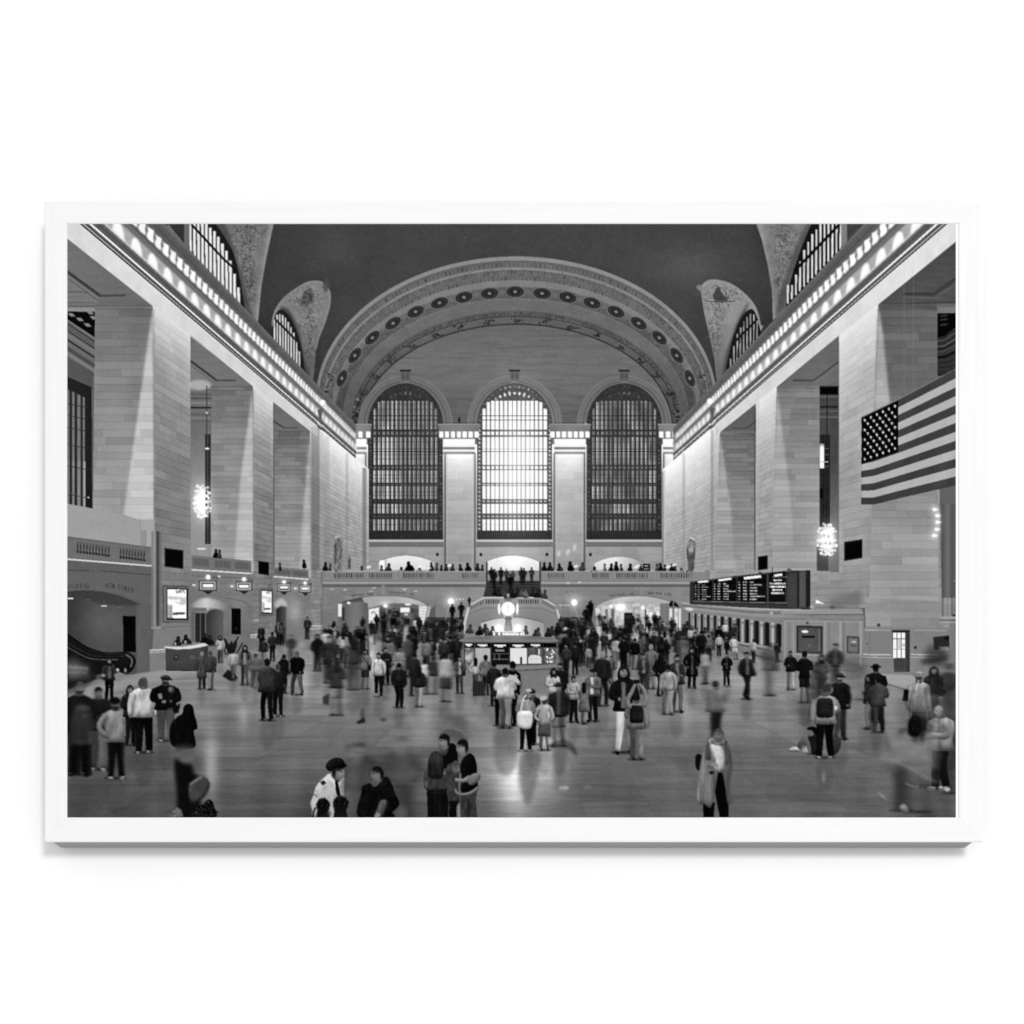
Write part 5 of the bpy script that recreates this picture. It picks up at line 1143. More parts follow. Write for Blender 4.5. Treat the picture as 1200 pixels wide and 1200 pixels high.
def person(x, yh, yf, top, leg, o='', hair=22, skin=118, b=0., a=1., w=1., lean=0., label=None, crowd=False, seed=None, ext=None, yaw=None, pose=None):
    """one standing figure: head top at yh, soles at yf. letters in o: b seen from behind, L long hair, C cap, H brimmed hat, W walking,
    A forearms in front, U arm raised, P backpack, B shoulder bag, S shorts, K skirt, c long coat, s pale shoes, N hood"""
    h = float(yf - yh); r = np.random.RandomState(int(x * 13 + yf * 7) if seed is None else seed)
    if not crowd:
        what = 'figure in %s top and %s %s' % (tname(top), tname(leg), 'shorts' if 'S' in o else 'skirt' if 'K' in o else 'trousers')
        if 'c' in o: what = 'figure in a long %s coat' % tname(top)
        if 'C' in o: what += ' with cap'
        if 'H' in o: what += ' with brimmed hat'
        if 'P' in o: what += ' carrying backpack'
        if 'L' in o: what += ', long hair'
        if b > 2: what += ', blurred by movement'
        begin('printed_person', label or what)
    ell(x, yf + .20 * h, .12 * h, .26 * h, 52 if leg < 90 else 100, soft=2.0, a=.24 * a, idset=False)
    for s in (-1, 1): ell(x + s * .06 * h, yf - .006 * h, .085 * h, .020 * h, 26, soft=.8, a=.55 * a, idset=False)
    L = Lay(x - .62 * h - 4 - 3 * b, yh - .2 * h - 4, x + .62 * h + 4 + 3 * b, yf + .06 * h + 4)
    bk = 'b' in o
    if yaw is None: yaw = (math.pi if bk else 0) + r.normal(0, .5)
    c, sn = math.cos(yaw), math.sin(yaw)
    w = w * .97
    P = lambda u, v: (x + (u * w + lean * v) * h, yf - v * h)
    Q = lambda s, f, v: P(s * c + f * sn, v - f * c * .16 * (h / 90 + .25))      # s to the figure's side, f forward, v up
    LIGHT[0] = .35 if x < 600 else -.35
    sd = r.uniform(0, 50); pf = .045 * h
    def cl(t, k=.30, st=1.):                                          # cloth: soft creases, a few sharp ones
        return lambda X, Y: np.clip(t * (1 + k * fbm((X - x) / (.06 * h) + sd, (Y - yf) / (.13 * h * st) + (X - x) / (.3 * h)) - .9 * k * np.clip(fbm((X - x) / (.035 * h) + sd + 9, (Y - yf) / (.10 * h) + 7) - .25, 0, 1)) + 4, 7, 240)
    def limb(pts, ws, t, k=.2, **kw): line(pts, np.array(ws) * h * w, cl(t, k), into=L, soft=.3, curve=5, puff=max(.6, .022 * h), **kw)
    def shade(pts, wd, al=.4): line(pts, wd * h, 6, into=L, soft=max(.5, .014 * h), a=al, curve=4)
    wd = .052 * (1.12 if leg > 60 else 1.0)
    hipx = r.uniform(-.018, .018); bend = r.uniform(0, .05)
    near = 1 if (sn > 0) == (c > 0) else -1
    legs = []
    walk = 'W' in o; stp = r.uniform(.09, .13) if walk else r.uniform(-.02, .03); s1 = r.choice([-1, 1])
    for s in (-1, 1):
        f = stp * s * s1 if walk else stp * s * s1
        hip = Q(s * .046 + hipx * c, 0, .50); kn = Q(s * .052 + hipx * .5, f * .55 + (bend if s == s1 else .01), .275); an = Q(s * (.054 + (0 if walk else r.uniform(0, .022))), f - (.03 if walk and s != s1 else 0), .036 + (.03 if walk and s != s1 else 0))
        legs.append((Q(s * .05, f, 0)[1], s, hip, kn, an, f))
    legs.sort(key=lambda q: q[0])
    bare = 'S' in o or 'K' in o
    for q, (zz, s, hip, kn, an, f) in enumerate(legs):
        tl = leg * (.82 if q == 0 else 1.)
        toe = Q(s * .066, f + .075, .012); toe = (toe[0] + s * .012 * h * abs(c), toe[1]); heel = (an[0], an[1] + .014 * h)
        sh = 172 if 's' in o else 20
        line([heel, (heel[0] * .45 + toe[0] * .55, heel[1] * .4 + toe[1] * .6 + .004 * h), toe], np.array([.052, .054, .036]) * h, lambda X, Y: sh * (1 - .3 * np.clip((Y - an[1]) / (.05 * h), 0, 1)) + 3, into=L, soft=.3, curve=4)
        if sh > 100: line([(heel[0], heel[1] + .016 * h), (toe[0], toe[1] + .014 * h)], .012 * h, 60, into=L, soft=.3, a=.7)
        if bare:
            limb([hip, kn, an], [.09, .058, .036], skin * .84, .06)
            if 'S' in o: limb([hip, ((hip[0] + kn[0]) / 2, (hip[1] + kn[1]) / 2), (kn[0], kn[1] - .02 * h)], [.115, .108, .112], tl)
        else:
            fl = r.uniform(.056, .07) if not walk else .06
            limb([hip, kn, (an[0], an[1] + .008 * h)], [.118, .082 * (1 if leg < 100 else 1.1), fl], tl)
        if q == 0: shade([hip, kn, an], .07, .28)
    if 'K' in o: poly([P(-.085, .55), P(.085, .55), P(.12, .27), P(.03, .255), P(-.06, .265), P(-.125, .28)], cl(leg), into=L, soft=.4, curve=3, puff=pf)
    coat = 'c' in o
    hem = .30 if coat else r.uniform(.455, .49)
    ax = abs(c); S = .118 * ax + .075 * abs(sn); B = (.108 * ax + .085 * abs(sn)) * (1.06 if top > 100 else 1.); fo = .02 * sn
    sl = r.uniform(-.008, .008)
    pz = pose or ('up' if 'U' in o else 'front' if 'A' in o else r.choice(['down', 'down', 'pocket', 'mix', 'front'] if not walk else ['swing', 'swing', 'down']))
    def arm(s, kind, far):
        sh_ = Q(s * .112, 0, .79 + s * sl)
        if kind == 'down': el = Q(s * .142, -.02, .645); wr = Q(s * .138, .03, .49)
        elif kind == 'swing': k = stp * .8 * s * s1; el = Q(s * .145, -k * .5 - .02, .65); wr = Q(s * .135, -k + .06, .51)
        elif kind == 'pocket': el = Q(s * .175, -.05, .635); wr = Q(s * .105, .05, .53)
        elif kind == 'up': el = Q(s * .17, .06, .87); wr = Q(s * .07, .10, .985)
        else: el = Q(s * .145, .01, .645); wr = Q(s * .035, .13, .645 + r.uniform(-.02, .05))
        if not far: shade([(sh_[0], sh_[1] + .02 * h), el, wr], .085, .38)
        limb([sh_, el, wr], [.074, .064, .046], top * (.86 if far else .97))
        ell(wr[0], wr[1] + .012 * h, .019 * h, .024 * h, skin * .82, into=L, soft=.3)
    kinds = {-1: pz, 1: pz}
    if pz == 'mix': kinds = {s1: 'down', -s1: 'front'}
    if pz == 'up': kinds = {s1: 'up', -s1: 'down'}
    # an arm lies behind the body when the body turns it away from us, or when it reaches forward of a back turned to us
    farside = {s: (Q(s, 0, .7)[1] < Q(-s, 0, .7)[1] and abs(sn) > .35) or (kinds[s] == 'front' and c < -.1) for s in (-1, 1)}
    if 'P' in o and not bk: poly([P(-.10 - fo, .80), P(.10 - fo, .80), P(.11 - fo, .58), P(-.11 - fo, .58)], cl(26), into=L, soft=.3, curve=2, puff=pf)
    for s in (-1, 1):
        if farside[s]: arm(s, kinds[s], True)
    hw = B + (.02 if coat else .004)
    tor = [P(-.03, .862), P(.03, .862), P(.62 * S, .838 + sl), P(S, .80 + sl), P(S * 1.0, .70), P(B * .93 + fo, .60), P(B + fo, .53), P(hw + fo, hem), P(.0 + fo, hem - .010), P(-hw + fo, hem), P(-B + fo, .53), P(-B * .93 + fo, .60), P(-S * 1.0, .70), P(-S, .80 - sl), P(-.62 * S, .838 - sl)]
    poly(tor, cl(top), into=L, soft=.32, curve=3, puff=.05 * h)
    line([P(-hw + fo, hem + .012), P(fo, hem + .004), P(hw + fo, hem + .012)], .012 * h, max(6, top * .55), into=L, soft=.35, a=.55)
    if not bk and r.rand() < .5 and top < 96:                        # open jacket over a paler shirt
        q = .03 * sn; poly([P(-.03 + q, .845), P(.03 + q, .845), P(.024 + q, .70), P(.035 + q, hem + .03), P(-.03 + q, hem + .03), P(-.018 + q, .70)], cl(min(190, top * 1.5 + r.uniform(20, 80))), into=L, soft=.5, a=.85)
    elif not bk: line([P(.02 * sn, .84), P(.02 * sn, hem + .02)], .008 * h, top * .7, into=L, soft=.4, a=.5)
    # neck and head
    poly([P(-.030, .90), P(.030, .90), P(.036, .845), P(-.036, .845)], skin * .62, into=L, soft=.3, curve=2)
    if 'N' in o: poly([P(-.07, .835), P(-.066, .885), P(0, .90), P(.066, .885), P(.07, .835), P(0, .80)], cl(top * .8), into=L, soft=.35, curve=3, puff=.02 * h)
    hx = .018 * sn + r.uniform(-.008, .008); hy = yaw + r.normal(0, .35)
    pit = .12 + (.25 if 'A' in o and r.rand() < .5 else 0)
    lh = 'L' in o
    if lh and c > -.2: poly([P(hx - .05, .95), P(hx, .985), P(hx + .05, .95), P(hx + .058, .87), P(hx + .056, .78), P(hx, .81), P(hx - .05, .795), P(hx - .058, .87)], cl(hair, .4, 2), into=L, soft=.3, curve=3)
    head(L, *P(hx, .930), .0505 * h * (1 + .10 * abs(math.sin(hy))), .0685 * h, hy, hair, skin, long_=lh, pitch=pit, beard=r.rand() < .25 and not lh, seed=sd, bald='X' in o)
    if lh and c <= -.2: poly([P(hx - .05, .965), P(hx, .995), P(hx + .05, .965), P(hx + .064, .87), P(hx + .055, .745 + r.uniform(-.03, .03)), P(hx, .73), P(hx - .055, .75), P(hx - .064, .87)], cl(hair, .45, 3), into=L, soft=.3, curve=3, puff=.025 * h)
    elif lh:
        for s in (-1, 1): limb([P(hx + s * .045, .965), P(hx + s * .060, .89), P(hx + s * .052, .79)], [.02, .03, .018], hair, .4)
    if 'C' in o:
        poly([P(hx - .055, .948), P(hx - .044, .988), P(hx, 1.006), P(hx + .044, .988), P(hx + .055, .948), P(hx, .942)], cl(30 if top > 40 else 48), into=L, soft=.3, curve=3, puff=.02 * h)
        if c > -.2: q = .04 * math.sin(hy); poly([P(hx - .045 + q, .952), P(hx + .045 + q, .952), P(hx + .05 + q * 1.8, .930), P(hx - .05 + q * 1.8, .930)], 18, into=L, soft=.35, curve=2)
    if 'H' in o: ht = 26 if top < 40 else 150; poly([P(hx - .046, .960), P(hx - .04, 1.0), P(hx, 1.010), P(hx + .04, 1.0), P(hx + .046, .960)], cl(ht), into=L, soft=.35, curve=2); line([P(hx - .047, .972), P(hx, .968), P(hx + .047, .972)], .016 * h, 30, into=L, soft=.3); ell(*P(hx, .955), .098 * h, .021 * h, lambda X, Y: ht * (.8 + .3 * fbm(X / 2, Y / 2)), into=L, soft=.35)
    for s in (-1, 1):
        if not farside[s]: arm(s, kinds[s], False)
    if 'P' in o:
        if bk:
            poly([P(-.08, .80), P(0, .822), P(.08, .80), P(.095, .69), P(.088, .565), P(0, .55), P(-.088, .565), P(-.095, .69)], cl(26, .3), into=L, soft=.35, curve=3, puff=.03 * h)
            poly([P(-.06, .67), P(.06, .67), P(.056, .585), P(-.056, .585)], cl(32, .3), into=L, soft=.5, curve=2, puff=.02 * h); line([P(-.066, .70), P(0, .71), P(.066, .70)], .010 * h, 58, into=L, a=.6, curve=3)
        else:
            for s in (-1, 1): line([P(s * .07, .83), P(s * .08, .74), P(s * .082, .64)], .026 * h, 22, into=L, soft=.35, curve=3)
    if 'B' in o: line([P(-.08, .83), P(.02, .70), P(.11, .56)], .014 * h, 30, into=L, soft=.3, curve=3); poly([P(.07, .59), P(.155, .60), P(.16, .48), P(.08, .47)], cl(34), into=L, soft=.35, curve=2, puff=.02 * h)
    if ext: ext(L, P, h)
    L.lay(bx=b, by=.15 * b, alpha=a, soft=.34)
    end()

TABLE = [
 # left, by the desk and piers
 (236, 763, 807, 62, 40, 'c', dict(hair=116, skin=120)), (247, 762, 808, 56, 112, 'b', dict(hair=60, w=1.1)), (273, 760, 797, 152, 86, 'bW', dict(b=.8)), (287, 755, 802, 78, 76, 'LP', {}),
 (299, 765, 806, 84, 80, 'bs', dict(b=1.6, w=1.35)), (258, 744, 776, 156, 66, 'L', dict(b=.5)), (319, 740, 774, 38, 22, 'b', {}), (306, 731, 762, 30, 24, 'f', dict(hair=112)), (309, 747, 778, 40, 120, 'b', dict(b=.8)),
 (326, 727, 754, 46, 30, '', {}), (330, 729, 755, 60, 20, 'b', {}), (341, 743, 775, 34, 46, '', dict(b=2.2, a=.8)), (332, 766, 812, 20, 36, 'bN', {}), (348, 762, 814, 14, 76, 'bW', dict(hair=70, w=1.15)),
 (325.6, 777, 839, 26, 18, 'bAs', dict(hair=50)), (313, 771, 844, 46, 18, 'bA', {}), (372, 742, 786, 22, 30, 'L', dict(b=1.4)), (381, 736, 778, 168, 40, 'b', dict(b=1.2)), (402, 739, 776, 148, 60, 'bL', dict(b=1)),
 (385, 744, 800, 44, 34, 'P', dict(b=2, a=.9)), (360, 722, 748, 40, 40, '', dict(b=.6)),
 # left of the middle
 (394, 770, 838, 42, 118, 'bLS', dict(b=2.2, a=.9)), (414, 744, 808, 52, 60, 'bL', dict(b=2.6, a=.9)), (427.5, 760, 807, 104, 34, 'SB', {}), (443.7, 764, 816, 172, 20, 'Ws', {}), (451.5, 758, 802, 30, 26, 'f', {}),
 (467.5, 776, 829, 26, 20, 'bP', dict(w=1.1)), (491, 780, 828, 32, 136, 'bL', dict(b=.8)), (498, 772, 813, 168, 96, 'bA', dict(b=1.4)), (508, 768, 813, 38, 120, 'b', dict(b=1.8, a=.85)), (522, 763, 822, 150, 50, 'bK', dict(b=1.8, a=.9)),
 (538.5, 768, 812, 74, 60, 'AB', {}), (557, 770, 808, 160, 70, 'bL', {}), (569, 767, 814, 92, 40, 'bC', {}), (579, 775, 827, 34, 36, 'b', {}), (500, 747, 788, 96, 44, 'b', dict(b=.8)), (455, 744, 790, 100, 60, 'L', dict(b=1.2)),
 (478, 743, 793, 58, 40, 'b', dict(b=1.4)), (485, 764, 815, 34, 30, 'b', dict(b=1)), (468, 757, 800, 128, 60, '', dict(b=1.5, a=.85)), (521, 748, 784, 44, 30, '', dict(b=.5)),
 # middle
 (601, 774, 850, 16, 20, 'b', dict(w=.9)), (586, 788, 850, 40, 18, 'b', {}), (592, 782, 853, 180, 116, 'bA', dict(w=1.15, label='man in white shirt and grey trousers seen from behind')),
 (625, 807, 872, 26, 16, 'CA', {}), (616, 808, 880, 122, 16, 'bs', dict(hair=100, label='woman in light coat with large white tote bag')), (638, 815, 879, 148, 74, 'bK', dict(hair=40, label='person in white cap and dark skirt')),
 (656, 776, 836, 24, 20, '', {}), (648, 782, 840, 176, 60, 'LA', dict(b=.6)), (655, 799, 874, 32, 96, 'CS', dict(b=1.2, w=1.1)), (672, 791, 846, 142, 22, 'A', dict(label='person in pale jacket and black trousers')), (684, 799, 848, 92, 112, 'bLc', dict(w=.85)),
 (695, 783, 845, 86, 24, 'A', dict(w=1.1)), (706, 762, 827, 30, 34, 'b', dict(hair=112, b=.8)), (731, 779, 882, 20, 186, 'fLA', dict(label='long-haired woman in black top and wide white trousers')), (746, 812, 890, 112, 108, 'bP', dict(w=1.12, label='person in hooded top with black backpack raising a camera', hair=20)),
 (731, 745, 783, 18, 14, 'b', {}), (744, 747, 784, 16, 108, 'b', {}), (754, 765, 812, 44, 40, '', dict(b=1)), (763, 754, 807, 88, 96, 'bc', dict(hair=112)), (774, 765, 815, 20, 36, 'bL', {}), (793, 766, 834, 46, 84, 'A', dict(w=.95)), (783, 778, 837, 134, 132, 'bC', dict(w=1.1, b=.4)),
 (716, 768, 800, 60, 70, '', dict(b=.7)), (664, 754, 792, 46, 30, '', {}), (674, 752, 790, 24, 20, 'b', {}), (683, 748, 776, 20, 30, '', {}), (690, 756, 782, 120, 60, 'b', dict(b=.4)),
 (811, 758, 806, 16, 16, 'Lc', dict(w=1.05)), (826, 760, 801, 132, 84, 'b', dict(b=1.6)), (852, 764, 804, 20, 28, 'As', {}), (862.5, 744, 772, 172, 168, 'K', dict(lean=-.12)), (875, 763, 819, 34, 26, 'W', dict(b=1)), (883, 748, 776, 140, 40, 'b', {}), (902, 752, 815, 66, 96, 'bB', dict(b=3, a=.75)),
 (815, 740, 776, 24, 24, '', {}), (822, 738, 776, 22, 18, 'b', {}), (843, 742, 768, 150, 30, '', {}), (852, 748, 770, 22, 20, 'b', {}), (831, 743, 774, 84, 30, 'b', {}), (801, 742, 790, 96, 80, '', dict(b=2.4, a=.7)),
 # right
 (927, 762, 808, 26, 142, 'P', {}), (943, 762, 823, 18, 28, 'bSA', {}), (911, 752, 776, 30, 40, '', dict(b=.6)), (963, 766, 822, 70, 60, 'L', dict(b=1.8)), (979, 753, 806, 44, 60, '', dict(b=2)), (995, 764, 806, 60, 70, '', dict(b=5, a=.5)), (958, 774, 838, 42, 34, 'b', dict(b=3, a=.6)),
 (839.5, 797, 866, 96, 22, 'bA', dict(b=2, w=1.15, a=.9)), (984, 788, 866, 22, 54, 'C', dict(b=1, w=1.1)), (1027, 778, 846, 20, 26, 'bH', dict(w=1.15)), (1019, 789, 854, 30, 96, 'L', dict(b=.8)), (1029.5, 792, 858, 58, 46, 'bA', dict(w=1.15, b=.6)),
]
BUSTS = [(381, 658, 6, 26), (386.5, 660, 4, 60), (397.5, 663, 5, 34), (424, 662, 4, 44), (447, 661, 5, 96), (454.5, 659, 6.5, 58), (470, 664, 5, 34), (479.5, 657, 8, 16), (491, 664, 5, 60), (505.5, 658, 4.5, 40), (511.5, 659, 4, 60), (517, 661, 4, 24), (522.5, 660, 5, 30), (530, 660, 5, 50), (540, 660, 5, 24), (548.5, 659, 5.5, 28), (559.5, 659, 6, 40), (565, 660, 4, 36),
         (637.5, 658, 4.5, 24), (644.5, 658.5, 6, 20), (656, 660, 6, 34), (669, 657, 7, 16), (682, 658, 6, 66), (696, 663, 6, 30), (709, 660, 4, 96), (716, 659, 5.5, 26), (722.5, 658, 6, 26), (728.5, 660, 4, 44), (738.5, 660, 6, 24), (751, 661, 5, 40), (770, 660, 4, 70), (774.5, 659, 5.5, 26), (779, 661, 4, 40), (787, 660, 6, 20), (791, 661, 5, 30), (799, 664, 3, 60), (808, 664, 5, 40), (252.5, 643, 5, 18), (257, 644, 5, 60), (328, 657.5, 3, 30), (356.5, 655, 5, 20)]

def bust(x, y, w, t):
    begin('printed_person', 'small figure leaning on a balcony rail'); bustc(x, y, w, t, 11); end()

def sp_poly(o, s, pts, tone, **k):                                   # points given in an enlarged view
    if k.get('curve') and 'puff' not in k and k.get('soft', 0) < 1.5: k['puff'] = 2.2
    if k.get('curve') and not callable(tone) and k.get('a', 1) > .6:
        t = tone; tone = lambda X, Y: np.clip(t * (1 + .22 * fbm(X / 3.2 + t, Y / 6) - .5 * np.clip(fbm(X / 2 + 5, Y / 4.4) - .3, 0, 1)) + 2, 6, 245)
    poly([(o[0] + a / s, o[1] + b / s) for a, b in pts], tone, **k)
def face(x, y, rx, ry, yaw, hair=22, skin=118, b=0., **k):
    L = Lay(x - 2 * rx - 3 * b, y - 2 * ry, x + 2 * rx + 3 * b, y + 2 * ry); head(L, x, y, rx, ry, yaw, hair, skin, **k); L.lay(bx=b, soft=.4)

def rand_crowd(n, xr, yr, dark=.66, seed=1, bmax=1.6):
    r = np.random.RandomState(seed)
    ys = np.sort(r.uniform(yr[0], yr[1], n))
    for y in ys:
        x = r.uniform(*xr) if callable(xr) is False else xr(r, y)
        h = .43 * (y - 697) * r.uniform(.9, 1.06); u = r.rand()
        t = r.uniform(14, 44) if u < dark else r.uniform(56, 112) if u < dark + .2 else r.uniform(135, 185)
        l = r.uniform(14, 50) if r.rand() < .7 else r.uniform(70, 125)
        person(x, y - h, y, t, l, ''.join(c for c, p in (('b', .6), ('L', .25), ('W', .3), ('A', .3), ('P', .1)) if r.rand() < p), hair=r.choice([18, 24, 40, 90], p=[.5, .3, .12, .08]), skin=r.uniform(80, 135), b=r.uniform(.2, bmax), w=r.uniform(.9, 1.15), crowd=True)

def draw_far_people():
    for q in BUSTS: bust(*q)
    box(753.4, 660, 762, 668.6, 16, soft=.4); line([(755, 663), (760, 662)], 1, 170); line([(755, 666.4), (760, 665.6)], 1, 170)
    for x, y, t in ((432, 664, 230), (492, 663.4, 240), (497, 665, 225), (502, 665.6, 220), (526.6, 662, 235), (675, 663, 225), (745.6, 664, 240), (748, 662.6, 225), (783, 663.6, 235), (790, 661.6, 235)): ell(x, y, 3, 1.3, t, soft=.6, rot=-.3)
    # on the far stairs
    for x, yh, yf, t in ((576, 664, 682, 24), (579, 666, 688, 30), (587, 664, 684, 34), (593.5, 666, 682, 60), (598, 672, 694, 22), (601, 668, 682, 70), (611, 664, 683, 52), (614, 665, 683, 40), (623, 664, 682, 60)): person(x, yh, yf, t, 30, 'b', crowd=True, b=.4)
    for x, yh, t in ((581, 687, 24), (585, 688, 34), (594, 690, 60), (601, 690, 22), (607, 689, 30), (611, 688, 70), (616, 690, 90), (625, 688, 40), (630, 690, 30), (638, 691, 60)): person(x, yh, yh + 22, t, 30, 'b', crowd=True, b=.6) if False else bustc(x, yh, 6.5, t)
    for x, yh, yf, t, l in ((530, 707, 727, 26, 20), (540.5, 705, 725, 24, 22), (550, 698.6, 710, 30, 30), (691, 704, 728, 22, 18), (688, 709, 736, 26, 22), (692.5, 703, 722, 18, 18)): person(x, yh, yf, t, l, 'b', crowd=True, b=.3)
    # far figures round the passages
    begin('printed_crowd', 'dense far crowd in front of the passages and stairs')
    c0 = CUR[0]
    rand_crowd(20, (420, 500), (733, 745), seed=2); rand_crowd(16, (700, 800), (733, 746), seed=3); rand_crowd(9, (650, 700), (738, 750), seed=12); rand_crowd(9, (498, 545), (736, 750), seed=13)
    rand_crowd(64, (376, 545), (744, 784), seed=4); rand_crowd(66, (652, 806), (745, 784), seed=5); rand_crowd(16, (795, 862), (750, 768), seed=6)
    for x, t in ((551, 60), (562, 24), (568.5, 44), (573, 60), (577, 40), (616, 50), (626, 40), (631, 60), (642, 36), (648, 46), (654, 24)): bustc(x + rng.uniform(-1.2, 1.2), 732 + rng.uniform(-2, 5), rng.uniform(5.4, 8), t, 16)
    end()
    # gaps of bright floor between them
    for P in ([(432, 745), (437, 745), (436.6, 792), (432.4, 792)], [(473, 736), (479, 730), (477, 752), (478.5, 764), (474.6, 788), (472, 760)], [(724, 774), (728, 774), (727, 800), (723, 796)], [(675, 800), (678, 790), (676, 815)], [(769, 796), (772, 784), (773, 808)], [(739, 770), (741, 764), (742, 790)]): poly(P, 208, soft=1.4, a=.7)
def draw_people():
    # officers at the desk, a plant, a scatter
    for x, yh, t in ((207.4, 746, 20), (218.4, 743, 18), (240, 743, 20), (246, 744.6, 22)): bustc(x, yh, 8.5, t)
    for x, y in ((205, 754), (217, 752)): ell(x, y, 1.6, 2, 180, soft=.5, a=.8)
    r = np.random.RandomState(4)
    begin('printed_plant', 'dark potted plant behind the visitors at the desk')
    for q in range(30):
        a = r.uniform(2.2, 4.1) + 1.57 - 1.57; x, y = 269 + r.normal(0, 3), 764 + r.normal(0, 2); L_ = r.uniform(5, 14)
        line([(x, y), (x + L_ * .6 * math.cos(a * 1.7), y - L_)], r.uniform(1, 2.2), r.uniform(18, 46), soft=.4)
    end()
    sp_poly((200, 660), 7.5, [(450, 990), (500, 930), (560, 960), (590, 1010), (520, 1030)], 34, soft=.6)
    for (x, yh, yf, t, l, o, k) in sorted(TABLE, key=lambda q: q[2]): person(x, yh, yf, t, l, o, **k)
    # things carried in the middle
    begin('printed_suitcase', 'dark upright wheeled suitcase'); poly([(554.4, 797.4), (567.4, 797.4), (567.4, 815), (554, 815.4)], lambda X, Y: 46 + 8 * np.sin(X * 2), soft=.4); line([(556, 797), (556, 790), (563, 790), (563, 797)], .9, 60); end()
    poly([(604, 789), (607, 792), (600, 800), (596, 797)], 150, soft=.5)
    line([(596, 793), (603, 794.6), (608.6, 801)], [6.5, 5.5, 4], 176, soft=.35, curve=4); ell(608, 801, 2, 1.6, 120)
    begin('printed_bag', 'large white tote bag'); poly([(606.4, 835), (613, 832.6), (623.4, 834), (623.6, 846), (621, 853.4), (610, 853), (605.6, 848)], lambda X, Y: 205 - 22 * np.clip((X - 614) / 10, 0, 1) + 16 * fbm(X / 3, Y / 5), soft=.5, curve=3, puff=2.2); end()
    line([(610, 834), (613.6, 818), (617, 814)], 1.4, 205, soft=.4, curve=3)
    ell(637, 817.6, 4.6, 2.8, 166, rot=-.2, soft=.5); ell(619.6, 808.6, 3.4, 2, 170, soft=.4)
    line([(737.4, 830), (735.6, 820), (740.6, 810), (744.6, 801)], [6.5, 5.4, 4.6, 3.4], lambda X, Y: 110 + 14 * fbm(X / 2, Y / 3), soft=.45, curve=5, puff=1.6); line([(753.6, 828), (757.4, 819), (754.4, 808), (748.4, 800.6)], [6.5, 5.4, 4.6, 3.4], lambda X, Y: 114 + 14 * fbm(X / 2, Y / 3), soft=.45, curve=5, puff=1.6)
    begin('printed_camera', 'small black camera held up'); box(742.6, 796, 749.6, 800.6, 26, soft=.4); end()
    for P, t, a_ in (([(651, 868), (662, 866), (672, 872), (677, 884), (674, 884), (664, 877), (640, 876)], 40, .55), ([(648, 873), (665, 880), (660, 905), (652, 905)], 78, .35)): poly(P, t, curve=3, soft=1.5, a=a_)
    ell(660.4, 922.8, 6.4, 2.4, 172, soft=1.0, a=.8); ell(688, 922, 5, 2, 128, soft=1.2, a=.4); ell(655, 900, 7, 26, 84, soft=3, a=.45)
    # dark mirror shapes in the bright floor
    poly([(581, 858), (604, 858), (606, 890), (598, 908), (584, 905), (578, 880)], 92, curve=3, soft=2.4, a=.55); poly([(611, 884), (633, 882), (628, 920), (618, 944), (608, 915)], 84, curve=3, soft=2.4, a=.6)
    # walker of whom only the feet stayed
    ell(426, 815, 8, 34, 74, soft=3, a=.28); poly([(417, 846), (423, 842), (427, 840), (428, 846), (420, 848)], 34, soft=.7, a=.9); ell(424.6, 836, 2.4, 7, 62, soft=1, a=.6); ell(449, 843, 4, 2, 48, soft=1, a=.6)
    poly([(378, 816), (386, 812), (385, 826), (378, 824)], 34, soft=1, a=.7)
    left_group(); near_group(); middle_group(); coat_woman(); right_group()

def bustc(x, y, w, t, hh=13):
    r = np.random.RandomState(int(x * 31 + y)); l = r.uniform(-.35, .35); k = r.uniform(.8, 1.25); y = y + r.uniform(-.6, .9)
    yb = 668.2 if hh == 11 and y > 656.9 else y + min(hh, 10)
    hx = x + l * w * .5
    poly([(hx - w * .16, y + 3), (hx + w * .16, y + 3), (x + w * .42 * k, y + 5 + r.uniform(0, 1)), (x + w * .62 * k, yb), (x - w * .58 * k, yb), (x - w * .46, y + 5.2 + r.uniform(0, 1.2))], lambda X, Y: t * (1 + .35 * fbm(X / 2 + x, Y / 2)) + 3, soft=.45, curve=2, puff=1.2)
    ell(hx, y + 1.9, w * .17 + .75, w * .2 + 1.0, t * .6 + 8, soft=.4)
    ell(hx + r.uniform(-.6, .6), y + 2.4, w * .12 + .3, w * .14 + .4, t * .4 + r.uniform(30, 80), soft=.4, a=.75)
    if r.rand() < .3: poly([(x, y + 6), (x + w * .4, y + 6), (x + w * .3, y + 9)], t + 60, soft=.5, a=.7)

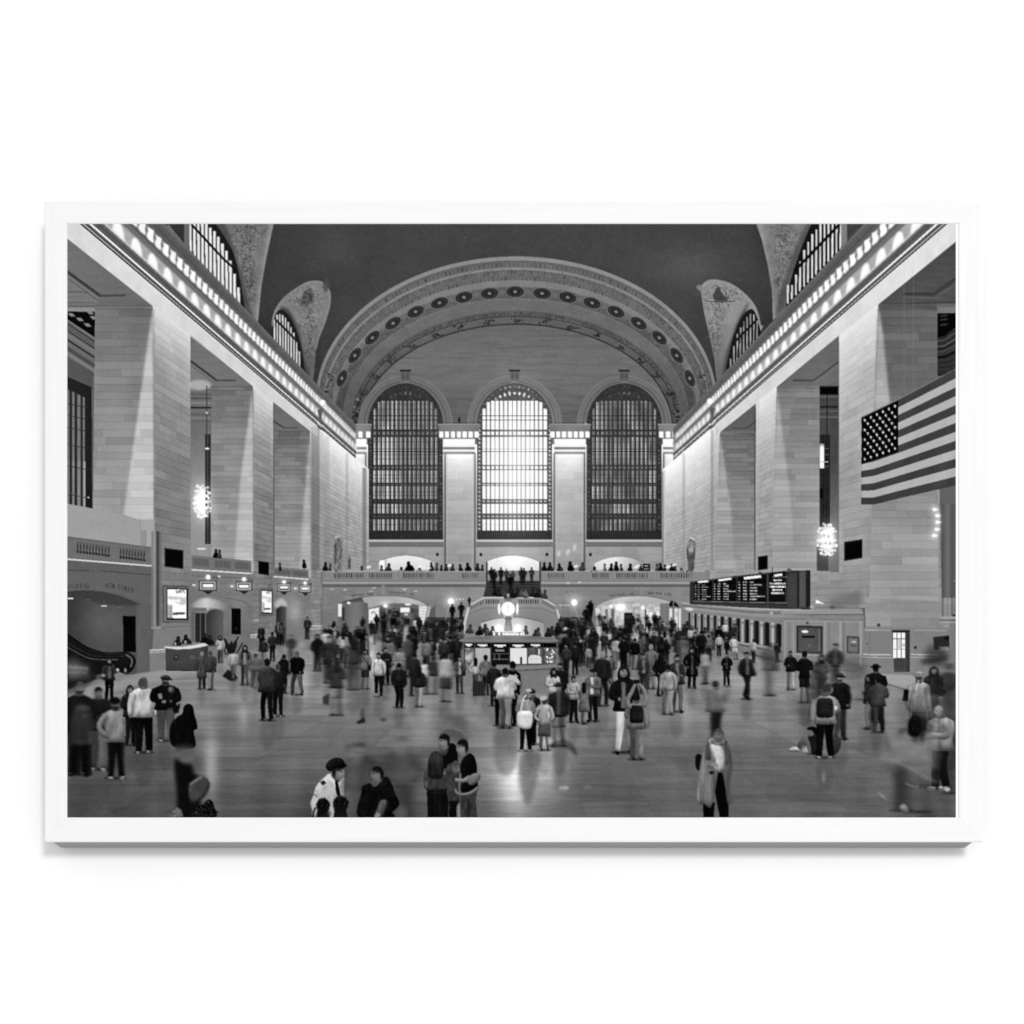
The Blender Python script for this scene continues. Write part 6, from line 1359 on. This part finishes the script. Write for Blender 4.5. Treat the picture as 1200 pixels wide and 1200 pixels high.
def left_group():
    o = (60, 740); s = 4.8
    ell(86, 782, 10, 11, 128, soft=4, a=.45); poly([(80, 778), (104, 778), (106, 792), (80, 796)], 110, soft=3, a=.5); line([(80, 781), (103, 783)], 2.2, 150, a=.6, soft=1.2); line([(80, 788), (102, 787)], 1.6, 140, a=.5, soft=1.2)
    person(127.5, 770, 821, 44, 16, 'L', hair=26, w=1.05, label='long-haired figure in dark jacket holding papers')
    poly([(133, 790), (139, 786.6), (146, 790), (143.6, 797), (136, 798.6)], 122, soft=.6); ell(137.5, 784.6, 1.8, 2, 170, soft=.5); ell(146.6, 785, 1.2, 2.6, 160, soft=.7); ell(120.6, 791, 2.6, 1.8, 128, soft=.5)
    person(115, 804, 902, 26, 84, 'sA', b=1.2, w=1.1, skin=100)
    person(92, 798, 908, 22, 16, '', b=1.6, w=1.2, skin=104, hair=60)
    begin('printed_person', 'ghostly figure in a grey coat crossing at the left edge')
    sp_poly(o, s, [(130, 440), (175, 400), (215, 440), (245, 560), (235, 630), (110, 640), (105, 540)], lambda X, Y: 52 + 8 * fbm(X / 6, Y / 12), curve=4, soft=2, a=.75)
    end()
    sp_poly(o, s, [(120, 630), (170, 640), (160, 800), (120, 805), (110, 740)], 12, soft=1.2, a=.85); sp_poly(o, s, [(165, 640), (225, 630), (228, 800), (195, 815), (175, 740)], 14, soft=1.2, a=.8)
    ell(96.6, 829, 9, 3, 86, soft=1.6, a=.5)
    person(135, 818, 912, 116, 14, 's', b=1.3, w=1.15, skin=84, hair=24, label='figure in pale sweatshirt and black trousers')
    ell(134, 820.6, 6.4, 4.2, 22, soft=.9)
    sp_poly(o, s, [(400, 600), (430, 600), (435, 800), (405, 790)], 92, soft=2.4, a=.4)
    person(152, 802, 873, 34, 24, 'L', hair=36, w=.95, label='dark-haired figure half hidden behind the man in white shirt')
    person(168, 793, 882, 172, 13, 'bs', yaw=3.3, w=1.3, hair=70, label='man in loose white shirt and black trousers seen from behind')
    face(166.6, 800.6, 5.2, 6.6, 2.9, hair=62, skin=118)
    person(193.5, 791, 868, 16, 62, 'CAs', yaw=.2, w=1.42, skin=92, b=.3, label='man in black jacket and cap facing the camera')
    sp_poly(o, s, [(655, 325), (672, 305), (690, 325), (680, 345), (665, 340)], 138, soft=.9, a=.7, curve=3); sp_poly(o, s, [(596, 350), (620, 345), (625, 375), (605, 378)], 116, soft=.5); sp_poly(o, s, [(618, 388), (645, 386), (640, 402), (622, 402)], 110, soft=.5)
    sp_poly(o, s, [(650, 430), (720, 420), (690, 470), (660, 600), (645, 590)], 92, soft=.9, a=.6)
    sp_poly(o, s, [(680, 430), (726, 400), (716, 455), (690, 462)], 18, soft=.6)
    begin('printed_person', 'woman with long black hair in black coat seen from behind')
    sp_poly(o, s, [(735, 460), (745, 420), (770, 404), (795, 420), (805, 470), (815, 500), (820, 545), (800, 560), (806, 650), (690, 648), (665, 590), (672, 520), (705, 480)], lambda X, Y: np.clip(14 + 6 * fbm(X / 2.6, Y / 9), 6, 50), curve=4, soft=.5, puff=3.4)
    end()
    begin('printed_person', 'ghostly figure in black striding across with bag')
    sp_poly(o, s, [(690, 640), (800, 640), (806, 700), (800, 760), (690, 760), (685, 700)], 84, soft=2.4, a=.75)
    line([(205, 878), (228, 872)], 4, 36, soft=2.2, a=.5); line([(208, 893), (226, 888)], 3, 120, soft=1.8, a=.45)
    sp_poly(o, s, [(690, 720), (740, 740), (790, 750), (800, 800), (830, 830), (830, 1045), (715, 1045), (705, 900)], 12, curve=3, soft=2.2, a=.95)
    end()
    sp_poly(o, s, [(780, 850), (850, 808), (893, 855), (870, 915), (830, 950), (785, 960), (770, 900)], lambda X, Y: 62 + 8 * fbm(X / 5, Y / 5), curve=2, soft=1.0); line([(222, 919), (236, 910)], 1.6, 140, soft=.8, a=.7)
    sp_poly(o, s, [(795, 1048), (802, 990), (826, 968), (850, 975), (868, 955), (890, 942), (908, 962), (922, 1000), (930, 1015), (918, 1048)], lambda X, Y: np.clip(20 + 46 * fbm(X / 1.6, Y / 1.4), 5, 90), curve=3, soft=.6, puff=2); line([(252, 951), (256, 951)], 1.4, 22, soft=.4); line([(246, 944), (250, 940)], 1.2, 18, soft=.4)
    ell(243.6, 939.6, 2.6, 2.6, 14, soft=.4); ell(243.6, 939.6, 1.2, 1.2, 70, soft=.3); sp_poly(o, s, [(655, 1042), (700, 985), (730, 1000), (742, 1042)], lambda X, Y: 92 + 40 * fbm(X / 2, Y / 2), soft=.7)

def near_group():
    o = (300, 740); s = 4.8; sk = lambda b: (lambda X, Y: b + 9 * fbm(X / 3, Y / 3))
    # ghosts behind
    line([(405, 875), (425, 873)], 2, 60, soft=2, a=.4)
    for (x, yh, yf, tp, lg, bb, al) in ((421, 870, 972, 34, 60, 4, .7), (412, 876, 975, 84, 92, 6, .5), (470, 862, 976, 52, 46, 5, .62), (533, 840, 905, 52, 60, 6, .5), (441, 884, 960, 60, 50, 6, .35)): person(x, yh, yf, tp, lg, '', b=bb, a=al, crowd=True, w=1.25, skin=112)
    for (x, y, rx, ry, t, a_) in ((417, 882, 9, 12, 122, .5), (413, 925, 8, 32, 98, .4), (470, 874, 9, 11, 122, .5), (474, 905, 12, 14, 96, .35), (441, 891, 6, 4, 50, .35), (470, 952, 8, 7, 112, .45), (431, 915, 3, 24, 110, .3)): ell(x, y, rx, ry, t, soft=3, a=a_)
    line([(404, 874), (426, 871)], 3, 52, soft=2, a=.5)
    begin('printed_person', 'uniformed officer in white shirt, dark tie and peaked cap')
    sp_poly(o, s, [(408, 800), (375, 826), (338, 868), (322, 920), (305, 965), (315, 1000), (330, 1045), (500, 1045), (500, 960), (494, 900), (496, 820), (460, 812), (430, 800)], lambda X, Y: 168 - 24 * np.clip((X - 396) / 8, 0, 1) + 12 * fbm(X / 4, Y / 6) - 60 * np.clip(fbm(X / 3.4 + 8, Y / 5 + X / 9) - .28, 0, 1), curve=4, soft=.5, puff=4)
    sp_poly(o, s, [(420, 800), (452, 812), (476, 822), (462, 846), (436, 836)], 78, curve=3, soft=.5)
    face(396.4, 904.6, 7.4, 9.6, 1.0, hair=24, skin=122, pitch=.1)
    sp_poly(o, s, [(391, 762), (396, 740), (412, 722), (440, 710), (466, 708), (488, 718), (499, 738), (500, 750), (478, 757), (452, 762), (432, 772), (420, 786), (404, 780)], 26, curve=3, soft=.45, puff=2.6); sp_poly(o, s, [(470, 752), (500, 746), (512, 752), (496, 764), (472, 768)], 10, curve=3, soft=.45)
    end()
    line([(386, 902.6), (393, 899.4), (403, 897.4)], 1.0, 12, a=.8, soft=.4, curve=3)
    sp_poly(o, s, [(404, 800), (446, 838), (440, 858), (398, 815)], 205, soft=.6); sp_poly(o, s, [(444, 838), (458, 838), (478, 925), (462, 935), (448, 900)], 22, soft=.4)
    sp_poly(o, s, [(360, 846), (380, 834), (395, 850), (374, 866)], 40, soft=.5); line([(367.4, 930.6), (371.6, 932.8)], 1.1, 70, soft=.4); line([(384, 932), (392, 944)], 1.2, 120, a=.6, soft=.8); line([(371, 924), (375, 944)], 1.3, 122, a=.6, soft=.9); line([(400, 915), (398, 940)], 1, 130, a=.5, soft=.8); ell(399.4, 922, 1, 1, 90, a=.6)
    for cx, cy, rx, ry in ((378.4, 943.6, 8, 8.8), (398.8, 942, 9, 9.6)):
        begin('printed_person', 'dark-haired head seen from behind in front of the officer')
        poly([(cx - 7, cy + 6), (cx + 7, cy + 6), (cx + 9, 962), (cx - 9, 962)], lambda X, Y: 24 + 12 * fbm(X / 1.2, Y / 5), soft=.6)
        ell(cx, cy, rx, ry, lambda X, Y: np.clip(20 + 26 * fbm((X - cx) / 1.1, (Y - cy) / 2.6) + 14 * np.clip((cy - Y) / ry, 0, 1) ** 2, 6, 90), soft=.6)
        end()
        for q in range(14):
            a_ = rng.uniform(0, 6.28); line([(cx + rx * .95 * math.cos(a_), cy + ry * .95 * math.sin(a_)), (cx + rx * 1.12 * math.cos(a_ + .15), cy + ry * 1.12 * math.sin(a_ + .15))], .7, 18, soft=.4, a=.7)
    line([(369.5, 946), (367, 952), (366.4, 959)], 2, 18, soft=.5); ell(407.4, 940, 1.4, 2, 20); ell(386, 953, 2.6, 3, 86, soft=.8, a=.7)
    begin('printed_person', 'short-haired man in black hooded jacket looking left')
    sp_poly(o, s, [(650, 830), (715, 815), (712, 890), (655, 885)], 70, curve=3, soft=.6)
    sp_poly(o, s, [(592, 905), (600, 868), (640, 852), (664, 872), (690, 858), (716, 822), (740, 820), (764, 858), (785, 915), (806, 965), (785, 1000), (765, 1015), (768, 1045), (575, 1045)], lambda X, Y: np.clip(15 + 9 * fbm(X / 4, Y / 8) + 12 * np.clip(fbm(X / 2.2, Y / 7) - .3, 0, 1), 6, 60), curve=4, soft=.55, puff=4)
    sp_poly(o, s, [(700, 830), (738, 816), (752, 850), (720, 880), (690, 890)], 20, curve=3, soft=.6, puff=1.8); line([(447, 925), (436, 925.6)], 1, 40, a=.4, soft=.5)
    face(441.8, 907.4, 7.8, 10.2, -.95, hair=18, skin=108)
    end()
    sp_poly(o, s, [(665, 1042), (685, 985), (700, 950), (730, 945), (735, 975), (705, 1042)], 76, curve=3, soft=.7); sp_poly(o, s, [(665, 1035), (680, 1020), (700, 1020), (695, 1045), (665, 1045)], 122, soft=.6)

def middle_group():
    o = (500, 740); s = 4.8
    sp_poly(o, s, [(110, 480), (180, 465), (230, 500), (225, 540), (160, 530)], 66, curve=3, soft=3, a=.5); sp_poly(o, s, [(60, 560), (110, 540), (170, 545), (225, 590), (200, 640), (120, 580)], 74, curve=3, soft=2.4, a=.55)
    line([(507, 860), (524, 852.6), (538, 855), (547, 862)], 1.6, 134, curve=4, soft=1.1, a=.6)
    begin('printed_person', 'young man in black T-shirt beside long-haired woman')
    sp_poly(o, s, [(58, 700), (100, 655), (140, 625), (172, 660), (168, 755), (100, 770), (60, 760)], 15, curve=4, soft=.5, puff=3); sp_poly(o, s, [(80, 640), (120, 640), (112, 690), (70, 700)], 70, curve=3, soft=.6)
    face(520.2, 869.0, 7.0, 9.4, -.85, hair=24, skin=120)
    sp_poly(o, s, [(72, 600), (78, 582), (100, 572), (124, 584), (130, 604), (112, 598), (92, 596)], 26, curve=4, soft=.7, puff=1.6)
    end()
    begin('printed_person', 'woman with long dark hair in grey top and black jeans seen from behind')
    sp_poly(o, s, [(-14, 800), (0, 772), (30, 765), (95, 770), (118, 810), (122, 890), (60, 896), (-2, 890), (-18, 850)], lambda X, Y: 58 + 16 * fbm(X / 4, Y / 6), curve=4, soft=.5, puff=3); sp_poly(o, s, [(0, 890), (112, 886), (125, 960), (120, 1045), (6, 1045)], lambda X, Y: 16 + 6 * fbm(X / 3, Y / 9) + 8 * np.exp(-((X - 512) / 4) ** 2), soft=.5)
    line([(512.6, 926), (512, 958)], 1.2, 7, soft=.7, a=.8); line([(501, 929), (522, 928)], .8, 36, a=.5)
    sp_poly(o, s, [(14, 700), (40, 674), (70, 676), (92, 712), (96, 770), (88, 820), (50, 826), (10, 815), (4, 760)], lambda X, Y: np.clip(34 + 16 * fbm(X / 1.4, Y / 16) + 16 * np.exp(-((Y - 888) / 7) ** 2), 8, 90), curve=4, soft=.5, puff=3)
    end()
    for q in range(10): line([(503 + q * 1.6, 905 + (q % 3) * 2), (503.4 + q * 1.6, 913 + (q % 3))], .7, 30, soft=.4, a=.7)
    ell(499.6, 919, 1.6, 5, 84, soft=.7); ell(520.6, 905.6, 1.2, 2.2, 110, soft=.7, a=.8)
    begin('printed_person', 'figure with bent arms between two taller friends')
    sp_poly(o, s, [(108, 770), (140, 740), (180, 770), (178, 880), (186, 960), (130, 970), (115, 880)], lambda X, Y: 54 + 16 * fbm(X / 3, Y / 6), curve=4, soft=.6, puff=3); sp_poly(o, s, [(128, 950), (180, 950), (170, 1045), (124, 1045)], 15, soft=.6)
    face(534.2, 898.6, 5.6, 7.6, .5, hair=58, skin=100, long_=1, pitch=.3); 
    end()
    begin('printed_person', 'tall young man in black T-shirt with folded arms')
    sp_poly(o, s, [(190, 905), (284, 885), (276, 960), (288, 1045), (190, 1045)], lambda X, Y: 54 + 18 * fbm(X / 3, Y / 8) - 22 * np.exp(-((X - 549) / 1.6) ** 2) * (Y > 935), soft=.6)
    sp_poly(o, s, [(192, 690), (228, 690), (236, 730), (200, 745)], 76, curve=3, soft=.6)
    sp_poly(o, s, [(188, 760), (205, 712), (240, 684), (270, 706), (284, 770), (280, 810), (284, 890), (195, 905), (196, 820)], 15, curve=4, soft=.5, puff=3.4)
    face(541.6, 876.4, 7.0, 9.8, -.95, hair=24, skin=126)
    sp_poly(o, s, [(174, 630), (184, 608), (206, 602), (228, 614), (234, 644), (226, 660), (216, 632), (196, 626)], 26, curve=4, soft=.7, puff=1.8)
    end()
    for P, t in (([(160, 822), (200, 828), (240, 806), (242, 836), (205, 850), (165, 845)], 116), ([(232, 820), (270, 795), (300, 800), (298, 830), (262, 862), (236, 858)], 100), ([(160, 880), (185, 905), (240, 900), (290, 868), (288, 892), (240, 918), (185, 922), (160, 905)], 112)): sp_poly(o, s, P, lambda X, Y, t=t: t + 12 * fbm(X / 3, Y / 3), curve=4, soft=.6, puff=1.6)
    sp_poly(o, s, [(168, 985), (182, 955), (190, 1045), (170, 1045)], 128, soft=.7, a=.8); line([(535, 889.6), (538, 889.6)], .8, 66, a=.0)

def coat_woman():
    o = (700, 740); s = 4.8
    begin('printed_person', 'woman in long pale coat with white scarf and dark shoulder bag')
    sp_poly(o, s, [(594, 960), (662, 960), (656, 1045), (598, 1045)], 13, soft=.5); sp_poly(o, s, [(676, 790), (716, 790), (738, 960), (740, 1045), (690, 1045), (662, 900)], 12, soft=.6)
    sp_poly(o, s, [(552, 705), (566, 686), (590, 700), (606, 770), (590, 784), (558, 770)], 18, curve=3, soft=.6)
    sp_poly(o, s, [(630, 600), (606, 650), (585, 715), (568, 830), (561, 955), (600, 970), (640, 987), (660, 900), (682, 785), (700, 785), (722, 880), (732, 965), (754, 962), (748, 850), (760, 760), (748, 670), (726, 610), (690, 590)], lambda X, Y: 102 + 30 * fbm(X / 2.6, Y / 26) + 8 * np.clip((836 - X) / 20, -1, 1), curve=4, soft=.7, puff=3.4)
    end()
    sp_poly(o, s, [(610, 640), (632, 625), (640, 720), (606, 722)], 66, curve=3, soft=.9, a=.8); sp_poly(o, s, [(712, 640), (736, 650), (740, 740), (716, 740)], 70, curve=3, soft=.9, a=.6)
    sp_poly(o, s, [(636, 640), (662, 628), (692, 640), (716, 690), (712, 776), (680, 786), (655, 770), (668, 730), (650, 690)], lambda X, Y: 178 - 26 * np.clip((Y - 890) / 14, 0, 1) + 30 * fbm(X / 3, Y / 6), curve=4, soft=1.2)
    face(842.2, 861.4, 6.2, 8.4, -.3, hair=62, skin=104, b=1.0, long_=1); line([(834, 868), (838, 872), (848, 872), (852, 869)], 1.6, 40, soft=.9, curve=3, a=.7)
    for x, y, t in ((829.6, 893, 110), (833, 899, 92), (838, 896, 128)): ell(x, y, 4.6, 2.6, t, soft=.8, rot=.4)
    for q in (822, 826, 830): line([(q, 905), (q - 2, 938)], .9, 84, soft=.6, a=.5)
    ell(834, 905, 3, 2.2, 36, soft=.6)

def right_group():
    o = (900, 740); s = 4.8
    ell(1098, 768, 14, 13, 44, soft=4, a=.7); line([(1080, 776), (1110, 770)], 5, 38, soft=2.2, a=.7)
    # newspaper table
    sp_poly(o, s, [(930, 350), (985, 335), (1010, 400), (990, 450), (950, 420)], 152, soft=.8, a=.85); sp_poly(o, s, [(950, 325), (990, 315), (1010, 340), (980, 352)], 34, soft=.6); ell(1105, 806, 3, 1, 205, soft=.6)
    person(1094, 780, 848, 46, 40, 'L', hair=32, b=1, w=1.2)
    person(1077, 787, 872, 136, 40, 'bH', b=.5, w=1.15, hair=60, label='woman in straw hat and pale top seen from behind, black bag at her side')
    sp_poly(o, s, [(758, 388), (768, 322), (794, 328), (790, 392)], 18, soft=.5); line([(1073.6, 808), (1077, 797)], 1.2, 190, soft=.5); line([(1066.6, 820), (1066.4, 840)], 1.2, 40)
    for (x, yh, yf, tp, lg, bb, al) in ((1112, 776, 850, 30, 34, 4, .75), (1116, 800, 884, 60, 50, 5, .6), (1056, 852, 950, 110, 46, 4, .6), (1114, 846, 930, 58, 30, 5, .6), (1086, 866, 958, 84, 60, 8, .5), (1100, 818, 900, 70, 40, 6, .5), (1088, 800, 884, 92, 60, 4, .5), (1064, 806, 876, 64, 60, 6, .35), (1008, 768, 820, 52, 60, 5, .45), (947, 800, 868, 60, 50, 5, .4)): person(x, yh, yf, tp, lg, 'b', b=bb, a=al, crowd=True, w=1.2)
    # seated figure and backpacker
    begin('printed_person', 'figure in black cap sitting on the floor with one leg out')
    sp_poly(o, s, [(235, 570), (280, 560), (290, 640), (280, 690), (240, 685), (225, 640)], lambda X, Y: 30 + 12 * fbm(X / 3, Y / 3), curve=3, soft=.6); sp_poly(o, s, [(165, 640), (195, 598), (225, 600), (240, 640), (245, 690), (215, 680), (205, 635), (180, 660)], 84, curve=3, soft=.5)
    ell(950.6, 858, 4, 4.4, 96, soft=.6); sp_poly(o, s, [(218, 548), (240, 532), (275, 540), (282, 570), (262, 574), (250, 556)], 16, curve=3, soft=.45); sp_poly(o, s, [(114, 662), (150, 645), (174, 656), (176, 672), (130, 672)], 168, curve=3, soft=.5)
    end()
    line([(925, 880), (936, 880)], 1, 60, a=.7); poly([(940, 880), (945, 873), (948, 882)], 150, soft=.6)
    begin('printed_bag', 'bag on the floor behind the man with backpack'); sp_poly(o, s, [(330, 600), (380, 590), (412, 610), (405, 660), (380, 690), (340, 690)], 46, curve=3, soft=.7); end()
    person(967, 802, 888, 120, 13, 'bsP', yaw=3.3, w=1.25, hair=44, b=.5, label='man with dark backpack over a pale T-shirt')
    face(971.6, 807, 5.6, 6.8, 1.9, hair=44, skin=110)
    ell(980, 829, 1.6, 2.4, 205, soft=.5); ell(957, 812, 14, 10, 62, soft=4, a=.35)
    # bald man, blurred woman
    person(1103, 826, 924, 118, 26, 'Xs', yaw=-1.15, w=1.42, hair=70, skin=130, b=.5, pose='front', label='bald man in grey T-shirt and dark trousers looking down to the left')
    ell(1110.6, 924.6, 3.6, 2.4, 168, soft=.8); ell(888 / 4.8 + 900, 886, 3, 6, 128, soft=1.6, a=.5)
    q = lambda P: [(o[0] + a / s, o[1] + b / s) for a, b in P]
    person(1076, 838, 952, 126, 96, 'bLK', hair=18, b=4.5, a=.62, w=1.2, crowd=True, skin=110, seed=5)
    begin('printed_person', 'black-haired woman hurrying past, her body a pale blur')
    L = Lay(1015, 830, 1115, 962)
    poly(q([(690, 600), (780, 570), (870, 590), (900, 680), (950, 760), (850, 790), (740, 745), (650, 715), (610, 700)]), lambda X, Y: 122 + 24 * fbm(X / 6, Y / 4), into=L, curve=4, soft=1.6, a=.7)
    poly(q([(722, 745), (780, 760), (772, 860), (768, 985), (742, 985), (730, 860)]), 44, into=L, curve=3, soft=1.2, a=.7); poly(q([(880, 850), (925, 850), (930, 960), (920, 1040), (895, 1040), (885, 940)]), 50, into=L, curve=3, soft=1.5, a=.6)
    poly(q([(910, 890), (950, 900), (950, 985), (915, 985)]), 112, into=L, curve=3, soft=1.6, a=.5)
    L.lay(bx=4, by=1.6, alpha=.7, soft=.5)
    face(1072.4, 848.6, 6.6, 9.2, 2.8, hair=20, skin=100, b=.9, long_=1); sp_poly(o, s, [(800, 490), (825, 470), (852, 490), (862, 545), (850, 585), (815, 588), (790, 570), (792, 520)], lambda X, Y: 20 + 8 * fbm(X / 1.6, Y / 7), curve=4, soft=1.3, puff=2.5)
    end()
    line(q([(636, 712), (700, 724), (770, 752), (850, 795), (955, 848)]), [1.5, 3, 3.5, 3, 2.5], 146, curve=4, soft=1.7, a=.42); sp_poly(o, s, [(738, 985), (765, 968), (792, 1000), (788, 1020), (750, 1010)], 138, curve=3, soft=1.3, a=.75)
    sp_poly(o, s, [(618, 905), (645, 915), (672, 945), (650, 952), (622, 930)], 128, curve=3, soft=1.2, a=.6); line(q([(775, 852), (810, 868), (850, 872)]), 1.6, 150, soft=1.0, a=.6)
    for P, t in (([(1006, 850), (1030, 850), (1012, 885), (1006, 880)], 84), ([(1035, 858), (1042, 862), (1046, 884), (1038, 878)], 70)): poly(P, t, soft=2, a=.4)
    sp_poly(o, s, [(1020, 620), (1075, 560), (1075, 760), (1040, 700)], 40, soft=3, a=.5)
# ---------------------------------------------------------------- the whole picture
TONE = None
def paint():
    global TONE
    draw_vault(); draw_lunettes(); draw_arch(); draw_end_wall(); draw_side_walls(); draw_cornices(); draw_floor()
    draw_far_wall(); draw_stairs(); draw_left_furniture(); draw_right_furniture();
    draw_far_people(); draw_booth(); draw_chandeliers(); draw_statues(); draw_flag(); draw_people()
    t = CAN.reshape(PH, SS, PW, SS).mean((1, 3))
    # the photographer's print: local contrast, a little sharpening, film grain
    r = np.random.RandomState(11)
    t = t + .15 * (t - gblur(t, 14)) * np.clip(1.2 - t / 255, .25, 1)
    t = gblur(t, .30); t = t + .38 * (t - gblur(t, .9))
    u = np.clip(t, 0, 255) / 255; t = 255 * (u + .07 * u * (1 - u) * (2 * u - .62) * 2)
    t = t + gblur(r.normal(0, 1, t.shape).astype(np.float32), .5) * 3.0
    TONE = np.clip(t, 5, 255)
# ---------------------------------------------------------------- put the ink on paper
paint()
lin = TONE / 255.0
lin = np.where(lin <= .04045, lin / 12.92, ((lin + .055) / 1.055) ** 2.4) / LIGHT_ON_PAPER
M_ink = bpy.data.materials.new("ink_on_matt_paper"); M_ink.use_nodes = True
nt = M_ink.node_tree; bs = nt.nodes["Principled BSDF"]; bs.inputs['Roughness'].default_value = 1.0; bs.inputs['Specular IOR Level'].default_value = 0.0
at = nt.nodes.new('ShaderNodeAttribute'); at.attribute_name = 'ink'; nt.links.new(at.outputs['Color'], bs.inputs['Base Color'])
idg = IDS[SS // 2::SS, SS // 2::SS][:PH, :PW]
# the sheet ends a little inside the picture area drawn: crop to the printed edge
SX0, SX1, SY0, SY1 = 1, PW - 2, 1, PH - 1              # vertices sit at the middle of each millimetre
quad = idg[SY0:SY1 - 1, SX0:SX1 - 1]
NV = (SY1 - SY0) * (SX1 - SX0); nx = SX1 - SX0
vx = np.tile(np.arange(SX0, SX1), SY1 - SY0); vy = np.repeat(np.arange(SY0, SY1), nx)
VXW = (vx + .5 + PX0 - CX) / 1000.0; VZW = 1.5 + (CZ - (vy + .5 + PY0)) / 1000.0
VC = lin[vy, vx]
qy, qx = np.mgrid[0:SY1 - SY0 - 1, 0:nx - 1]
q0 = (qy * nx + qx)
def sheet(name, sel):
    a = q0[sel]; Q = np.stack([a, a + nx, a + nx + 1, a + 1], 1)
    u, inv = np.unique(Q, return_inverse=True); F = inv.reshape(-1, 4).astype(np.int32)
    me = bpy.data.meshes.new(name); n = len(u); m = len(F)
    me.vertices.add(n); co = np.empty((n, 3), np.float32); co[:, 0] = VXW[u]; co[:, 1] = PRINT_Y; co[:, 2] = VZW[u]
    me.vertices.foreach_set('co', co.ravel())
    me.loops.add(4 * m); me.loops.foreach_set('vertex_index', F.ravel())
    me.polygons.add(m); me.polygons.foreach_set('loop_start', np.arange(0, 4 * m, 4, dtype=np.int32))
    try: me.polygons.foreach_set('loop_total', np.full(m, 4, np.int32))
    except Exception: pass
    at_ = me.color_attributes.new('ink', 'FLOAT_COLOR', 'POINT'); c = np.ones((n, 4), np.float32); c[:, :3] = VC[u][:, None]
    at_.data.foreach_set('color', c.ravel())
    me.materials.append(M_ink); me.update(); me.validate()
    o = bpy.data.objects.new(name, me); sc.collection.objects.link(o)
    return o
count = np.bincount(quad.ravel(), minlength=len(PARTS))
people = sorted([i for i, p in enumerate(PARTS) if p[0] == 'printed_person'], key=lambda i: -count[i])
crowd = [i for i, p in enumerate(PARTS) if p[0] == 'printed_crowd'][0]
remap = np.arange(len(PARTS))
for i in people[100:]: remap[i] = crowd                  # the small rest of the figures read as one crowd
for i in range(1, len(PARTS)):
    if count[i] < 12 and PARTS[i][0] != 'printed_crowd': remap[i] = 0 if PARTS[i][0] != 'printed_person' else crowd
quad = remap[quad]
for i in range(1, len(PARTS)):                           # a figure stays one piece: slivers cut off by others go back to the paper
    if PARTS[i][0] == 'printed_crowd': continue
    ys, xs = np.nonzero(quad == i)
    if len(ys) == 0: continue
    todo = set(zip(ys.tolist(), xs.tolist())); best = set(); comps = []
    while todo:
        st = [todo.pop()]; comp = set(st)
        while st:
            y, x = st.pop()
            for n_ in ((y + 1, x), (y - 1, x), (y, x + 1), (y, x - 1)):
                if n_ in todo: todo.discard(n_); comp.add(n_); st.append(n_)
        comps.append(comp)
    comps.sort(key=len, reverse=True)
    for comp in comps[1:]:
        for y, x in comp: quad[y, x] = 0
paper = child(sheet("print", quad == 0))
for i in range(1, len(PARTS)):
    sel = quad == i
    if not sel.any(): continue
    o = sheet(PARTS[i][0], sel); o.parent = paper
    if PARTS[i][1]: o['label'] = PARTS[i][1]
    if PARTS[i][0] == 'printed_crowd': o['kind'] = 'stuff'
